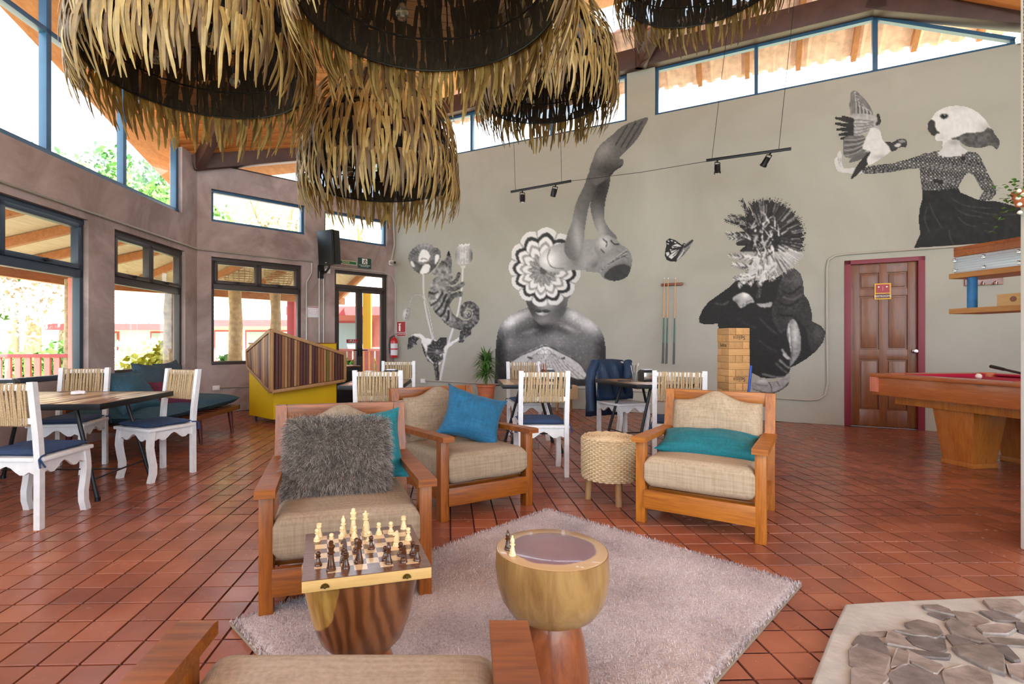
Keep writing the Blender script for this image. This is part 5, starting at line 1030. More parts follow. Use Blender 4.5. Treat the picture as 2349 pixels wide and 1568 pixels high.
cr = Vector((-2.98, 4.4, TZ)); mb = MB(); rn = random.Random(3); mb.lathe([(.01, 0), (.05, .008), (.045, .03), (.02, .035), (.001, .028)], 10, wob=lambda a, z: .35*math.sin(3*a+40*z)); nb = mb.build('crumpled_napkin', 'paper'); nb.location = (-3.32, 4.46, TZ); tag(nb, 'crumpled white napkin on the left table', 'napkin')
napkin('dark napkin holder on the table by the glazed door', Vector((-.84, 5.98, TZ)), -.2, .17); tumbler('glass of brown sticks on the table by the glazed door', Vector((-1.03, 5.95, TZ)), 14, 'wood_stick', .2); shaker('white shaker on the table by the glazed door', Vector((-.715, 5.62, TZ)))
napkin('dark napkin holder on the centre table behind the rope chair', Vector((.98, 6.1, TZ)), 0, .16); tumbler('glass of dark sticks on the centre table', Vector((.90, 5.9, TZ)), 12, 'drum_red', .2)
napkin('steel napkin holder on the right table beside the papers', Vector((2.12, 6.02, TZ)), rad(14), .17); tumbler('glass of cutlery on the right table beside the jacket', Vector((1.95, 5.93, TZ)), 10, 'chrome', .2)
ph = MB(); ph.box(-.04, .04, -.075, .075, 0, .009, .003); o = ph.build('phone', 'black_plastic'); o.location = (1.86, 6.02, TZ); o.rotation_euler = (0, 0, rad(70)); tag(o, 'black phone lying on the right table', 'phone')
for k, (x, y, a, lab) in enumerate(((1.98, 5.66, 20, 'white paper sheet at the front of the right table'), (2.12, 5.68, 55, 'white paper sheet overlapping the first on the right table'), (2.26, 5.72, -15, 'white paper sheet nearest the rope chair on the right table'))): mb = MB(); mb.box(-.105, .105, -.148, .148, 0, .0012); o = mb.build('paper_sheet', 'paper', smooth=False); o.location = (x, y, TZ+.0004+k*.0014); o.rotation_euler = (0, 0, rad(a)); tag(o, lab, 'paper', 'papers on the right table')
sb = thing('sugar_box', 'small white box with an open top on the right table', 'box', (2.36, 6.03, TZ), rad(15)); mb = MB(); mb.box(-.06, .06, -.04, .04, 0, .07, .003); mb.build('box', 'sign_white', sb); mb = MB(); mb.box(-.05, .05, -.03, .03, .07, .085, .002); mb.build('sachets', 'paper_pink', sb)
# white folded bag on the table by the door
mb = MB(); mb.box(-.07, .07, -.05, .05, 0, .11, .012); o = mb.build('paper_bag', 'paper'); o.location = (-1.12, 6.2, TZ); tag(o, 'cream paper bag on the table by the glazed door', 'bag')
# ------------------------------------------------------------------ shelf unit at the right edge
SD = 4.05; sA = P(2176, 632, SD); sx = Vector((.16, -1, 0)).normalized(); sn = Vector((1, .16, 0)).normalized()
sh_ = thing('plank_shelf', 'two-tier wooden shelf with a blue upright at the right edge', 'shelf', (sA.x, sA.y, 0)); zu, zl = P(2176, 640, SD).z, P(2176, 720, SD).z
msh = Matrix(((sn.x, -sx.x, 0), (sn.y, -sx.y, 0), (0, 0, 1))).to_4x4()      # local x: away from the room, local y: from near end to far end
sh_.matrix_world = Matrix.Translation((sA.x, sA.y, 0)) @ msh
for z in (zu, zl): mb = MB(); mb.box(0, .30, -1.1, 0, z, z+.04, .004); mb.build('board', 'shelf_wood', sh_)
mb = MB(); mb.tube([(.06, -.12, zl+.04), (.06, -.12, zu)], .030, 18); mb.build('upright', 'blue_paint', sh_); mb = MB(); mb.box(.215, .29, -.62, -.54, zl+.04, zu, .004); mb.build('block', 'pine', sh_); mb = MB(); mb.box(.30, .34, -1.1, -.9, 0, zu+.04); mb.build('support', 'shelf_wood', sh_)
def onS(x, y, z): return sh_.matrix_world @ Vector((x, y, z))
def shbox(name, label, cat, x0, x1, y0, y1, z0, h_, mat, extra=None): o = thing(name, label, cat, (0, 0, 0)); o.matrix_world = sh_.matrix_world @ Matrix.Translation((0, 0, z0+.0005)); mb = MB(); mb.box(x0, x1, y0, y1, 0, h_, .004); mb.build('body', mat, o); return o
al = shbox('aluminium_case', 'ribbed aluminium case on the upper shelf', 'case', .012, .27, -.46, -.03, zu+.04, .125, 'aluminium')
mb = MB()
for k in range(6): mb.box(.008, .272, -.464, -.026, .012+k*.019, .018+k*.019)
mb.build('rib', 'aluminium', al); mb = MB()
for y in (-.04, -.235, -.45): mb.box(.0, .012, y-.012, y+.012, .085, .115, .003); mb.box(.0, .012, y-.012, y+.012, .01, .035, .003)
mb.build('corner', 'chrome', al)
wb_ = shbox('wooden_box', 'orange burl wood box on top of the aluminium case', 'box', .02, .26, -.50, -.02, zu+.04+.127, .075, 'burl'); mb = MB(); mb.box(.018, .262, -.502, -.018, .05, .053); mb.build('lid_line', 'drum_red', wb_)
cp = onS(.07, -.44, zu+.041); ct_ = thing('cactus_pot', 'round terracotta pot with a small cactus on the upper shelf', 'plant', tuple(onS(-.02+.09, -.60, zu+.041))); mb = MB(); mb.lathe([(.045, 0), (.075, .03), (.085, .07), (.075, .11), (.06, .13), (.055, .125)], 22); mb.build('pot', 'terracotta_pot', ct_); mb = MB(); mb.lathe([(.058, .12), (.05, .145), (.02, .16), (.001, .162)], 16, wob=lambda a, z: .06*math.cos(9*a)); mb.build('cactus', 'cactus', ct_)
pb_ = shbox('pine_box', 'long pale pine box with a round mark on the lower shelf', 'box', .03, .20, -.95, -.30, zl+.04, .085, 'pine'); mb = MB(); mb.lathe([(.020, 0), (.020, .0008)], 18, mtx=Matrix.Translation((.0294, -.40, .045)) @ Matrix.Rotation(-math.pi/2, 4, 'Y'), cap=True); mb.build('mark', 'drum_red', pb_)
cd_ = shbox('card_deck', 'pink backed deck of cards on the pine box', 'cards', .06, .075, -.60, -.51, zl+.04+.086, .062, 'paper_pink')
hk = thing('hook_rail', 'dark hook rail with chrome hooks on the grey wall under the shelf', 'hook rail'); t0, z0 = WG.hit(2255, 646); hk.matrix_world = WG.frame(t0, z0, 0); L = abs(WG.S(2300)-WG.S(2212)); mb = MB(); mb.box(-L/2, L/2, -.045, .045, 0, .025, .004); mb.build('board', 'drum_red', hk)
for k in range(3): mb = MB(); x = -L*.36+k*L*.33; mb.tube([(x, 0, .025), (x, -.01, .06), (x, -.045, .06), (x, -.05, .08), (x, -.02, .09)], .007, 8); mb.build('hook', 'chrome', hk)
# hanging plant with its chain
hp = P(2350, 452, 2.95); hpl = thing('hanging_plant', 'hanging plant with white blossoms in a terracotta pot by the pillar', 'plant', tuple(hp)); mb = MB(); mb.lathe([(.035, -.05), (.05, .0), (.054, .035), (.046, .035), (.04, .0)], 20); mb.build('pot', 'terracotta_pot', hpl)
mb = MB(); k = 0; z = .06
while z < 1.25: mb.tube([(.004+.008*math.cos(t) if k % 2 else .004, (0 if k % 2 else .008*math.cos(t)), z+.014*math.sin(t)) for t in [6.283*i/8 for i in range(8)]], .0022, 4, closed=True); z += .022; k += 1
mb.build('chain', 'black_cord', hpl)
mb = MB(); rn = random.Random(11)
for k in range(150):
    a = rn.uniform(0, 6.28); r_ = rn.uniform(.03, .14); p = Vector((r_*math.cos(a)-.02, r_*math.sin(a), .10-rn.uniform(0, .24)*(r_/.1))); d = Vector((rn.uniform(-1, 1), rn.uniform(-1, 1), rn.uniform(-.8, .3))).normalized()*.024; s = d.cross(Vector((0, 0, 1))).normalized()*.011
    mb.faces([tuple(p), tuple(p+d*.5+s), tuple(p+d), tuple(p+d*.5-s)], [(0, 1, 2, 3)])
tag(mb.build('leaves', 'leaf', hpl, smooth=False), kind='stuff')
for k, (x, z) in enumerate(((-.085, .02), (-.09, -.02), (-.082, -.055), (-.04, -.035), (-.08, -.10), (-.045, -.09), (-.03, .04), (-.06, -.0))): mb = MB(); mb.lathe([(.0001, -.012), (.010, -.006), (.012, .002), (.007, .010), (.0001, .012)], 10, (x, -.05, z), wob=lambda a, z_: .15*math.sin(5*a)); mb.build('blossom', 'petal', hpl)
# ------------------------------------------------------------------ stone hearth slab
hs = thing('stone_hearth', 'concrete hearth slab set with grey flagstones at the lower right', 'hearth'); zh = .045
def HG(px, py): return G(px, py, zh)
oc = [HG(1938, 1383), HG(2040, 1377), HG(2349, 1363), HG(2500, 1356), HG(2500, 1700), HG(1800, 1700), HG(1858, 1568), HG(1905, 1450)]
mb = MB(); n = len(oc); mb.faces([tuple(p) for p in oc]+[(p.x, p.y, 0) for p in oc], [tuple(range(n))]+[(i, i+n, (i+1) % n+n, (i+1) % n) for i in range(n)]); o = mb.build('slab', 'mortar', hs, smooth=False)
bv = o.modifiers.new('edge', 'BEVEL'); bv.width = .012; bv.segments = 3
ST = [[(835, 545), (900, 540), (950, 560), (975, 590), (930, 580), (860, 565)][0:0] or [(1835, 545), (1900, 542), (1955, 562), (1985, 592), (1930, 582), (1850, 560)], [(1855, 580), (1920, 580), (1965, 595), (1930, 610)], [(1745, 640), (1800, 625), (1900, 650), (1925, 690), (1890, 710), (1800, 685)], [(1515, 680), (1640, 675), (1630, 695), (1560, 700)], [(1475, 740), (1510, 695), (1590, 705), (1640, 760), (1655, 795)], [(1640, 735), (1655, 680), (1720, 700), (1785, 765)], [(1690, 675), (1790, 672), (1910, 695), (1930, 705), (1800, 700)], [(1755, 705), (1930, 712), (1940, 765), (1900, 778), (1790, 740)], [(1460, 770), (1500, 745), (1650, 800), (1640, 890), (1465, 845)], [(1665, 855), (1700, 762), (1755, 790), (1755, 840)], [(1740, 770), (1960, 795), (1950, 815), (1830, 805)], [(1750, 775), (1840, 815), (1925, 850), (1890, 890), (1770, 830)], [(1470, 870), (1560, 870), (1650, 910), (1600, 960), (1470, 960)], [(1660, 900), (1740, 845), (1900, 900), (1930, 960), (1700, 960)], [(1940, 880), (2050, 850), (2160, 880), (2180, 945), (1960, 960)], [(1995, 765), (2170, 755), (2230, 800), (2240, 890), (2150, 860), (2030, 800)], [(1950, 695), (2040, 700), (2095, 745), (2000, 755)], [(1955, 640), (1975, 615), (2060, 640), (2160, 720), (2130, 730), (1990, 690)], [(1985, 570), (2080, 580), (2165, 620), (2110, 640), (2030, 625)], [(2125, 572), (2230, 580), (2330, 625), (2200, 615)], [(2115, 655), (2200, 640), (2300, 665), (2260, 690), (2150, 685)], [(2170, 705), (2349, 715), (2349, 750), (2220, 740)], [(2140, 740), (2260, 755), (2320, 820), (2300, 835), (2200, 780)], [(2150, 520), (2300, 515), (2349, 560), (2310, 590), (2190, 560)], [(2260, 850), (2349, 850), (2349, 930), (2280, 900)], [(2310, 630), (2380, 640), (2380, 690), (2320, 670)]]
for k, s in enumerate(ST):
    q = [HG(1300+x/2.239, 1150+y/2.239) for x, y in s]; c = sum(q, Vector())/len(q); q = [c+(p_-c)*1.18 for p_ in q]; rn = random.Random(k)
    # round the corners a little so that the stones look broken, not cut
    pts = []
    for i in range(len(q)):
        a, b, d = q[i-1], q[i], q[(i+1) % len(q)]; pts += [b.lerp(a, .10), b.lerp(d, .10)]
    top = zh+rn.uniform(.006, .014); mb = MB(); n = len(pts)
    lo = [(p.x, p.y, zh-.01) for p in pts]; md_ = [(p.x, p.y, top-.004) for p in pts]; hi = [tuple(c.lerp(p, .95).xy)+(top+rn.uniform(-.003, .003),) for p in pts]
    mb.faces(lo+md_+hi, [(i, (i+1) % n, (i+1) % n+n, i+n) for i in range(n)]+[(i+n, (i+1) % n+n, (i+1) % n+2*n, i+2*n) for i in range(n)]+[tuple(range(2*n, 3*n))]); mb.build('flagstone', 'flagstone_dark' if k % 3 == 1 else 'flagstone', hs, smooth=False)
# ------------------------------------------------------------------ palm-strip pendants
def strip_mesh(L, seed, mat):
    rn = random.Random(seed); mb = MB(); n = 7; w0 = .012
    c1, c2 = rn.uniform(-.03, .03), rn.uniform(.01, .07); rings = []
    for k in range(n+1):
        t = k/n; w_ = w0*(1-.45*t)*(1+.10*math.sin(7*t+seed))*(.35 if k == n else 1); x = c1*math.sin(2.2*t)+.0035*math.sin(8*t+seed); y = c2*t*t-.02*math.sin(3*t); z = -L*t; d = .35*w_
        rings.append(mb._v([(x-w_, y+.2*d, z), (x-.35*w_, y-d, z), (x, y-.2*d, z), (x+.35*w_, y-d, z), (x+w_, y+.2*d, z), (x, y+d, z)]))
    for a, b in zip(rings[:-1], rings[1:]):
        for k in range(6): mb.bm.faces.new((a[k], a[(k+1) % 6], b[(k+1) % 6], b[k]))
    return mb.mesh('strip', mat, ang=80)
SM = [strip_mesh(.40, i, m_) for i, m_ in enumerate(['palm_strip', 'palm_strip_pale', 'palm_strip', 'palm_strip_dark', 'palm_strip', 'palm_strip_pale', 'palm_strip_dark', 'palm_strip'])]
def pendant(label, c, R, hgt, seed, tiers=((.02, 105, 1.0), (.30, 95, 1.0), (.58, 85, .95)), bulbs=3):
    """c: centre of the lower ring; R: ring radius"""
    t = thing('palm_pendant', label, 'pendant lamp', tuple(c), 0, 'hanging palm-strip lamps'); rn = random.Random(seed)
    rad_at = lambda q: R*(1.0-.10*q-.42*max(0, q-.25)**1.6*1.2)      # dome radius at height fraction q
    prof = [(rad_at(q)*.97, hgt*q) for q in (0, .12, .25, .4, .55, .7, .85, 1.0)]
    mb = MB(); mb.lathe(prof, 36, cap=False); mb.build('gauze_shade', 'black_gauze', t)
    mb = MB()
    for q in (0, .25, .6, 1.0): mb.tube([(rad_at(q)*.98*math.cos(a), rad_at(q)*.98*math.sin(a), hgt*q) for a in [6.2832*k/40 for k in range(40)]], .007, 6, closed=True)
    for k in range(10): a = 6.2832*k/10+.2; mb.tube([(rad_at(q)*.98*math.cos(a), rad_at(q)*.98*math.sin(a), hgt*q) for q in (0, .2, .4, .6, .8, 1.0)], .005, 5)
    mb.tube([(-rad_at(1), 0, hgt), (rad_at(1), 0, hgt)], .007, 6); mb.tube([(0, -rad_at(1), hgt), (0, rad_at(1), hgt)], .007, 6); mb.build('wire_frame', 'black_metal', t)
    mb = MB(); mb.lathe([(rad_at(1)*1.04, hgt-.02), (rad_at(1)*1.02, hgt+.02), (rad_at(1)*.85, hgt+.03)], 32, cap=False); mb.build('top_band', 'palm_strip_dark', t)
    def place(q, a, sc, flare):
        r_ = rad_at(q)+.012+rn.uniform(0, .03); m = Matrix.Translation((r_*math.cos(a), r_*math.sin(a), hgt*q+.06)) @ Matrix.Rotation(a+math.pi/2, 4, 'Z') @ Matrix.Rotation(flare, 4, 'X') @ Matrix.Rotation(rn.uniform(-.12, .12), 4, 'Y') @ Matrix.Scale(-1 if rn.random() < .5 else 1, 4, (1, 0, 0)) @ Matrix.Diagonal((1.3, 1.3, sc, 1)); return m
    items = []
    for q, n, L in tiers:
        for k in range(n): items.append((q, 6.2832*(k+rn.uniform(-.35, .35))/n, L*rn.uniform(.72, 1.12), rn.uniform(-.05, .07)+(.03+.75*max(0, q-.12)) ))
    for q, a, sc, f_ in items[:300]:
        o = obj('strip', rn.choice(SM), t); o.matrix_local = place(q, a, sc, -f_)
    # filler strips between the named ones
    mb = MB(); k = 0
    fill = []
    for q, n in ((.04, 70), (.18, 110), (.44, 110), (.72, 90), (.92, 80)):
        for k in range(n): fill.append((q, 6.2832*rn.random(), rn.uniform(.75, 1.1), .03+.75*max(0, q-.12)))
    for q, a, sc, f_ in fill:
        me = rn.choice(SM); m = place(q, a, sc, -f_); V = [mb.bm.verts.new(m @ v.co) for v in me.vertices]; mi = {'palm_strip': 0, 'palm_strip_pale': 1, 'palm_strip_dark': 2}[me.materials[0].name]
        for p in me.polygons: f = mb.bm.faces.new([V[i] for i in p.vertices]); f.material_index = mi
    tag(mb.build('inner_strips', ['palm_strip', 'palm_strip_pale', 'palm_strip_dark'], t, ang=80), kind='stuff')
    for k in range(bulbs):
        a = -1.9+k*6.2832/bulbs+seed; x, y = R*.42*math.cos(a), R*.42*math.sin(a); b = thing('bulb', None, None); b.parent = t; b.location = (x, y, .10)
        mb = MB(); mb.lathe([(.001, -.045), (.025, -.04), (.038, -.015), (.036, .008), (.02, .035), (.014, .05)], 16); mb.build('globe', 'bulb_glass', b); mb = MB(); mb.cyl((0, 0, .045), (0, 0, .10), .016, n=12); mb.tube([(0, 0, .10), (0, 0, hgt-.1)], .004, 5); mb.build('holder', 'black_plastic', b)
    top = roofz(c.x, c.y) if roofz(c.x, c.y) < 7.2 else 7.3
    mb = MB()
    for k in range(3): a = 6.2832*k/3+.5; mb.tube([(rad_at(1)*.9*math.cos(a), rad_at(1)*.9*math.sin(a), hgt), (0, 0, hgt+.45)], .006, 5)
    mb.tube([(0, 0, hgt+.45), (0, 0, top-c.z-.02)], .007, 6); mb.build('suspension', 'black_cord', t)
    return t
def ring_at(px, py, d): return P(px, py, d)
pendant('pale palm-strip pendant lamp hanging at the upper left', ring_at(462, 172, 3.55), .70, .78, 1)
pendant('palm-strip pendant lamp nearest the camera, seen from below at the top', ring_at(985, 5, 2.72), .70, .78, 2)
pendant('lowest palm-strip pendant lamp in the middle of the room', ring_at(872, 418, 4.95), .70, .90, 3)
pendant('palm-strip pendant lamp hanging in front of the grey wall clerestory', ring_at(1252, 222, 5.6), .70, .90, 4)
pendant('palm-strip pendant lamp whose fringe shows at the top right of centre', ring_at(1615, -45, 5.2), .80, .84, 5)
# ------------------------------------------------------------------ painted figures on the grey wall (flat paint, one thin skin each, tones as point colours)
def mural_mat():
    t = NT('mural_paint'); a = t.n('VertexColor'); a.layer_name = 'tone'; t.l(a, 'Color', t.b, 'Base Color'); t.b.inputs['Roughness'].default_value = 0.75
    c = t.coord(); n2 = t.n('TexNoise', Scale=14.0, Detail=6.0, Roughness=0.6); t.l(c, 0, n2, 'Vector'); t.bump(n2, 'Fac', 0.2, 0.012)
mural_mat()
class Art:
    """paints grey tones on a grid laid over the wall; coordinates come in as (x, y) of an enlarged view: photo = off + xy / sc"""
    def __init__(s, x0, y0, x1, y1, q=1.7):
        s.nx, s.ny = int((x1-x0)/q)+1, int((y1-y0)/q)+1; s.x = x0+np.arange(s.nx)*q; s.y = y0+np.arange(s.ny)*q
        s.X, s.Y = np.meshgrid(s.x, s.y); s.V = np.zeros(s.X.shape); s.A = np.zeros(s.X.shape, bool); s.off = (0, 0); s.sc = 1.0; s.q = q; s.rng = np.random.RandomState(int(x0))
    def view(s, ox, oy, sc): s.off = (ox, oy); s.sc = sc; return s
    def p(s, pts): a = np.array(pts, float)/s.sc; a[:, 0] += s.off[0]; a[:, 1] += s.off[1]; return a
    @staticmethod
    def spline(p, closed=True, k=6):
        n = len(p); out = []
        for i in range(n if closed else n-1):
            g = lambda j: p[j % n] if closed else p[min(max(j, 0), n-1)]
            a, b, c, d = g(i-1), g(i), g(i+1), g(i+2)
            for u in np.arange(k)/k: out.append(.5*((2*b)+(-a+c)*u+(2*a-5*b+4*c-d)*u*u+(-a+3*b-3*c+d)*u**3))
        if not closed: out.append(p[-1])
        return np.array(out)
    def mask(s, pts, smooth=True):
        p = s.p(pts); p = s.spline(p) if smooth and len(p) > 3 else p
        i0, i1 = np.searchsorted(s.x, [p[:, 0].min()-1, p[:, 0].max()+1]); j0, j1 = np.searchsorted(s.y, [p[:, 1].min()-1, p[:, 1].max()+1])
        m = np.zeros(s.X.shape, bool); X, Y = s.X[j0:j1, i0:i1], s.Y[j0:j1, i0:i1]; c = np.zeros(X.shape, bool); q = np.roll(p, -1, 0)
        for (ax, ay), (bx_, by_) in zip(p, q):
            if ay == by_: continue
            k = ((ay > Y) != (by_ > Y)) & (X < (bx_-ax)*(Y-ay)/(by_-ay)+ax); c ^= k
        m[j0:j1, i0:i1] = c; return m
    def noise(s, f, oct=3):
        out = np.zeros(s.X.shape); amp = 1.0; tot = 0
        for o in range(oct):
            gx, gy = s.X/f*2**o, s.Y/f*2**o; ix, iy = np.floor(gx).astype(int), np.floor(gy).astype(int); fx, fy = gx-ix, gy-iy; fx = fx*fx*(3-2*fx); fy = fy*fy*(3-2*fy)
            h = lambda a, b: np.modf(np.abs(np.sin(a*127.1+b*311.7+o*17.3)*43758.5453))[0]
            out += amp*(h(ix, iy)*(1-fx)*(1-fy)+h(ix+1, iy)*fx*(1-fy)+h(ix, iy+1)*(1-fx)*fy+h(ix+1, iy+1)*fx*fy); tot += amp; amp *= .55
        return out/tot
    def fill(s, pts, v, nz=0, f=8, smooth=True, grad=None):
        m = s.mask(pts, smooth); val = np.full(s.X.shape, float(v))
        if grad is not None:        # grad: ((x, y), v0, (x, y), v1)
            (a, v0, b, v1) = grad; a, b = s.p([a, b]); d = b-a; t = np.clip(((s.X-a[0])*d[0]+(s.Y-a[1])*d[1])/(d@d), 0, 1); val = v0+(v1-v0)*t
        if nz: val = val+nz*(s.noise(f)-.5)*2
        s.V[m] = val[m]; s.A |= m; return m
    def glow(s, m, c, rx, ry, dv, ang=0):
        c = s.p([c])[0]; rx, ry = rx/s.sc, ry/s.sc; a = math.radians(ang); X, Y = s.X-c[0], s.Y-c[1]; u, w_ = X*math.cos(a)+Y*math.sin(a), -X*math.sin(a)+Y*math.cos(a)
        g = np.exp(-((u/rx)**2+(w_/ry)**2)); s.V[m] += (dv*g)[m]
    def dist(s, p):
        D = np.full(s.X.shape, 1e9); T = np.zeros(s.X.shape); n = len(p)-1
        for i in range(n):
            a, b = p[i], p[i+1]; d = b-a; L = d@d+1e-9; t = np.clip(((s.X-a[0])*d[0]+(s.Y-a[1])*d[1])/L, 0, 1); e = np.hypot(s.X-a[0]-t*d[0], s.Y-a[1]-t*d[1]); k = e < D; D[k] = e[k]; T[k] = ((i+t)/n)[k]
        return D, T
    def stroke(s, pts, w, v, inside=None, nz=0, smooth=True, edge=None, w2=None, f=6):
        p = s.p(pts); p = s.spline(p, False, 5) if smooth and len(p) > 2 else p; D, T = s.dist(p); w /= s.sc; w2 = w if w2 is None else w2/s.sc; hw = (w+(w2-w)*T)/2; m = D < hw
        if inside is not None: m &= inside
        val = np.full(s.X.shape, float(v))
        if edge is not None: val = v+(edge-v)*(np.clip(D/np.maximum(hw, .1), 0, 1)**2)
        if nz: val = val+nz*(s.noise(f)-.5)*2
        s.V[m] = val[m]
        if inside is None: s.A |= m
        return m
    def ticks(s, n, r, v, w, inside):
        for i in range(n): a, b = r(i); s.stroke([a, b], w, v(i) if callable(v) else v, inside, smooth=False)
    def build(s, name, label, d=.004):
        o_ = WG; nx, ny = s.nx, s.ny; cell = s.A; idx = -np.ones(cell.shape, int)
        use = np.zeros((ny+1, nx+1), bool); use[:-1, :-1] |= cell; use[1:, :-1] |= cell; use[:-1, 1:] |= cell; use[1:, 1:] |= cell
        ids = -np.ones(use.shape, int); ids[use] = np.arange(use.sum()); J, I = np.nonzero(use); px, py = s.x[0]+(I-.5)*s.q, s.y[0]+(J-.5)*s.q
        o = np.array(WG.O+WG.N*d); k = (px-CX)/F; t = (k*o[1]-o[0])/(WG.D.x-k*WG.D.y); yy = o[1]+t*WG.D.y; co = np.c_[o[0]+t*WG.D.x, yy, H-(py-CY)/F*yy]
        cj, ci = np.nonzero(cell); fc = np.c_[ids[cj, ci], ids[cj+1, ci], ids[cj+1, ci+1], ids[cj, ci+1]]
        base = WG.at((s.x[0]+s.x[-1])/2, s.y[-1]); me = bpy.data.meshes.new(name); me.from_pydata((co-np.array(base)).tolist(), [], fc.tolist())
        # tone per vertex = mean of the cells that touch it
        num = np.zeros(use.shape); den = np.zeros(use.shape); Vv = np.where(cell, s.V, 0)
        for a, b in ((0, 0), (1, 0), (0, 1), (1, 1)): num[a:ny+a, b:nx+b] += Vv; den[a:ny+a, b:nx+b] += cell
        g = np.clip((num/np.maximum(den, 1))[use]*1.09-.07, .02, 1); lin_ = np.where(g <= .04045, g/12.92, ((g+.055)/1.055)**2.4)
        at = me.color_attributes.new('tone', 'FLOAT_COLOR', 'POINT'); at.data.foreach_set('color', np.c_[lin_*1.0, lin_*.985, lin_*.96, np.ones(len(g))].ravel())
        me.materials.append(MATS['mural_paint']); o = obj(name, me, None, base); return tag(o, label, 'mural', 'painted figures on the grey wall')
# --- poppies and chameleon
A = Art(915, 550, 1100, 885).view(880, 500, 3.4839)
A.stroke([(318, 450), (320, 600), (342, 760), (392, 965)], 17, .9, edge=.6); A.stroke([(322, 600), (365, 760), (402, 960)], 9, .86, edge=.5)
A.stroke([(322, 650), (300, 617), (260, 612), (225, 642), (205, 690), (195, 722)], 9, .8, edge=.55)
m = A.fill([(188, 708), (210, 722), (215, 760), (200, 808), (172, 822), (150, 800), (155, 750), (170, 718)], .62, .1); A.glow(m, (170, 770), 18, 60, .25, 12); A.stroke([(192, 715), (182, 770), (170, 820)], 4, .35, m)
m = A.fill([(197, 310), (215, 268), (240, 240), (275, 215), (310, 203), (350, 200), (385, 212), (402, 238), (425, 236), (445, 250), (457, 285), (450, 330), (425, 375), (395, 415), (365, 440), (320, 450), (280, 440), (240, 410), (210, 365)], .52, .12, 10); A.glow(m, (235, 290), 45, 40, -.16); A.glow(m, (350, 215), 70, 30, .12); A.glow(m, (420, 270), 30, 40, -.12)
for k in range(26): a = math.pi*(1.02+.96*k/25); A.stroke([(322+50*math.cos(a), 330+40*math.sin(a)), (322+140*math.cos(a), 330+125*math.sin(a))], 2.5, .38+.3*(k % 2), m, smooth=False)
A.fill([(298, 262), (340, 255), (372, 300), (352, 342), (310, 352), (276, 338)], .95, .05); k_ = A.fill([(205, 345), (250, 345), (300, 372), (340, 360), (400, 330), (432, 345), (425, 378), (395, 415), (365, 440), (320, 450), (280, 440), (240, 410)], .40, .14, 7)
A.fill([(290, 442), (312, 386), (340, 366), (372, 382), (352, 438)], .95, .06); A.fill([(212, 352), (232, 346), (250, 388), (228, 388)], .92); A.fill([(412, 300), (440, 290), (440, 330), (410, 368)], .93); A.stroke([(300, 330), (322, 322), (345, 330)], 10, .6, m, .3, f=2)
A.stroke([(632, 405), (625, 560), (592, 760), (542, 920), (500, 1060), (450, 1295)], 16, .93, edge=.62, w2=26)
m = A.fill([(600, 222), (580, 252), (568, 300), (570, 338), (585, 362), (610, 376), (622, 400), (648, 400), (660, 376), (690, 358), (708, 330), (712, 290), (700, 250), (680, 222), (640, 214)], .84, .04); A.glow(m, (575, 300), 30, 80, -.25); A.glow(m, (705, 300), 26, 80, -.38)
for x in (600, 622, 645, 668, 690): A.stroke([(640+(x-640)*.5, 220), (x, 300), (640+(x-640)*.5, 375)], 3, .6, m)
A.fill([(597, 206), (612, 212), (625, 204), (640, 212), (655, 202), (672, 210), (692, 198), (686, 216), (640, 230), (605, 222)], .9, smooth=False)
A.stroke([(470, 700), (520, 800), (600, 845), (680, 845), (728, 800), (735, 740), (700, 698), (655, 700), (632, 740), (650, 785), (685, 780), (692, 750), (670, 742)], 105, .45, None, .38, w2=20, f=5)
body = A.fill([(520, 262), (500, 302), (470, 330), (440, 372), (386, 430), (402, 452), (440, 460), (402, 482), (372, 540), (358, 600), (365, 680), (400, 740), (450, 792), (520, 835), (575, 815), (535, 745), (522, 690), (545, 645), (560, 590), (535, 560), (552, 500), (548, 400), (540, 318)], .58, .34, 6)
A.stroke([(545, 520), (580, 500), (602, 445)], 30, .40, None, .3, f=5); A.stroke([(510, 560), (570, 565), (632, 525)], 36, .46, None, .3, f=5); A.stroke([(505, 690), (550, 625), (615, 605)], 40, .38, None, .3, f=5)
for a, b in (((360, 590), (430, 590)), ((372, 700), (470, 600)), ((415, 750), (500, 610)), ((450, 790), (500, 700)), ((505, 820), (520, 740))): A.stroke([a, ((a[0]+b[0])/2+6, (a[1]+b[1])/2+14), b], 17, .22, body, .12)
A.glow(body, (530, 330), 30, 70, -.25); A.glow(body, (420, 640), 40, 70, .12); A.glow(body, (515, 280), 14, 24, -.4); A.stroke([(470, 350), (500, 360), (505, 385)], 14, .3, body, .1)
for k in range(6): a = .9+k*.42; A.stroke([(655+55*math.cos(a+3.4), 765+55*math.sin(a+3.4)), (660+100*math.cos(a+3.4), 765+95*math.sin(a+3.4))], 9, .25, A.A & (np.hypot(A.X-880-668/3.4839, A.Y-500-765/3.4839) < 28))
A.stroke([(640, 760), (665, 742), (690, 755), (680, 780), (655, 778), (658, 762), (668, 760)], 5, .85)
w_ = A.fill([(300, 985), (335, 962), (400, 968), (450, 988), (505, 1000), (545, 992), (560, 1003), (505, 1050), (472, 1130), (432, 1175), (372, 1150), (330, 1070)], .93, .05); A.stroke([(232, 938), (290, 938), (330, 975)], 20, .95, w2=34); A.stroke([(540, 997), (598, 965), (645, 905)], 16, .93, w2=26)
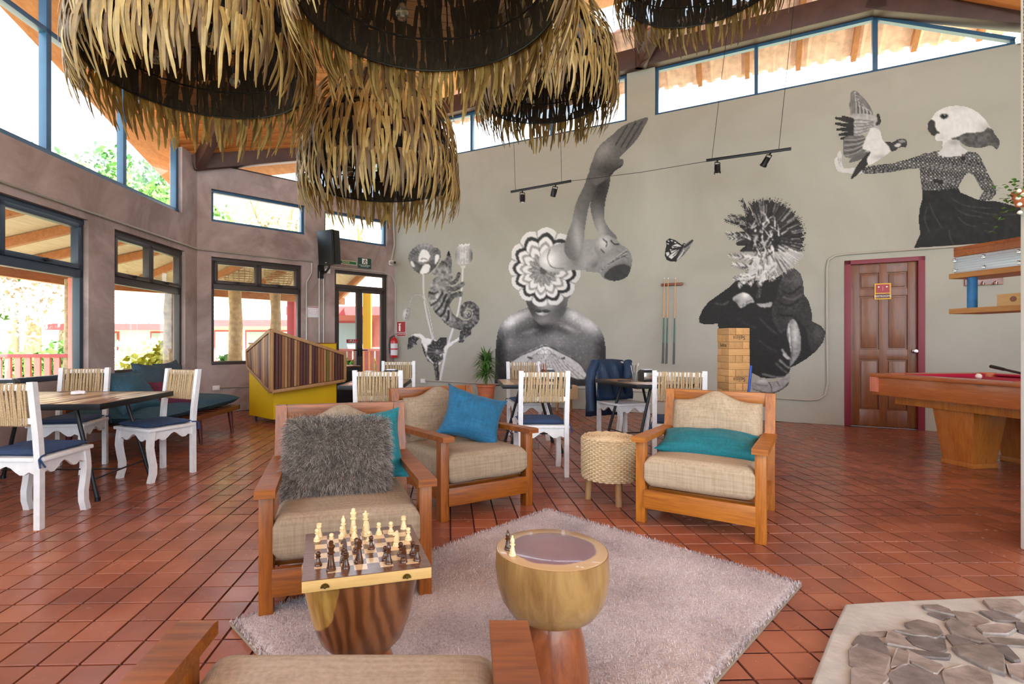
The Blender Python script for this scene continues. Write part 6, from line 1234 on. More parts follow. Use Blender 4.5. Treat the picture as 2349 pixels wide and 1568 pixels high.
for poly in ([(190, 1048), (196, 960), (235, 936), (285, 962), (262, 985), (265, 1010), (240, 1015), (232, 1035)], [(345, 1085), (350, 1020), (378, 1000), (390, 972), (425, 985), (452, 952), (505, 950), (503, 1010), (478, 1040), (484, 1075), (455, 1085), (440, 1150), (405, 1160), (362, 1115)], [(612, 905), (650, 872), (704, 866), (700, 925), (655, 960), (640, 990), (598, 998), (606, 950)], [(300, 992), (330, 1050), (352, 1120), (400, 1172), (350, 1140), (318, 1070)], [(475, 1080), (472, 1130), (420, 1175), (430, 1135)]):
    m = A.fill(poly, .26, .1, smooth=False); c = np.mean(poly, 0)
    for k in range(14): a = k*.45; A.stroke([(c[0], c[1]+25), (c[0]+90*math.cos(a), c[1]+25+90*math.sin(a))], 3, .66, m, smooth=False)
m = A.stroke([(408, 1168), (420, 1230), (428, 1292)], 22, .3); A.stroke([(432, 1168), (436, 1230), (440, 1292)], 12, .25); A.stroke([(412, 1180), (424, 1290)], 4, .7, m)
A.build('poppy_mural', 'painted poppies with a chameleon climbing a stem at the left of the grey wall')
# --- bust with balloon head, moth and diver
A = Art(1132, 265, 1495, 889).view(880, 500, 3.4839)
bust = A.fill([(888, 1340), (893, 1080), (900, 980), (915, 900), (945, 832), (1000, 782), (1080, 738), (1150, 715), (1480, 715), (1560, 758), (1650, 808), (1720, 868), (1760, 950), (1778, 1050), (1778, 1340)], .46, .05, 5, smooth=False)
for c, rx, ry, dv, an in (((1010, 830), 90, 50, .42, -35), ((1120, 770), 90, 40, .22, -20), ((1640, 850), 130, 60, .36, 30), ((1510, 770), 60, 50, .26, 25), ((1270, 870), 90, 70, -.3, 0), ((1430, 900), 70, 30, -.14, 20), ((1100, 900), 60, 60, -.08, 0), ((1000, 1000), 40, 60, .12, 0), ((925, 1060), 60, 170, -.26, 0), ((1750, 1080), 60, 170, -.26, 0), ((1350, 960), 160, 80, .10, 0), ((1000, 1330), 200, 130, -.26, 0), ((1600, 1350), 260, 120, -.3, 0), ((1270, 1100), 260, 60, -.08, 0), ((1480, 880), 60, 18, .2, 25), ((1180, 905), 60, 16, .14, -15)): A.glow(bust, c, rx, ry, dv, an)
A.V[bust] += ((A.noise(2.2, 1) > .86)*.12)[bust]
face = A.fill([(1120, 600), (1135, 660), (1158, 720), (1195, 790), (1235, 840), (1290, 868), (1350, 855), (1410, 805), (1455, 745), (1472, 650), (1475, 600)], .46, .04, 4); A.glow(face, (1180, 720), 60, 90, -.16); A.glow(face, (1420, 730), 50, 80, -.1); A.glow(face, (1300, 700), 70, 30, .18); A.glow(face, (1270, 815), 60, 30, .10); A.glow(face, (1290, 868), 90, 25, -.2)
A.fill([(1205, 742), (1238, 728), (1265, 736), (1292, 728), (1332, 744), (1295, 752), (1265, 748), (1235, 752)], .3); m = A.fill([(1212, 748), (1240, 752), (1268, 750), (1300, 752), (1325, 748), (1300, 772), (1268, 782), (1235, 770)], .62); A.glow(m, (1255, 764), 25, 9, .28); A.stroke([(1207, 744), (1240, 751), (1268, 747), (1300, 751), (1330, 745)], 5, .12)
# balloon: scalloped gores with zigzag rings
cx_, cy_ = 880+1290/3.4839, 500+392/3.4839; hx, hy = 880+1272/3.4839, 500+425/3.4839; th = np.arctan2((A.Y-hy), (A.X-hx)); ng = 12; ph = (th*ng/(2*np.pi)+.3) % 1; tri = np.abs(2*ph-1)
ce, se = np.cos(th), np.sin(th); Rx, Ry = 291/3.4839, 318/3.4839; dx, dy = hx-cx_, hy-cy_
a_ = (ce/Rx)**2+(se/Ry)**2; b_ = 2*(dx*ce/Rx**2+dy*se/Ry**2); c_ = (dx/Rx)**2+(dy/Ry)**2-1; Rm = (-b_+np.sqrt(np.maximum(b_*b_-4*a_*c_, 0)))/(2*a_)
rr = np.hypot(A.X-hx, A.Y-hy)/Rm; lobe = 1-.09*tri**2; bal = rr < lobe; zz = rr/lobe+.16*(tri-.5)*np.clip(1.2-rr, 0, 1)
val = np.select([zz < .40, zz < .56, zz < .64, zz < .76, zz < .86], [.55+.1*(np.abs(ph-.5) < .25), .92, .66, .93, .26], .9)
val = np.where((rr < .42) & (np.abs(((th*24/(2*np.pi)+.3) % 1)-.5) > .46), .35, val); val = np.where((rr > .3) & (tri > .93), val*.72, val); val = val-.10*np.clip((A.X-cx_)/Rx, 0, 1)-.08*(1-tri)*0
A.V[bal] = val[bal]; A.A |= bal; A.fill([(1245, 410), (1262, 392), (1290, 398), (1304, 425), (1290, 448), (1262, 445)], .38)
m = A.fill([(1000, 1185), (1032, 1135), (1100, 1088), (1180, 1052), (1265, 1016), (1298, 1010), (1332, 1024), (1420, 1068), (1500, 1108), (1570, 1160), (1608, 1215), (1622, 1258), (1602, 1285), (1560, 1290), (1500, 1268), (1440, 1255), (1300, 1235), (1150, 1225), (1040, 1215)], .8, .08, 4, smooth=False)
for k in range(46): u = k/45; A.stroke([(1285+(u-.5)*60, 1040), (980+u*660, 1290)], 3, .55 if k % 3 else .93, m, smooth=False)
A.glow(m, (1285, 1060), 50, 40, .25); A.stroke([(1030, 1140), (1100, 1096), (1180, 1062), (1270, 1024), (1300, 1020), (1340, 1034), (1430, 1080), (1510, 1122), (1580, 1176), (1612, 1230)], 9, .3, m); A.stroke([(1026, 1134), (1100, 1087), (1180, 1052), (1270, 1014), (1300, 1010), (1340, 1024), (1430, 1068), (1510, 1110), (1585, 1166)], 8, .93, m); A.stroke([(1155, 1112), (1180, 1120)], 14, .3, m); A.stroke([(1425, 1122), (1445, 1118)], 14, .3, m)
# diver
A.view(0, 0, 1)
torso = A.fill([(1296, 556), (1268, 563), (1250, 573), (1237, 592), (1242, 612), (1264, 623), (1296, 621), (1330, 619), (1372, 618), (1384, 575), (1376, 552), (1340, 548)], .62, .04, 4); A.glow(torso, (1258, 595), 26, 26, .34); A.glow(torso, (1320, 590), 14, 26, -.14); A.glow(torso, (1345, 600), 20, 18, .06); A.glow(torso, (1372, 610), 22, 14, -.2); A.stroke([(1262, 570), (1256, 592), (1266, 612), (1292, 616)], 2, .45, torso)
for pts, sh in (([(1354, 392), (1340, 426), (1321, 467), (1312, 508), (1302, 535), (1294, 570), (1305, 592), (1326, 595), (1338, 560), (1342, 520), (1352, 470), (1366, 440), (1378, 410)], -.1), ([(1355, 463), (1361, 506), (1374, 536), (1394, 545), (1416, 546), (1398, 524), (1386, 500), (1389, 460), (1397, 428), (1399, 400), (1376, 420)], -.2)):
    m = A.fill(pts, .45, .04, 4); A.glow(m, (np.mean([p[0] for p in pts])-8, np.mean([p[1] for p in pts])+45), 14, 50, .22, -8); A.glow(m, (1378, 425), 30, 60, sh-.05)
hand = A.fill([(1487, 270), (1466, 274), (1443, 282), (1425, 291), (1408, 306), (1388, 322), (1370, 341), (1360, 366), (1352, 395), (1366, 425), (1398, 405), (1412, 391), (1428, 380), (1430, 366), (1421, 362), (1440, 342), (1462, 318), (1474, 297)], .40, .05, 4); A.glow(hand, (1385, 345), 18, 30, .16, 40); A.glow(hand, (1400, 390), 30, 16, -.14)
for a, b in (((1440, 287), (1412, 332)), ((1458, 281), (1424, 338)), ((1473, 279), (1436, 340))): A.stroke([a, b], 2.4, .2, hand, smooth=False)
A.stroke([(1430, 378), (1412, 388), (1398, 402)], 3, .22, hand)
head = A.fill([(1365, 552), (1376, 540), (1396, 540), (1412, 548), (1424, 560), (1442, 573), (1450, 594), (1445, 620), (1428, 640), (1405, 644), (1385, 638), (1374, 626), (1346, 622), (1346, 614), (1366, 612), (1372, 592), (1364, 572)], .55, .05, 4); A.glow(head, (1385, 556), 16, 18, .26); A.glow(head, (1425, 625), 26, 22, -.26); A.glow(head, (1404, 600), 24, 12, .1, -20)
for k in range(6): A.stroke([(1378+k*3, 622-k*3), (1404+k*5, 598-k*2), (1438, 572+k*4)], 1.8, .30 if k % 2 else .72, head)
A.fill([(1386, 634), (1400, 616), (1425, 606), (1446, 612), (1440, 632), (1424, 641), (1405, 644)], .26, .03); A.stroke([(1383, 548), (1392, 556), (1390, 566)], 2.5, .25, head); A.stroke([(1402, 552), (1410, 560), (1419, 560)], 3, .24, head); A.stroke([(1378, 572), (1386, 580)], 2.5, .3, head)
A.build('balloon_bust_mural', 'painted bust with a striped balloon for a head and a diver above')
# --- butterfly
A = Art(1520, 540, 1596, 606, 1.0).view(1450, 420, 2.904)
m = A.fill([(225, 385), (250, 366), (290, 380), (330, 410), (345, 412), (345, 430), (320, 470), (285, 522), (258, 522), (230, 510), (217, 480), (222, 440), (230, 410)], .16, .08, smooth=False)
for p in ([(262, 420), (300, 402), (328, 418), (322, 440), (300, 428), (270, 436)], [(250, 440), (285, 445), (318, 440), (290, 480), (262, 505), (240, 490), (262, 470)], [(225, 462), (245, 456), (250, 475), (232, 488)]): A.fill(p, .82, .06, smooth=False)
for k in range(7): A.stroke([(335, 425), (235+k*9, 420+k*16)], 4, .15, m, smooth=False)
for x, y in ((240, 384), (262, 382), (285, 394), (236, 402)): A.stroke([(x, y), (x+5, y+2)], 8, .85, m)
m = A.fill([(335, 425), (372, 392), (402, 373), (409, 384), (385, 428), (345, 478), (296, 520), (286, 524), (300, 490), (318, 455)], .5, .2, 4, smooth=False); A.stroke([(350, 425), (385, 398), (404, 380)], 12, .2, m); A.stroke([(345, 445), (325, 480), (296, 512)], 6, .85, m); A.stroke([(332, 415), (345, 402), (352, 405)], 6, .2); A.stroke([(345, 412), (322, 455), (290, 520)], 6, .18)
A.build('butterfly_mural', 'painted black and white butterfly above the cue rack')
# --- crouching man with plant head
A = Art(1600, 445, 1900, 905).view(1450, 420, 2.904)
body = A.fill([(700, 640), (650, 690), (580, 740), (510, 790), (470, 840), (445, 900), (450, 930), (480, 938), (570, 936), (585, 1000), (620, 1100), (720, 1210), (800, 1262), (860, 1295), (930, 1300), (1035, 1290), (1058, 1225), (1085, 1215), (1160, 1170), (1225, 1118), (1272, 1060), (1290, 990), (1258, 948), (1200, 920), (1195, 850), (1175, 782), (1145, 742), (1140, 660), (1120, 600), (1080, 565), (1030, 580), (960, 630), (880, 650), (780, 650)], .17, .04, 3, smooth=False)
slv = A.mask([(1030, 585), (1085, 570), (1120, 605), (1140, 665), (1145, 742), (1100, 840), (1060, 920), (1000, 1000), (960, 960), (930, 860), (960, 760), (985, 660)]); A.V[slv] = .27+.22*(A.noise(2.0, 2)-.5)[slv]; A.glow(slv, (1100, 640), 40, 60, .12); A.glow(slv, (980, 820), 40, 120, -.06)
for a, b, v in (((1000, 720), (1120, 690), .18), ((990, 800), (1110, 780), .16), ((970, 870), (1070, 880), .15), ((1000, 640), (1110, 630), .35), ((1010, 760), (1130, 740), .36)): A.stroke([a, ((a[0]+b[0])/2, a[1]+14), b], 14, v, slv, .08, f=3)
r_ = A.mask([(1145, 742), (1175, 782), (1195, 850), (1200, 920), (1258, 948), (1290, 990), (1272, 1060), (1225, 1118), (1180, 1090), (1160, 980), (1090, 880), (1110, 800)]); A.V[r_] = .24+.16*(A.noise(2.4, 2)-.5)[r_]; A.glow(r_, (1240, 1000), 40, 50, .1)
m = A.fill([(1030, 1005), (1045, 930), (1075, 903), (1108, 955), (1126, 1050), (1118, 1130), (1080, 1190), (1050, 1215), (1055, 1110)], .58, .12, 5); A.glow(m, (1085, 1000), 20, 80, .22); A.glow(m, (1050, 1120), 16, 70, -.28); A.stroke([(1042, 940), (1050, 1040), (1056, 1120)], 8, .85, m)
for a, b, v in (((1000, 1110), (1050, 1170), .6), ((985, 1180), (1050, 1230), .5), ((1010, 1140), (1040, 1165), .75), ((870, 1270), (1040, 1290), .45), ((960, 1200), (1030, 1260), .35), ((850, 900), (960, 1000), .26), ((700, 900), (820, 960), .22), ((560, 800), (640, 790), .30), ((850, 1050), (960, 1120), .24)): A.stroke([a, ((a[0]+b[0])/2+8, (a[1]+b[1])/2+12), b], 15, v, body, .08, f=4)
m = A.fill([(668, 772), (700, 742), (745, 727), (790, 748), (812, 792), (778, 800), (740, 826), (715, 830), (700, 802)], .7, .06, 4); A.glow(m, (755, 745), 26, 20, .25); A.glow(m, (690, 790), 22, 20, -.25); A.stroke([(712, 826), (745, 808), (795, 780)], 18, .62, m, .4, f=1.6)
m = A.fill([(830, 802), (880, 800), (932, 792), (922, 822), (880, 828), (850, 822)], .66, .08)
A.stroke([(835, 660), (850, 700), (838, 755)], 26, .3, body, .5, f=1.8)
m = A.fill([(793, 1352), (815, 1312), (868, 1298), (920, 1326), (1000, 1300), (1048, 1262), (1046, 1330), (990, 1380), (920, 1402), (850, 1388), (800, 1372)], .62, .1, 5); A.glow(m, (870, 1318), 40, 14, .2); A.stroke([(800, 1375), (860, 1390), (930, 1398), (1000, 1372), (1044, 1330)], 9, .3, m); A.stroke([(905, 1315), (925, 1350), (930, 1385)], 6, .3, m); A.stroke([(955, 1310), (985, 1350)], 5, .35, m); A.stroke([(815, 1330), (850, 1345), (900, 1345)], 6, .45, m)
rn = np.random.RandomState(4); hx, hy = 885, 370; th = np.arctan2(A.Y-(420+hy/2.904), A.X-(1450+hx/2.904)); rad_ = np.hypot(A.X-(1450+hx/2.904), A.Y-(420+hy/2.904))*2.904
R0 = 268+6*np.sin(th*40)+8*np.sin(th*63+1); R0 = np.where(np.abs(th) > 2.0, 150+60*np.abs(np.sin(th*9)), R0); hm = rad_ < R0-14; A.V[hm] = np.where(A.Y < 420+hy/2.904+30, .22, .66)[hm]+.12*(A.noise(5)-.5)[hm]; A.A |= hm
def ray(a, r0, r1, w, v, dx=0, dy=0): A.stroke([(hx+dx+r0*math.cos(a), hy+dy+r0*math.sin(a)), (hx+dx+r1*math.cos(a), hy+dy+r1*math.sin(a))], w, v, None, smooth=False, w2=2)
for k in range(150):
    a = -2.0+4.1*k/149+rn.uniform(-.02, .02); dn = a > .35; v = rn.choice([.14, .2, .28, .6]) if not dn else rn.choice([.88, .8, .72, .35]); ray(a, rn.uniform(90, 190), rn.uniform(258, 288), rn.uniform(6, 10), v)
for (bx0, by0), (tx, ty), dk in (((800, 250), (640, 215), 1), ((820, 300), (612, 240), 1), ((800, 240), (725, 110), 1), ((830, 360), (618, 332), 0), ((840, 380), (640, 360), 0), ((830, 500), (640, 482), 2), ((800, 560), (665, 540), 2), ((800, 600), (675, 640), 2), ((790, 600), (708, 690), 2), ((850, 560), (780, 680), 2), ((900, 560), (850, 680), 2), ((950, 540), (930, 650), 2)):
    A.stroke([(bx0, by0), (tx, ty)], 34, .2 if dk == 1 else .5 if dk == 0 else .82, None, .1, smooth=False, w2=5)
    for j in range(12):
        u = .1+.85*j/12; x, y = bx0+(tx-bx0)*u, by0+(ty-by0)*u; a = math.atan2(ty-by0, tx-bx0)
        for sg in (-1, 1): L = 44*(1-u*.5); A.stroke([(x, y), (x+L*math.cos(a+sg*.65), y+L*math.sin(a+sg*.65))], 8, (rn.choice([.16, .24, .62]) if dk == 1 else rn.choice([.3, .8, .15]) if dk == 0 else rn.choice([.88, .75, .4])), None, smooth=False, w2=2)
for k in range(70):
    a = rn.uniform(-3.1, 3.1); r0 = rn.uniform(20, 130); x, y = hx+r0*math.cos(a), hy+r0*.9*math.sin(a); up_ = y < hy-20
    b = -math.pi/2+rn.uniform(-1.1, 1.1) if up_ else math.pi/2*rn.choice([1, -1])+rn.uniform(-1, 1); L = rn.uniform(40, 85); A.stroke([(x, y), (x+L*math.cos(b), y+L*math.sin(b))], rn.uniform(8, 15), rn.choice([.85, .2, .7, .15]) if up_ or y < hy+40 else rn.choice([.9, .82, .3, .75]), None, smooth=False, w2=3)
A.build('plant_head_mural', 'painted crouching man in a dark coat with a spiky plant for a head')
# --- parrot-headed woman with macaw
A = Art(1908, 200, 2420, 570).view(1880, 180, 3.563)
def knit(m):
    u = (A.X-1880)*3.563; v = (A.Y-180)*3.563; row = np.floor((v+.08*u)/17); dash = ((v+.08*u) % 15 < 8) & (((u+row*11) % 24) < 15) & (A.noise(26, 2) > .2); A.V[m & dash] = .80
sk = A.fill([(840, 905), (950, 912), (1130, 888), (1150, 930), (1280, 985), (1350, 1000), (1430, 1000), (1520, 1020), (1600, 1045), (1680, 1062), (1920, 1100), (1920, 1316), (1671, 1332), (1350, 1350), (772, 1382), (825, 1270), (810, 1150), (820, 1060), (840, 990)], .15, .05, 10, smooth=False)
for p in ([(1110, 1060), (1200, 1110), (1320, 1130)], [(1130, 1130), (1200, 1190), (1280, 1210)], [(900, 1020), (930, 1100), (1000, 1220)], [(1060, 1240), (1065, 1290), (1090, 1350)], [(1350, 1240), (1400, 1255), (1440, 1210)], [(1080, 980), (1200, 1040), (1400, 1060)], [(880, 1050), (860, 1150), (900, 1260)], [(1250, 1080), (1420, 1110), (1600, 1110)]): A.stroke(p, 9, .27, sk, .06)
top = A.fill([(860, 610), (978, 590), (985, 620), (1040, 640), (1110, 630), (1212, 594), (1280, 605), (1312, 632), (1342, 700), (1400, 820), (1440, 890), (1442, 940), (1402, 990), (1345, 1000), (1300, 984), (1340, 928), (1300, 860), (1262, 792), (1222, 766), (1190, 792), (1152, 850), (1130, 900), (950, 916), (840, 910), (828, 830), (820, 738), (740, 735), (600, 760), (450, 778), (340, 780), (348, 726), (450, 710), (600, 690), (720, 660), (800, 634)], .15, .03, 5, smooth=False); knit(top)
m = A.fill([(345, 738), (280, 730), (215, 736), (192, 720), (182, 680), (180, 622), (170, 590), (152, 602), (142, 640), (120, 660), (125, 700), (140, 745), (170, 766), (270, 776), (345, 779)], .80, .04); A.stroke([(150, 640), (160, 690), (172, 720)], 4, .55, m); A.stroke([(168, 630), (176, 690)], 4, .55, m)
m = A.fill([(1018, 500), (1130, 488), (1150, 540), (1190, 578), (1216, 595), (1150, 628), (1060, 642), (990, 632), (968, 602), (1005, 570)], .80, .03); A.glow(m, (1100, 520), 50, 26, -.14)
m = A.fill([(880, 402), (890, 360), (920, 320), (960, 270), (1030, 235), (1120, 222), (1210, 235), (1290, 275), (1350, 330), (1385, 380), (1402, 412), (1350, 432), (1270, 442), (1200, 452), (1130, 480), (1080, 492), (1030, 520), (1010, 548), (1000, 548), (1005, 510), (950, 505), (944, 455), (920, 440)], .86, .04, 6); A.glow(m, (1350, 400), 60, 40, -.12); A.glow(m, (1000, 480), 40, 40, -.06); A.glow(m, (1120, 240), 120, 30, -.05)
A.fill([(1078, 492), (1140, 470), (1200, 445), (1290, 440), (1340, 430), (1372, 404), (1412, 416), (1432, 455), (1466, 500), (1470, 540), (1450, 576), (1400, 545), (1330, 562), (1240, 560), (1190, 546), (1140, 506)], .36, .14, 7)
A.fill([(915, 336), (945, 360), (950, 410), (982, 446), (958, 452), (932, 468), (900, 440), (882, 402), (890, 360)], .25, .05); A.fill([(978, 308), (1000, 286), (1032, 286), (1056, 302), (1040, 326), (1008, 332)], .55, .05); A.fill([(988, 308), (1002, 292), (1030, 292), (1046, 305), (1030, 324), (1005, 324)], .12); A.stroke([(1022, 298), (1026, 300)], 8, .8)
up1 = A.fill([(286, 97), (256, 120), (255, 180), (240, 215), (252, 250), (262, 312), (340, 330), (432, 300), (420, 240), (372, 170), (322, 120)], .5, .1)
for k in range(9): A.stroke([(290+k*6, 110+k*14), (300+k*14, 220+k*6), (300+k*15, 310)], 7, .3 if k % 2 else .78, up1)
m = A.fill([(245, 310), (340, 285), (432, 300), (452, 318), (478, 300), (494, 292), (496, 380), (480, 422), (400, 442), (250, 482), (205, 482)], .68, .12, 5)
for k in range(5): A.stroke([(240, 335+k*32), (340, 340+k*26), (440, 350+k*14)], 6, .4, m)
for a, b in (((135, 322), (262, 350)), ((135, 368), (262, 388)), ((145, 415), (262, 418)), ((165, 458), (262, 448)), ((180, 492), (262, 476)), ((190, 312), (262, 340))): A.stroke([b, a], 40, .22, None, .06, smooth=False, w2=18)
m = A.fill([(205, 480), (300, 470), (372, 472), (402, 560), (300, 640), (205, 636), (196, 560)], .45, .1)
for k in range(7): A.stroke([(390, 480+k*10), (300, 500+k*18), (205, 500+k*22)], 6, .25 if k % 2 else .68, m)
A.fill([(395, 600), (340, 660), (245, 684), (280, 640)], .4, .06); A.fill([(418, 594), (392, 700), (272, 816), (264, 792), (330, 680)], .2, .04)
m = A.fill([(420, 402), (490, 420), (516, 500), (572, 560), (577, 596), (520, 642), (440, 692), (402, 702), (385, 660), (415, 600), (352, 572), (372, 500), (402, 442)], .84, .05); A.glow(m, (500, 640), 60, 20, -.14)
A.stroke([(478, 300), (488, 350), (470, 372)], 26, .25, None, .1)
A.fill([(535, 516), (600, 520), (640, 497), (700, 497), (716, 530), (702, 566), (690, 558), (650, 565), (615, 590), (582, 590), (570, 560)], .25, .05); A.fill([(612, 548), (640, 528), (668, 540), (640, 562)], .78); A.fill([(645, 505), (690, 502), (705, 520), (660, 525)], .55)
A.build('parrot_woman_mural', 'painted woman with a parrot head and a macaw landing on her arm')
# ------------------------------------------------------------------ outdoors: ground, veranda, trees and neighbouring houses seen through the glass
mb = MB(); mb.faces([(-40, -10, -.12), (-40, 60, -.12), (40, 60, -.12), (40, -10, -.12)], [(0, 1, 2, 3)]); struct(tag(mb.build('ground', 'grass', smooth=False), 'grassy garden ground outside the windows'))
vd = struct(thing('floor_veranda', 'paved veranda outside the left and brown walls', None)); mb = MB(); vp = [(-7.4, 0), (-7.4, 9.6), (-6.4, 11.5), (-2.6, 14.6), (-1.4, 13.4), (-1.75, 11.55), (-4.70, 8.85), (-4.72, 0)]
mb.faces([(x, y, -.02) for x, y in vp], [tuple(range(len(vp)))]); mb.build('paving', 'paving', vd, smooth=False)
# veranda roof: sloping boards carried by beams on rough posts
vr = struct(thing('ceiling_veranda', 'boarded veranda roof on timber beams outside the windows', None))
def quad(mb, a, b, c, d, t=.06): mb.faces([tuple(p) for p in (a, b, c, d)]+[(p[0], p[1], p[2]+t) for p in (a, b, c, d)], [(0, 1, 2, 3), (7, 6, 5, 4), (0, 4, 5, 1), (1, 5, 6, 2), (2, 6, 7, 3), (3, 7, 4, 0)])
ZI, ZO = 3.02, 2.42
mb = MB(); quad(mb, (-4.72, -1, ZI), (-7.6, -1, ZO), (-7.6, 9.9, ZO), (-4.72, 8.9, ZI)); quad(mb, (-4.72, 8.9, ZI), (-7.6, 9.9, ZO), (-3.4, 14.6, ZO), (-1.85, 11.6, ZI)); mb.build('deck', 'soffit_board', vr, smooth=False)
mb = MB()
for y in np.arange(1.5, 9.5, .95): mb.beam((-4.75, y, ZI-.08), (-7.55, y+.1, ZO-.08), .07, .13)
for u in np.linspace(.15, .95, 5):
    a = Vector((-4.72, 8.9, ZI-.08)).lerp(Vector((-1.85, 11.6, ZI-.08)), u); b = Vector((-7.6, 9.9, ZO-.08)).lerp(Vector((-3.4, 14.6, ZO-.08)), u); mb.beam(a, b, .07, .13)
mb.build('rafter', 'soffit_beam', vr); mb = MB(); mb.beam((-7.2, -1, ZO-.1), (-7.2, 10.0, ZO-.1), .12, .18); mb.beam((-7.2, 9.9, ZO-.1), (-3.3, 14.2, ZO-.1), .12, .18); mb.build('edge_beam', 'soffit_beam', vr)
mb = MB(); 
for a, b in (((-7.62, -1), (-7.62, 9.9)), ((-7.62, 9.9), (-3.4, 14.65))):
    a, b = Vector((a[0], a[1], 0)), Vector((b[0], b[1], 0)); n = int((b-a).length/.16)
    for k in range(n): p, q = a.lerp(b, k/n), a.lerp(b, (k+1)/n); m_ = (p+q)/2; mb.faces([(p.x, p.y, ZO+.06), (q.x, q.y, ZO+.06), (q.x, q.y, ZO-.03), (m_.x, m_.y, ZO-.09), (p.x, p.y, ZO-.03)], [(0, 1, 2, 3, 4)])
mb.build('scalloped_edge', 'red_paint', vr, smooth=False)
def post(label, x, y, r, h, rough=True, mat='post_wood'):
    o = thing('veranda_post', label, 'post', (x, y, -.02), 0, 'veranda posts'); mb = MB(); rn = random.Random(int(x*100)); n = 9
    if rough: mb.lathe([(r*(1.1-.25*k/n)*(1+rn.uniform(-.08, .08)), h*k/n) for k in range(n+1)], 16, wob=lambda a, z: .08*math.sin(3*a+z*4)+.05*math.sin(5*a-z*7))
    else: mb.box(-r, r, -r, r, 0, h, .006)
    mb.build('trunk' if rough else 'shaft', mat, o); return o
p = P(395, 700, 9.6); post('rough trunk post outside the left window near the corner', p.x, p.y, .15, ZO-.1, mat='bark'); p = P(410, 700, 9.9); post('red square post beside the rough trunk outside the corner window', p.x, p.y, .06, ZO-.1, False, 'red_paint')
p = P(172, 700, 8.9); post('red square post outside the big left window', p.x, p.y, .07, ZO-.1, False, 'pink_paint'); p = P(160, 700, 9.05); post('rough trunk post beside the red post outside the big left window', p.x, p.y, .09, ZO-.1, mat='bark')
p = P(540, 700, 11.6); post('pale trunk post at the left outside the brown wall window', p.x, p.y, .15, ZO-.05); p = P(632, 700, 11.3); post('pale trunk post at the right outside the brown wall window', p.x, p.y, .12, ZO+.1)
p = P(669, 700, 13.4); post('red square post outside the brown wall window beside the slats', p.x, p.y, .09, 2.5, False, 'red_paint'); p = P(843, 700, 13.2); post('yellow square post outside the glazed door', p.x, p.y, .10, 2.5, False, 'yellow_wall')
# red railings
def railing(label, a, b, z=1.0, n=14, mat='red_paint'):
    a, b = Vector(a), Vector(b); r = thing('railing', label, 'railing', tuple(a), 0, 'red railings'); d = b-a; mb = MB(); mb.beam((0, 0, z), d+Vector((0, 0, z)), .09, .06, .006); mb.build('top_rail', mat, r); mb = MB(); mb.beam((0, 0, .12), d+Vector((0, 0, .12)), .06, .06, .006); mb.build('bottom_rail', mat, r)
    for k in range(n): q = d*((k+.5)/n); mb = MB(); mb.beam((q.x, q.y, .1), (q.x, q.y, z-.02), .10, .04, up=(0, 1, 0)); mb.build('baluster', 'pink_paint', r)
a, b = P(-60, 815, 8.9), P(165, 812, 9.0); railing('red slatted railing outside the big left window', (a.x, a.y, 0), (b.x, b.y, 0), .97, 10)
a, b = P(770, 800, 12.2), P(885, 800, 12.6); railing('pink slatted railing outside the glazed door', (a.x, a.y, 0), (b.x, b.y, 0), 1.02, 9, 'pink_paint')
a, b = P(420, 800, 10.6), P(470, 800, 10.9); railing('red railing outside the corner window', (a.x, a.y, 0), (b.x, b.y, 0), .97, 4)
# houses
def house(label, c, w_, d_, rz, zw, ridge, wallm, roofm, windows):
    h = thing('house', label, 'house', (c[0], c[1], -.12), rz); mb = MB(); mb.box(-w_/2, w_/2, 0, d_, 0, zw); mb.build('walls', wallm, h, smooth=False)
    mb = MB(); e = .7; quad(mb, (-w_/2-e, -e, zw-.15), (w_/2+e, -e, zw-.15), (w_/2+e, d_/2, zw+ridge), (-w_/2-e, d_/2, zw+ridge)); quad(mb, (-w_/2-e, d_/2, zw+ridge), (w_/2+e, d_/2, zw+ridge), (w_/2+e, d_+e, zw-.15), (-w_/2-e, d_+e, zw-.15)); rf = mb.build('roof', roofm, h, smooth=False)
    mb = MB(); k = int((w_+2*e)/.22)
    for i in range(k): x = -w_/2-e+(i+.5)*(w_+2*e)/k; mb.tube([(x, -e-.01, zw-.08), (x, d_/2, zw+ridge+.07)], .055, 6)
    tag(mb.build('corrugation', roofm, rf), kind='stuff'); mb = MB(); mb.box(-w_/2-e, w_/2+e, -e-.03, -e, zw-.35, zw-.10); mb.build('fascia', 'red_paint', h)
    for x, ww, z0, z1, m_ in windows: mb = MB(); mb.box(x-ww/2-.06, x+ww/2+.06, -.05, .02, z0-.06, z1+.06); f_ = mb.build('window', 'red_paint', h); mb = MB(); mb.box(x-ww/2, x+ww/2, -.07, -.03, z0, z1); mb.build('pane', m_, f_)
    return h
p = P(310, 780, 21); house('cream bungalow with a pale roof beyond the corner window', (p.x, p.y), 4.8, 6, 0, 2.15, 1.5, 'cream_wall', 'roof_sheet', ((-1.2, 1.0, .8, 1.7, 'louvre'), (1.2, 1.0, .8, 1.7, 'louvre')))
p = P(632, 780, 21); house('cream house with red framed windows beyond the brown wall window', (p.x, p.y), 5.2, 6, 0, 2.3, 1.6, 'cream_wall', 'roof_sheet', ((-1.9, 1.0, .6, 1.75, 'curtain'), (-.65, 1.0, .6, 1.75, 'louvre'), (.65, 1.0, .6, 1.75, 'curtain'), (1.9, 1.0, .6, 1.75, 'louvre')))
p = P(835, 780, 15.6); house('pink house with louvred window beyond the glazed door', (p.x, p.y), 2.8, 3.4, 0, 2.45, 1.1, 'pink_paint', 'roof_sheet', ((-.4, 1.2, .5, 1.9, 'louvre'),))
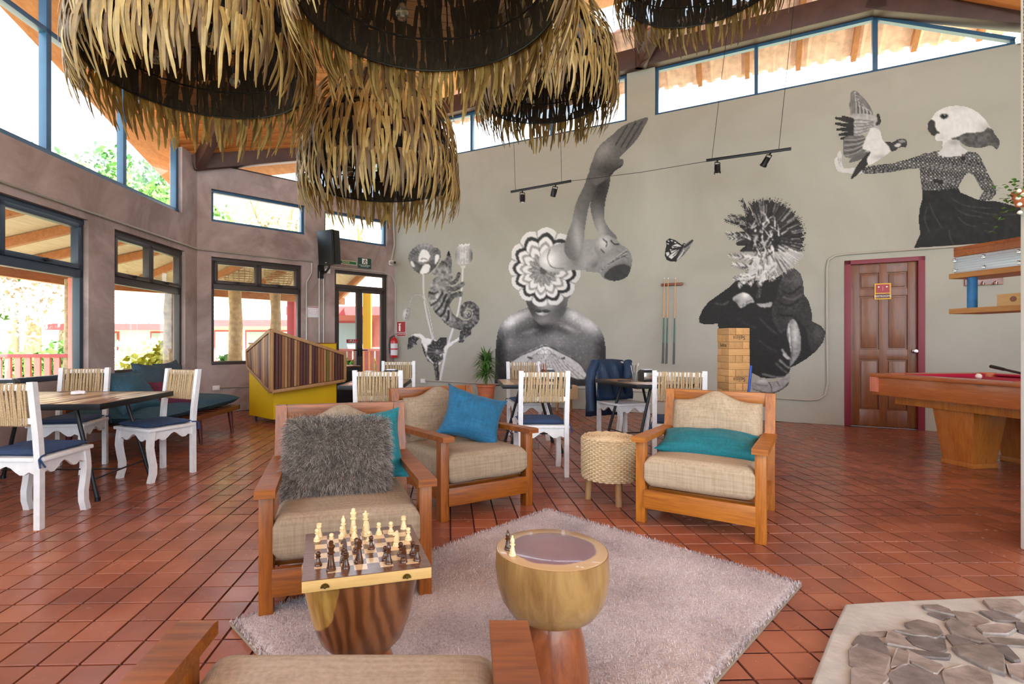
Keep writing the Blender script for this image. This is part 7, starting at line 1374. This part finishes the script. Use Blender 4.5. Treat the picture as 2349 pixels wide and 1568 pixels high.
# trees, shrubs
def tree(name, label, x, y, h, r, mat, seed, n=2600, trunk=True, leaf=.16, zc=None, squash=.8, cat='tree', grp='garden trees'):
    t = thing(name, label, cat, (x, y, -.12), 0, grp); rg = np.random.RandomState(seed); zc = h-r*squash if zc is None else zc
    if trunk:
        mb = MB(); mb.tube([(0, 0, 0), (.1, 0, zc*.4), (-.05, .1, zc*.8), (.05, 0, zc+r*.3)], [.22*r/2, .17*r/2, .13*r/2, .05*r/2], 10)
        for k in range(7): a = rg.rand()*6.28; e = Vector((math.cos(a)*r*.75, math.sin(a)*r*.75, zc+rg.uniform(-.1, .6)*r)); mb.tube([(0, 0, zc*rg.uniform(.45, .8)), (e.x*.5, e.y*.5, zc*.9), tuple(e)], [.10*r/2, .06*r/2, .02*r/2], 7)
        mb.build('trunk', 'bark', t)
    nb = 14; bl = rg.randn(nb, 3)*np.array([.45, .45, .38])*r; k = rg.randint(0, nb, n); d = rg.randn(n, 3); d /= np.linalg.norm(d, axis=1)[:, None]; c = bl[k]+d*(rg.rand(n, 1)**.4)*r*.48; c[:, 2] = c[:, 2]*squash+zc
    a1 = rg.randn(n, 3); a1 /= np.linalg.norm(a1, axis=1)[:, None]; a2 = np.cross(a1, rg.randn(n, 3)); a2 /= np.linalg.norm(a2, axis=1)[:, None]; s = leaf*(.6+.8*rg.rand(n, 1))
    V = np.stack([c-a1*s, c+a2*s*.5, c+a1*s, c-a2*s*.5], 1).reshape(-1, 3); me = bpy.data.meshes.new('foliage'); me.from_pydata(V.tolist(), [], np.arange(4*n).reshape(n, 4).tolist()); me.materials.append(MATS[mat]); tag(obj('foliage', me, t), kind='stuff'); return t
T = [(70, 17, 6.0, 2.6, 'blossom', 'tall pale blossoming tree outside the big left window', 3), (-60, 22, 7.5, 3.2, 'foliage', 'bushy green tree at the left edge outside the big window', 4), (150, 26, 9, 3.4, 'foliage', 'green tree behind the blossoming tree', 5), (20, 30, 11, 4.5, 'foliage_dark', 'tall dark tree far behind the blossoming tree', 6), (290, 30, 12, 3.6, 'foliage', 'tall green tree beyond the bungalow left of the corner', 7), (350, 34, 13, 4.2, 'foliage_dark', 'tall dark tree beyond the bungalow', 8), (405, 28, 10, 3.2, 'foliage', 'green tree beyond the rough trunk post', 9), (520, 40, 14, 5, 'foliage_pale', 'pale sunlit tree above the house roof at the left', 10), (640, 42, 15, 5.5, 'foliage_pale', 'pale sunlit tree above the house roof in the middle', 11), (830, 40, 13.5, 5, 'foliage_pale', 'pale sunlit tree above the glazed door', 12), (882, 22, 5, 1.8, 'foliage_yellow', 'yellow green tree seen through the glazed door', 13)]
for px, d, h, r, m_, lab, sd in T: p = P(px, CY, d); tree('garden_tree', lab, p.x, p.y, h, r, m_, sd, 3200 if m_ == 'blossom' else 2400, leaf=.12 if m_ == 'blossom' else .2)
for px, d, h, r, m_, lab, sd in ((40, 11.5, 1.1, .8, 'foliage', 'low green shrub behind the railing at the far left', 21), (120, 12.0, 1.2, .9, 'foliage', 'low green shrub behind the railing by the red post', 22), (290, 13.5, 1.5, .9, 'foliage_pale', 'pale feathery shrub outside the corner window at the left', 23), (345, 13.0, 1.5, .9, 'foliage_pale', 'pale feathery shrub outside the corner window in the middle', 24), (400, 11.0, 1.7, .6, 'foliage_yellow', 'yellow green shrub beside the rough trunk post', 25), (545, 12.6, 1.0, .5, 'foliage', 'spiky green shrub outside the brown wall window', 26), (790, 11.9, .9, .45, 'foliage', 'green fern at the foot of the glazed door', 27), (870, 13.8, 1.0, .6, 'foliage_yellow', 'yellow flowering shrub outside the glazed door', 28)):
    p = P(px, CY, d); tree('garden_shrub', lab, p.x, p.y, h, r, m_, sd, 1300, trunk=False, leaf=.09, zc=h*.45, cat='shrub', grp='garden shrubs')
# wicker lamp hanging in the veranda
for px, lab in ((548, 'wicker shade hanging in the veranda at the left'), (640, 'wicker shade hanging in the veranda at the right')):
    p = P(px, 640, 10.9); o = thing('veranda_lamp', lab, 'lamp', tuple(p), 0, 'veranda lamps'); mb = MB()
    for k in range(7): z = -.16+.05*k; r_ = .30*math.sqrt(max(.05, 1-((z-.12)/.34)**2)); mb.tube([(r_*math.cos(a), r_*math.sin(a), z) for a in [6.283*i/24 for i in range(24)]], .008, 4, closed=True)
    for k in range(16): a = 6.283*k/16; mb.tube([(.30*math.sqrt(max(.05, 1-((z-.12)/.34)**2))*math.cos(a), .30*math.sqrt(max(.05, 1-((z-.12)/.34)**2))*math.sin(a), z) for z in (-.18, -.1, 0, .1, .2)], .005, 4)
    tag(mb.build('weave', 'rope', o), kind='stuff'); mb = MB(); mb.tube([(0, 0, .15), (0, 0, 2.9-p.z)], .006, 5); mb.build('cord', 'black_cord', o)
# tiled eave outside the grey wall clerestory
ev = struct(thing('ceiling_eave', 'tiled eave on orange rafters outside the grey wall clerestory', None)); s0, s1 = -0.3, GEND; z0_, z1_ = 7.0, 6.32; o1 = 1.15
mb = MB(); quad(mb, WG.pt(s0, z0_, -.22), WG.pt(s1, z0_-.6, -.22), WG.pt(s1, z1_-.6, -o1), WG.pt(s0, z1_, -o1), .03); mb.build('deck', 'roof_tile', ev, smooth=False)
for s in np.arange(s0+.3, s1, .75): mb = MB(); k = .6*(s-s0)/(s1-s0); mb.beam(WG.pt(s, z0_-.07-k, -.2), WG.pt(s, z1_-.07-k, -o1), .07, .12); mb.build('rafter', 'soffit_beam', ev)
mb = MB()
for s in np.arange(s0, s1, .24): k = .6*(s-s0)/(s1-s0); mb.tube([WG.pt(s, z0_+.04-k, -.25), WG.pt(s, z1_+.04-k, -o1-.1)], .10, 8)
tag(mb.build('tiles', 'roof_tile', ev), kind='stuff')
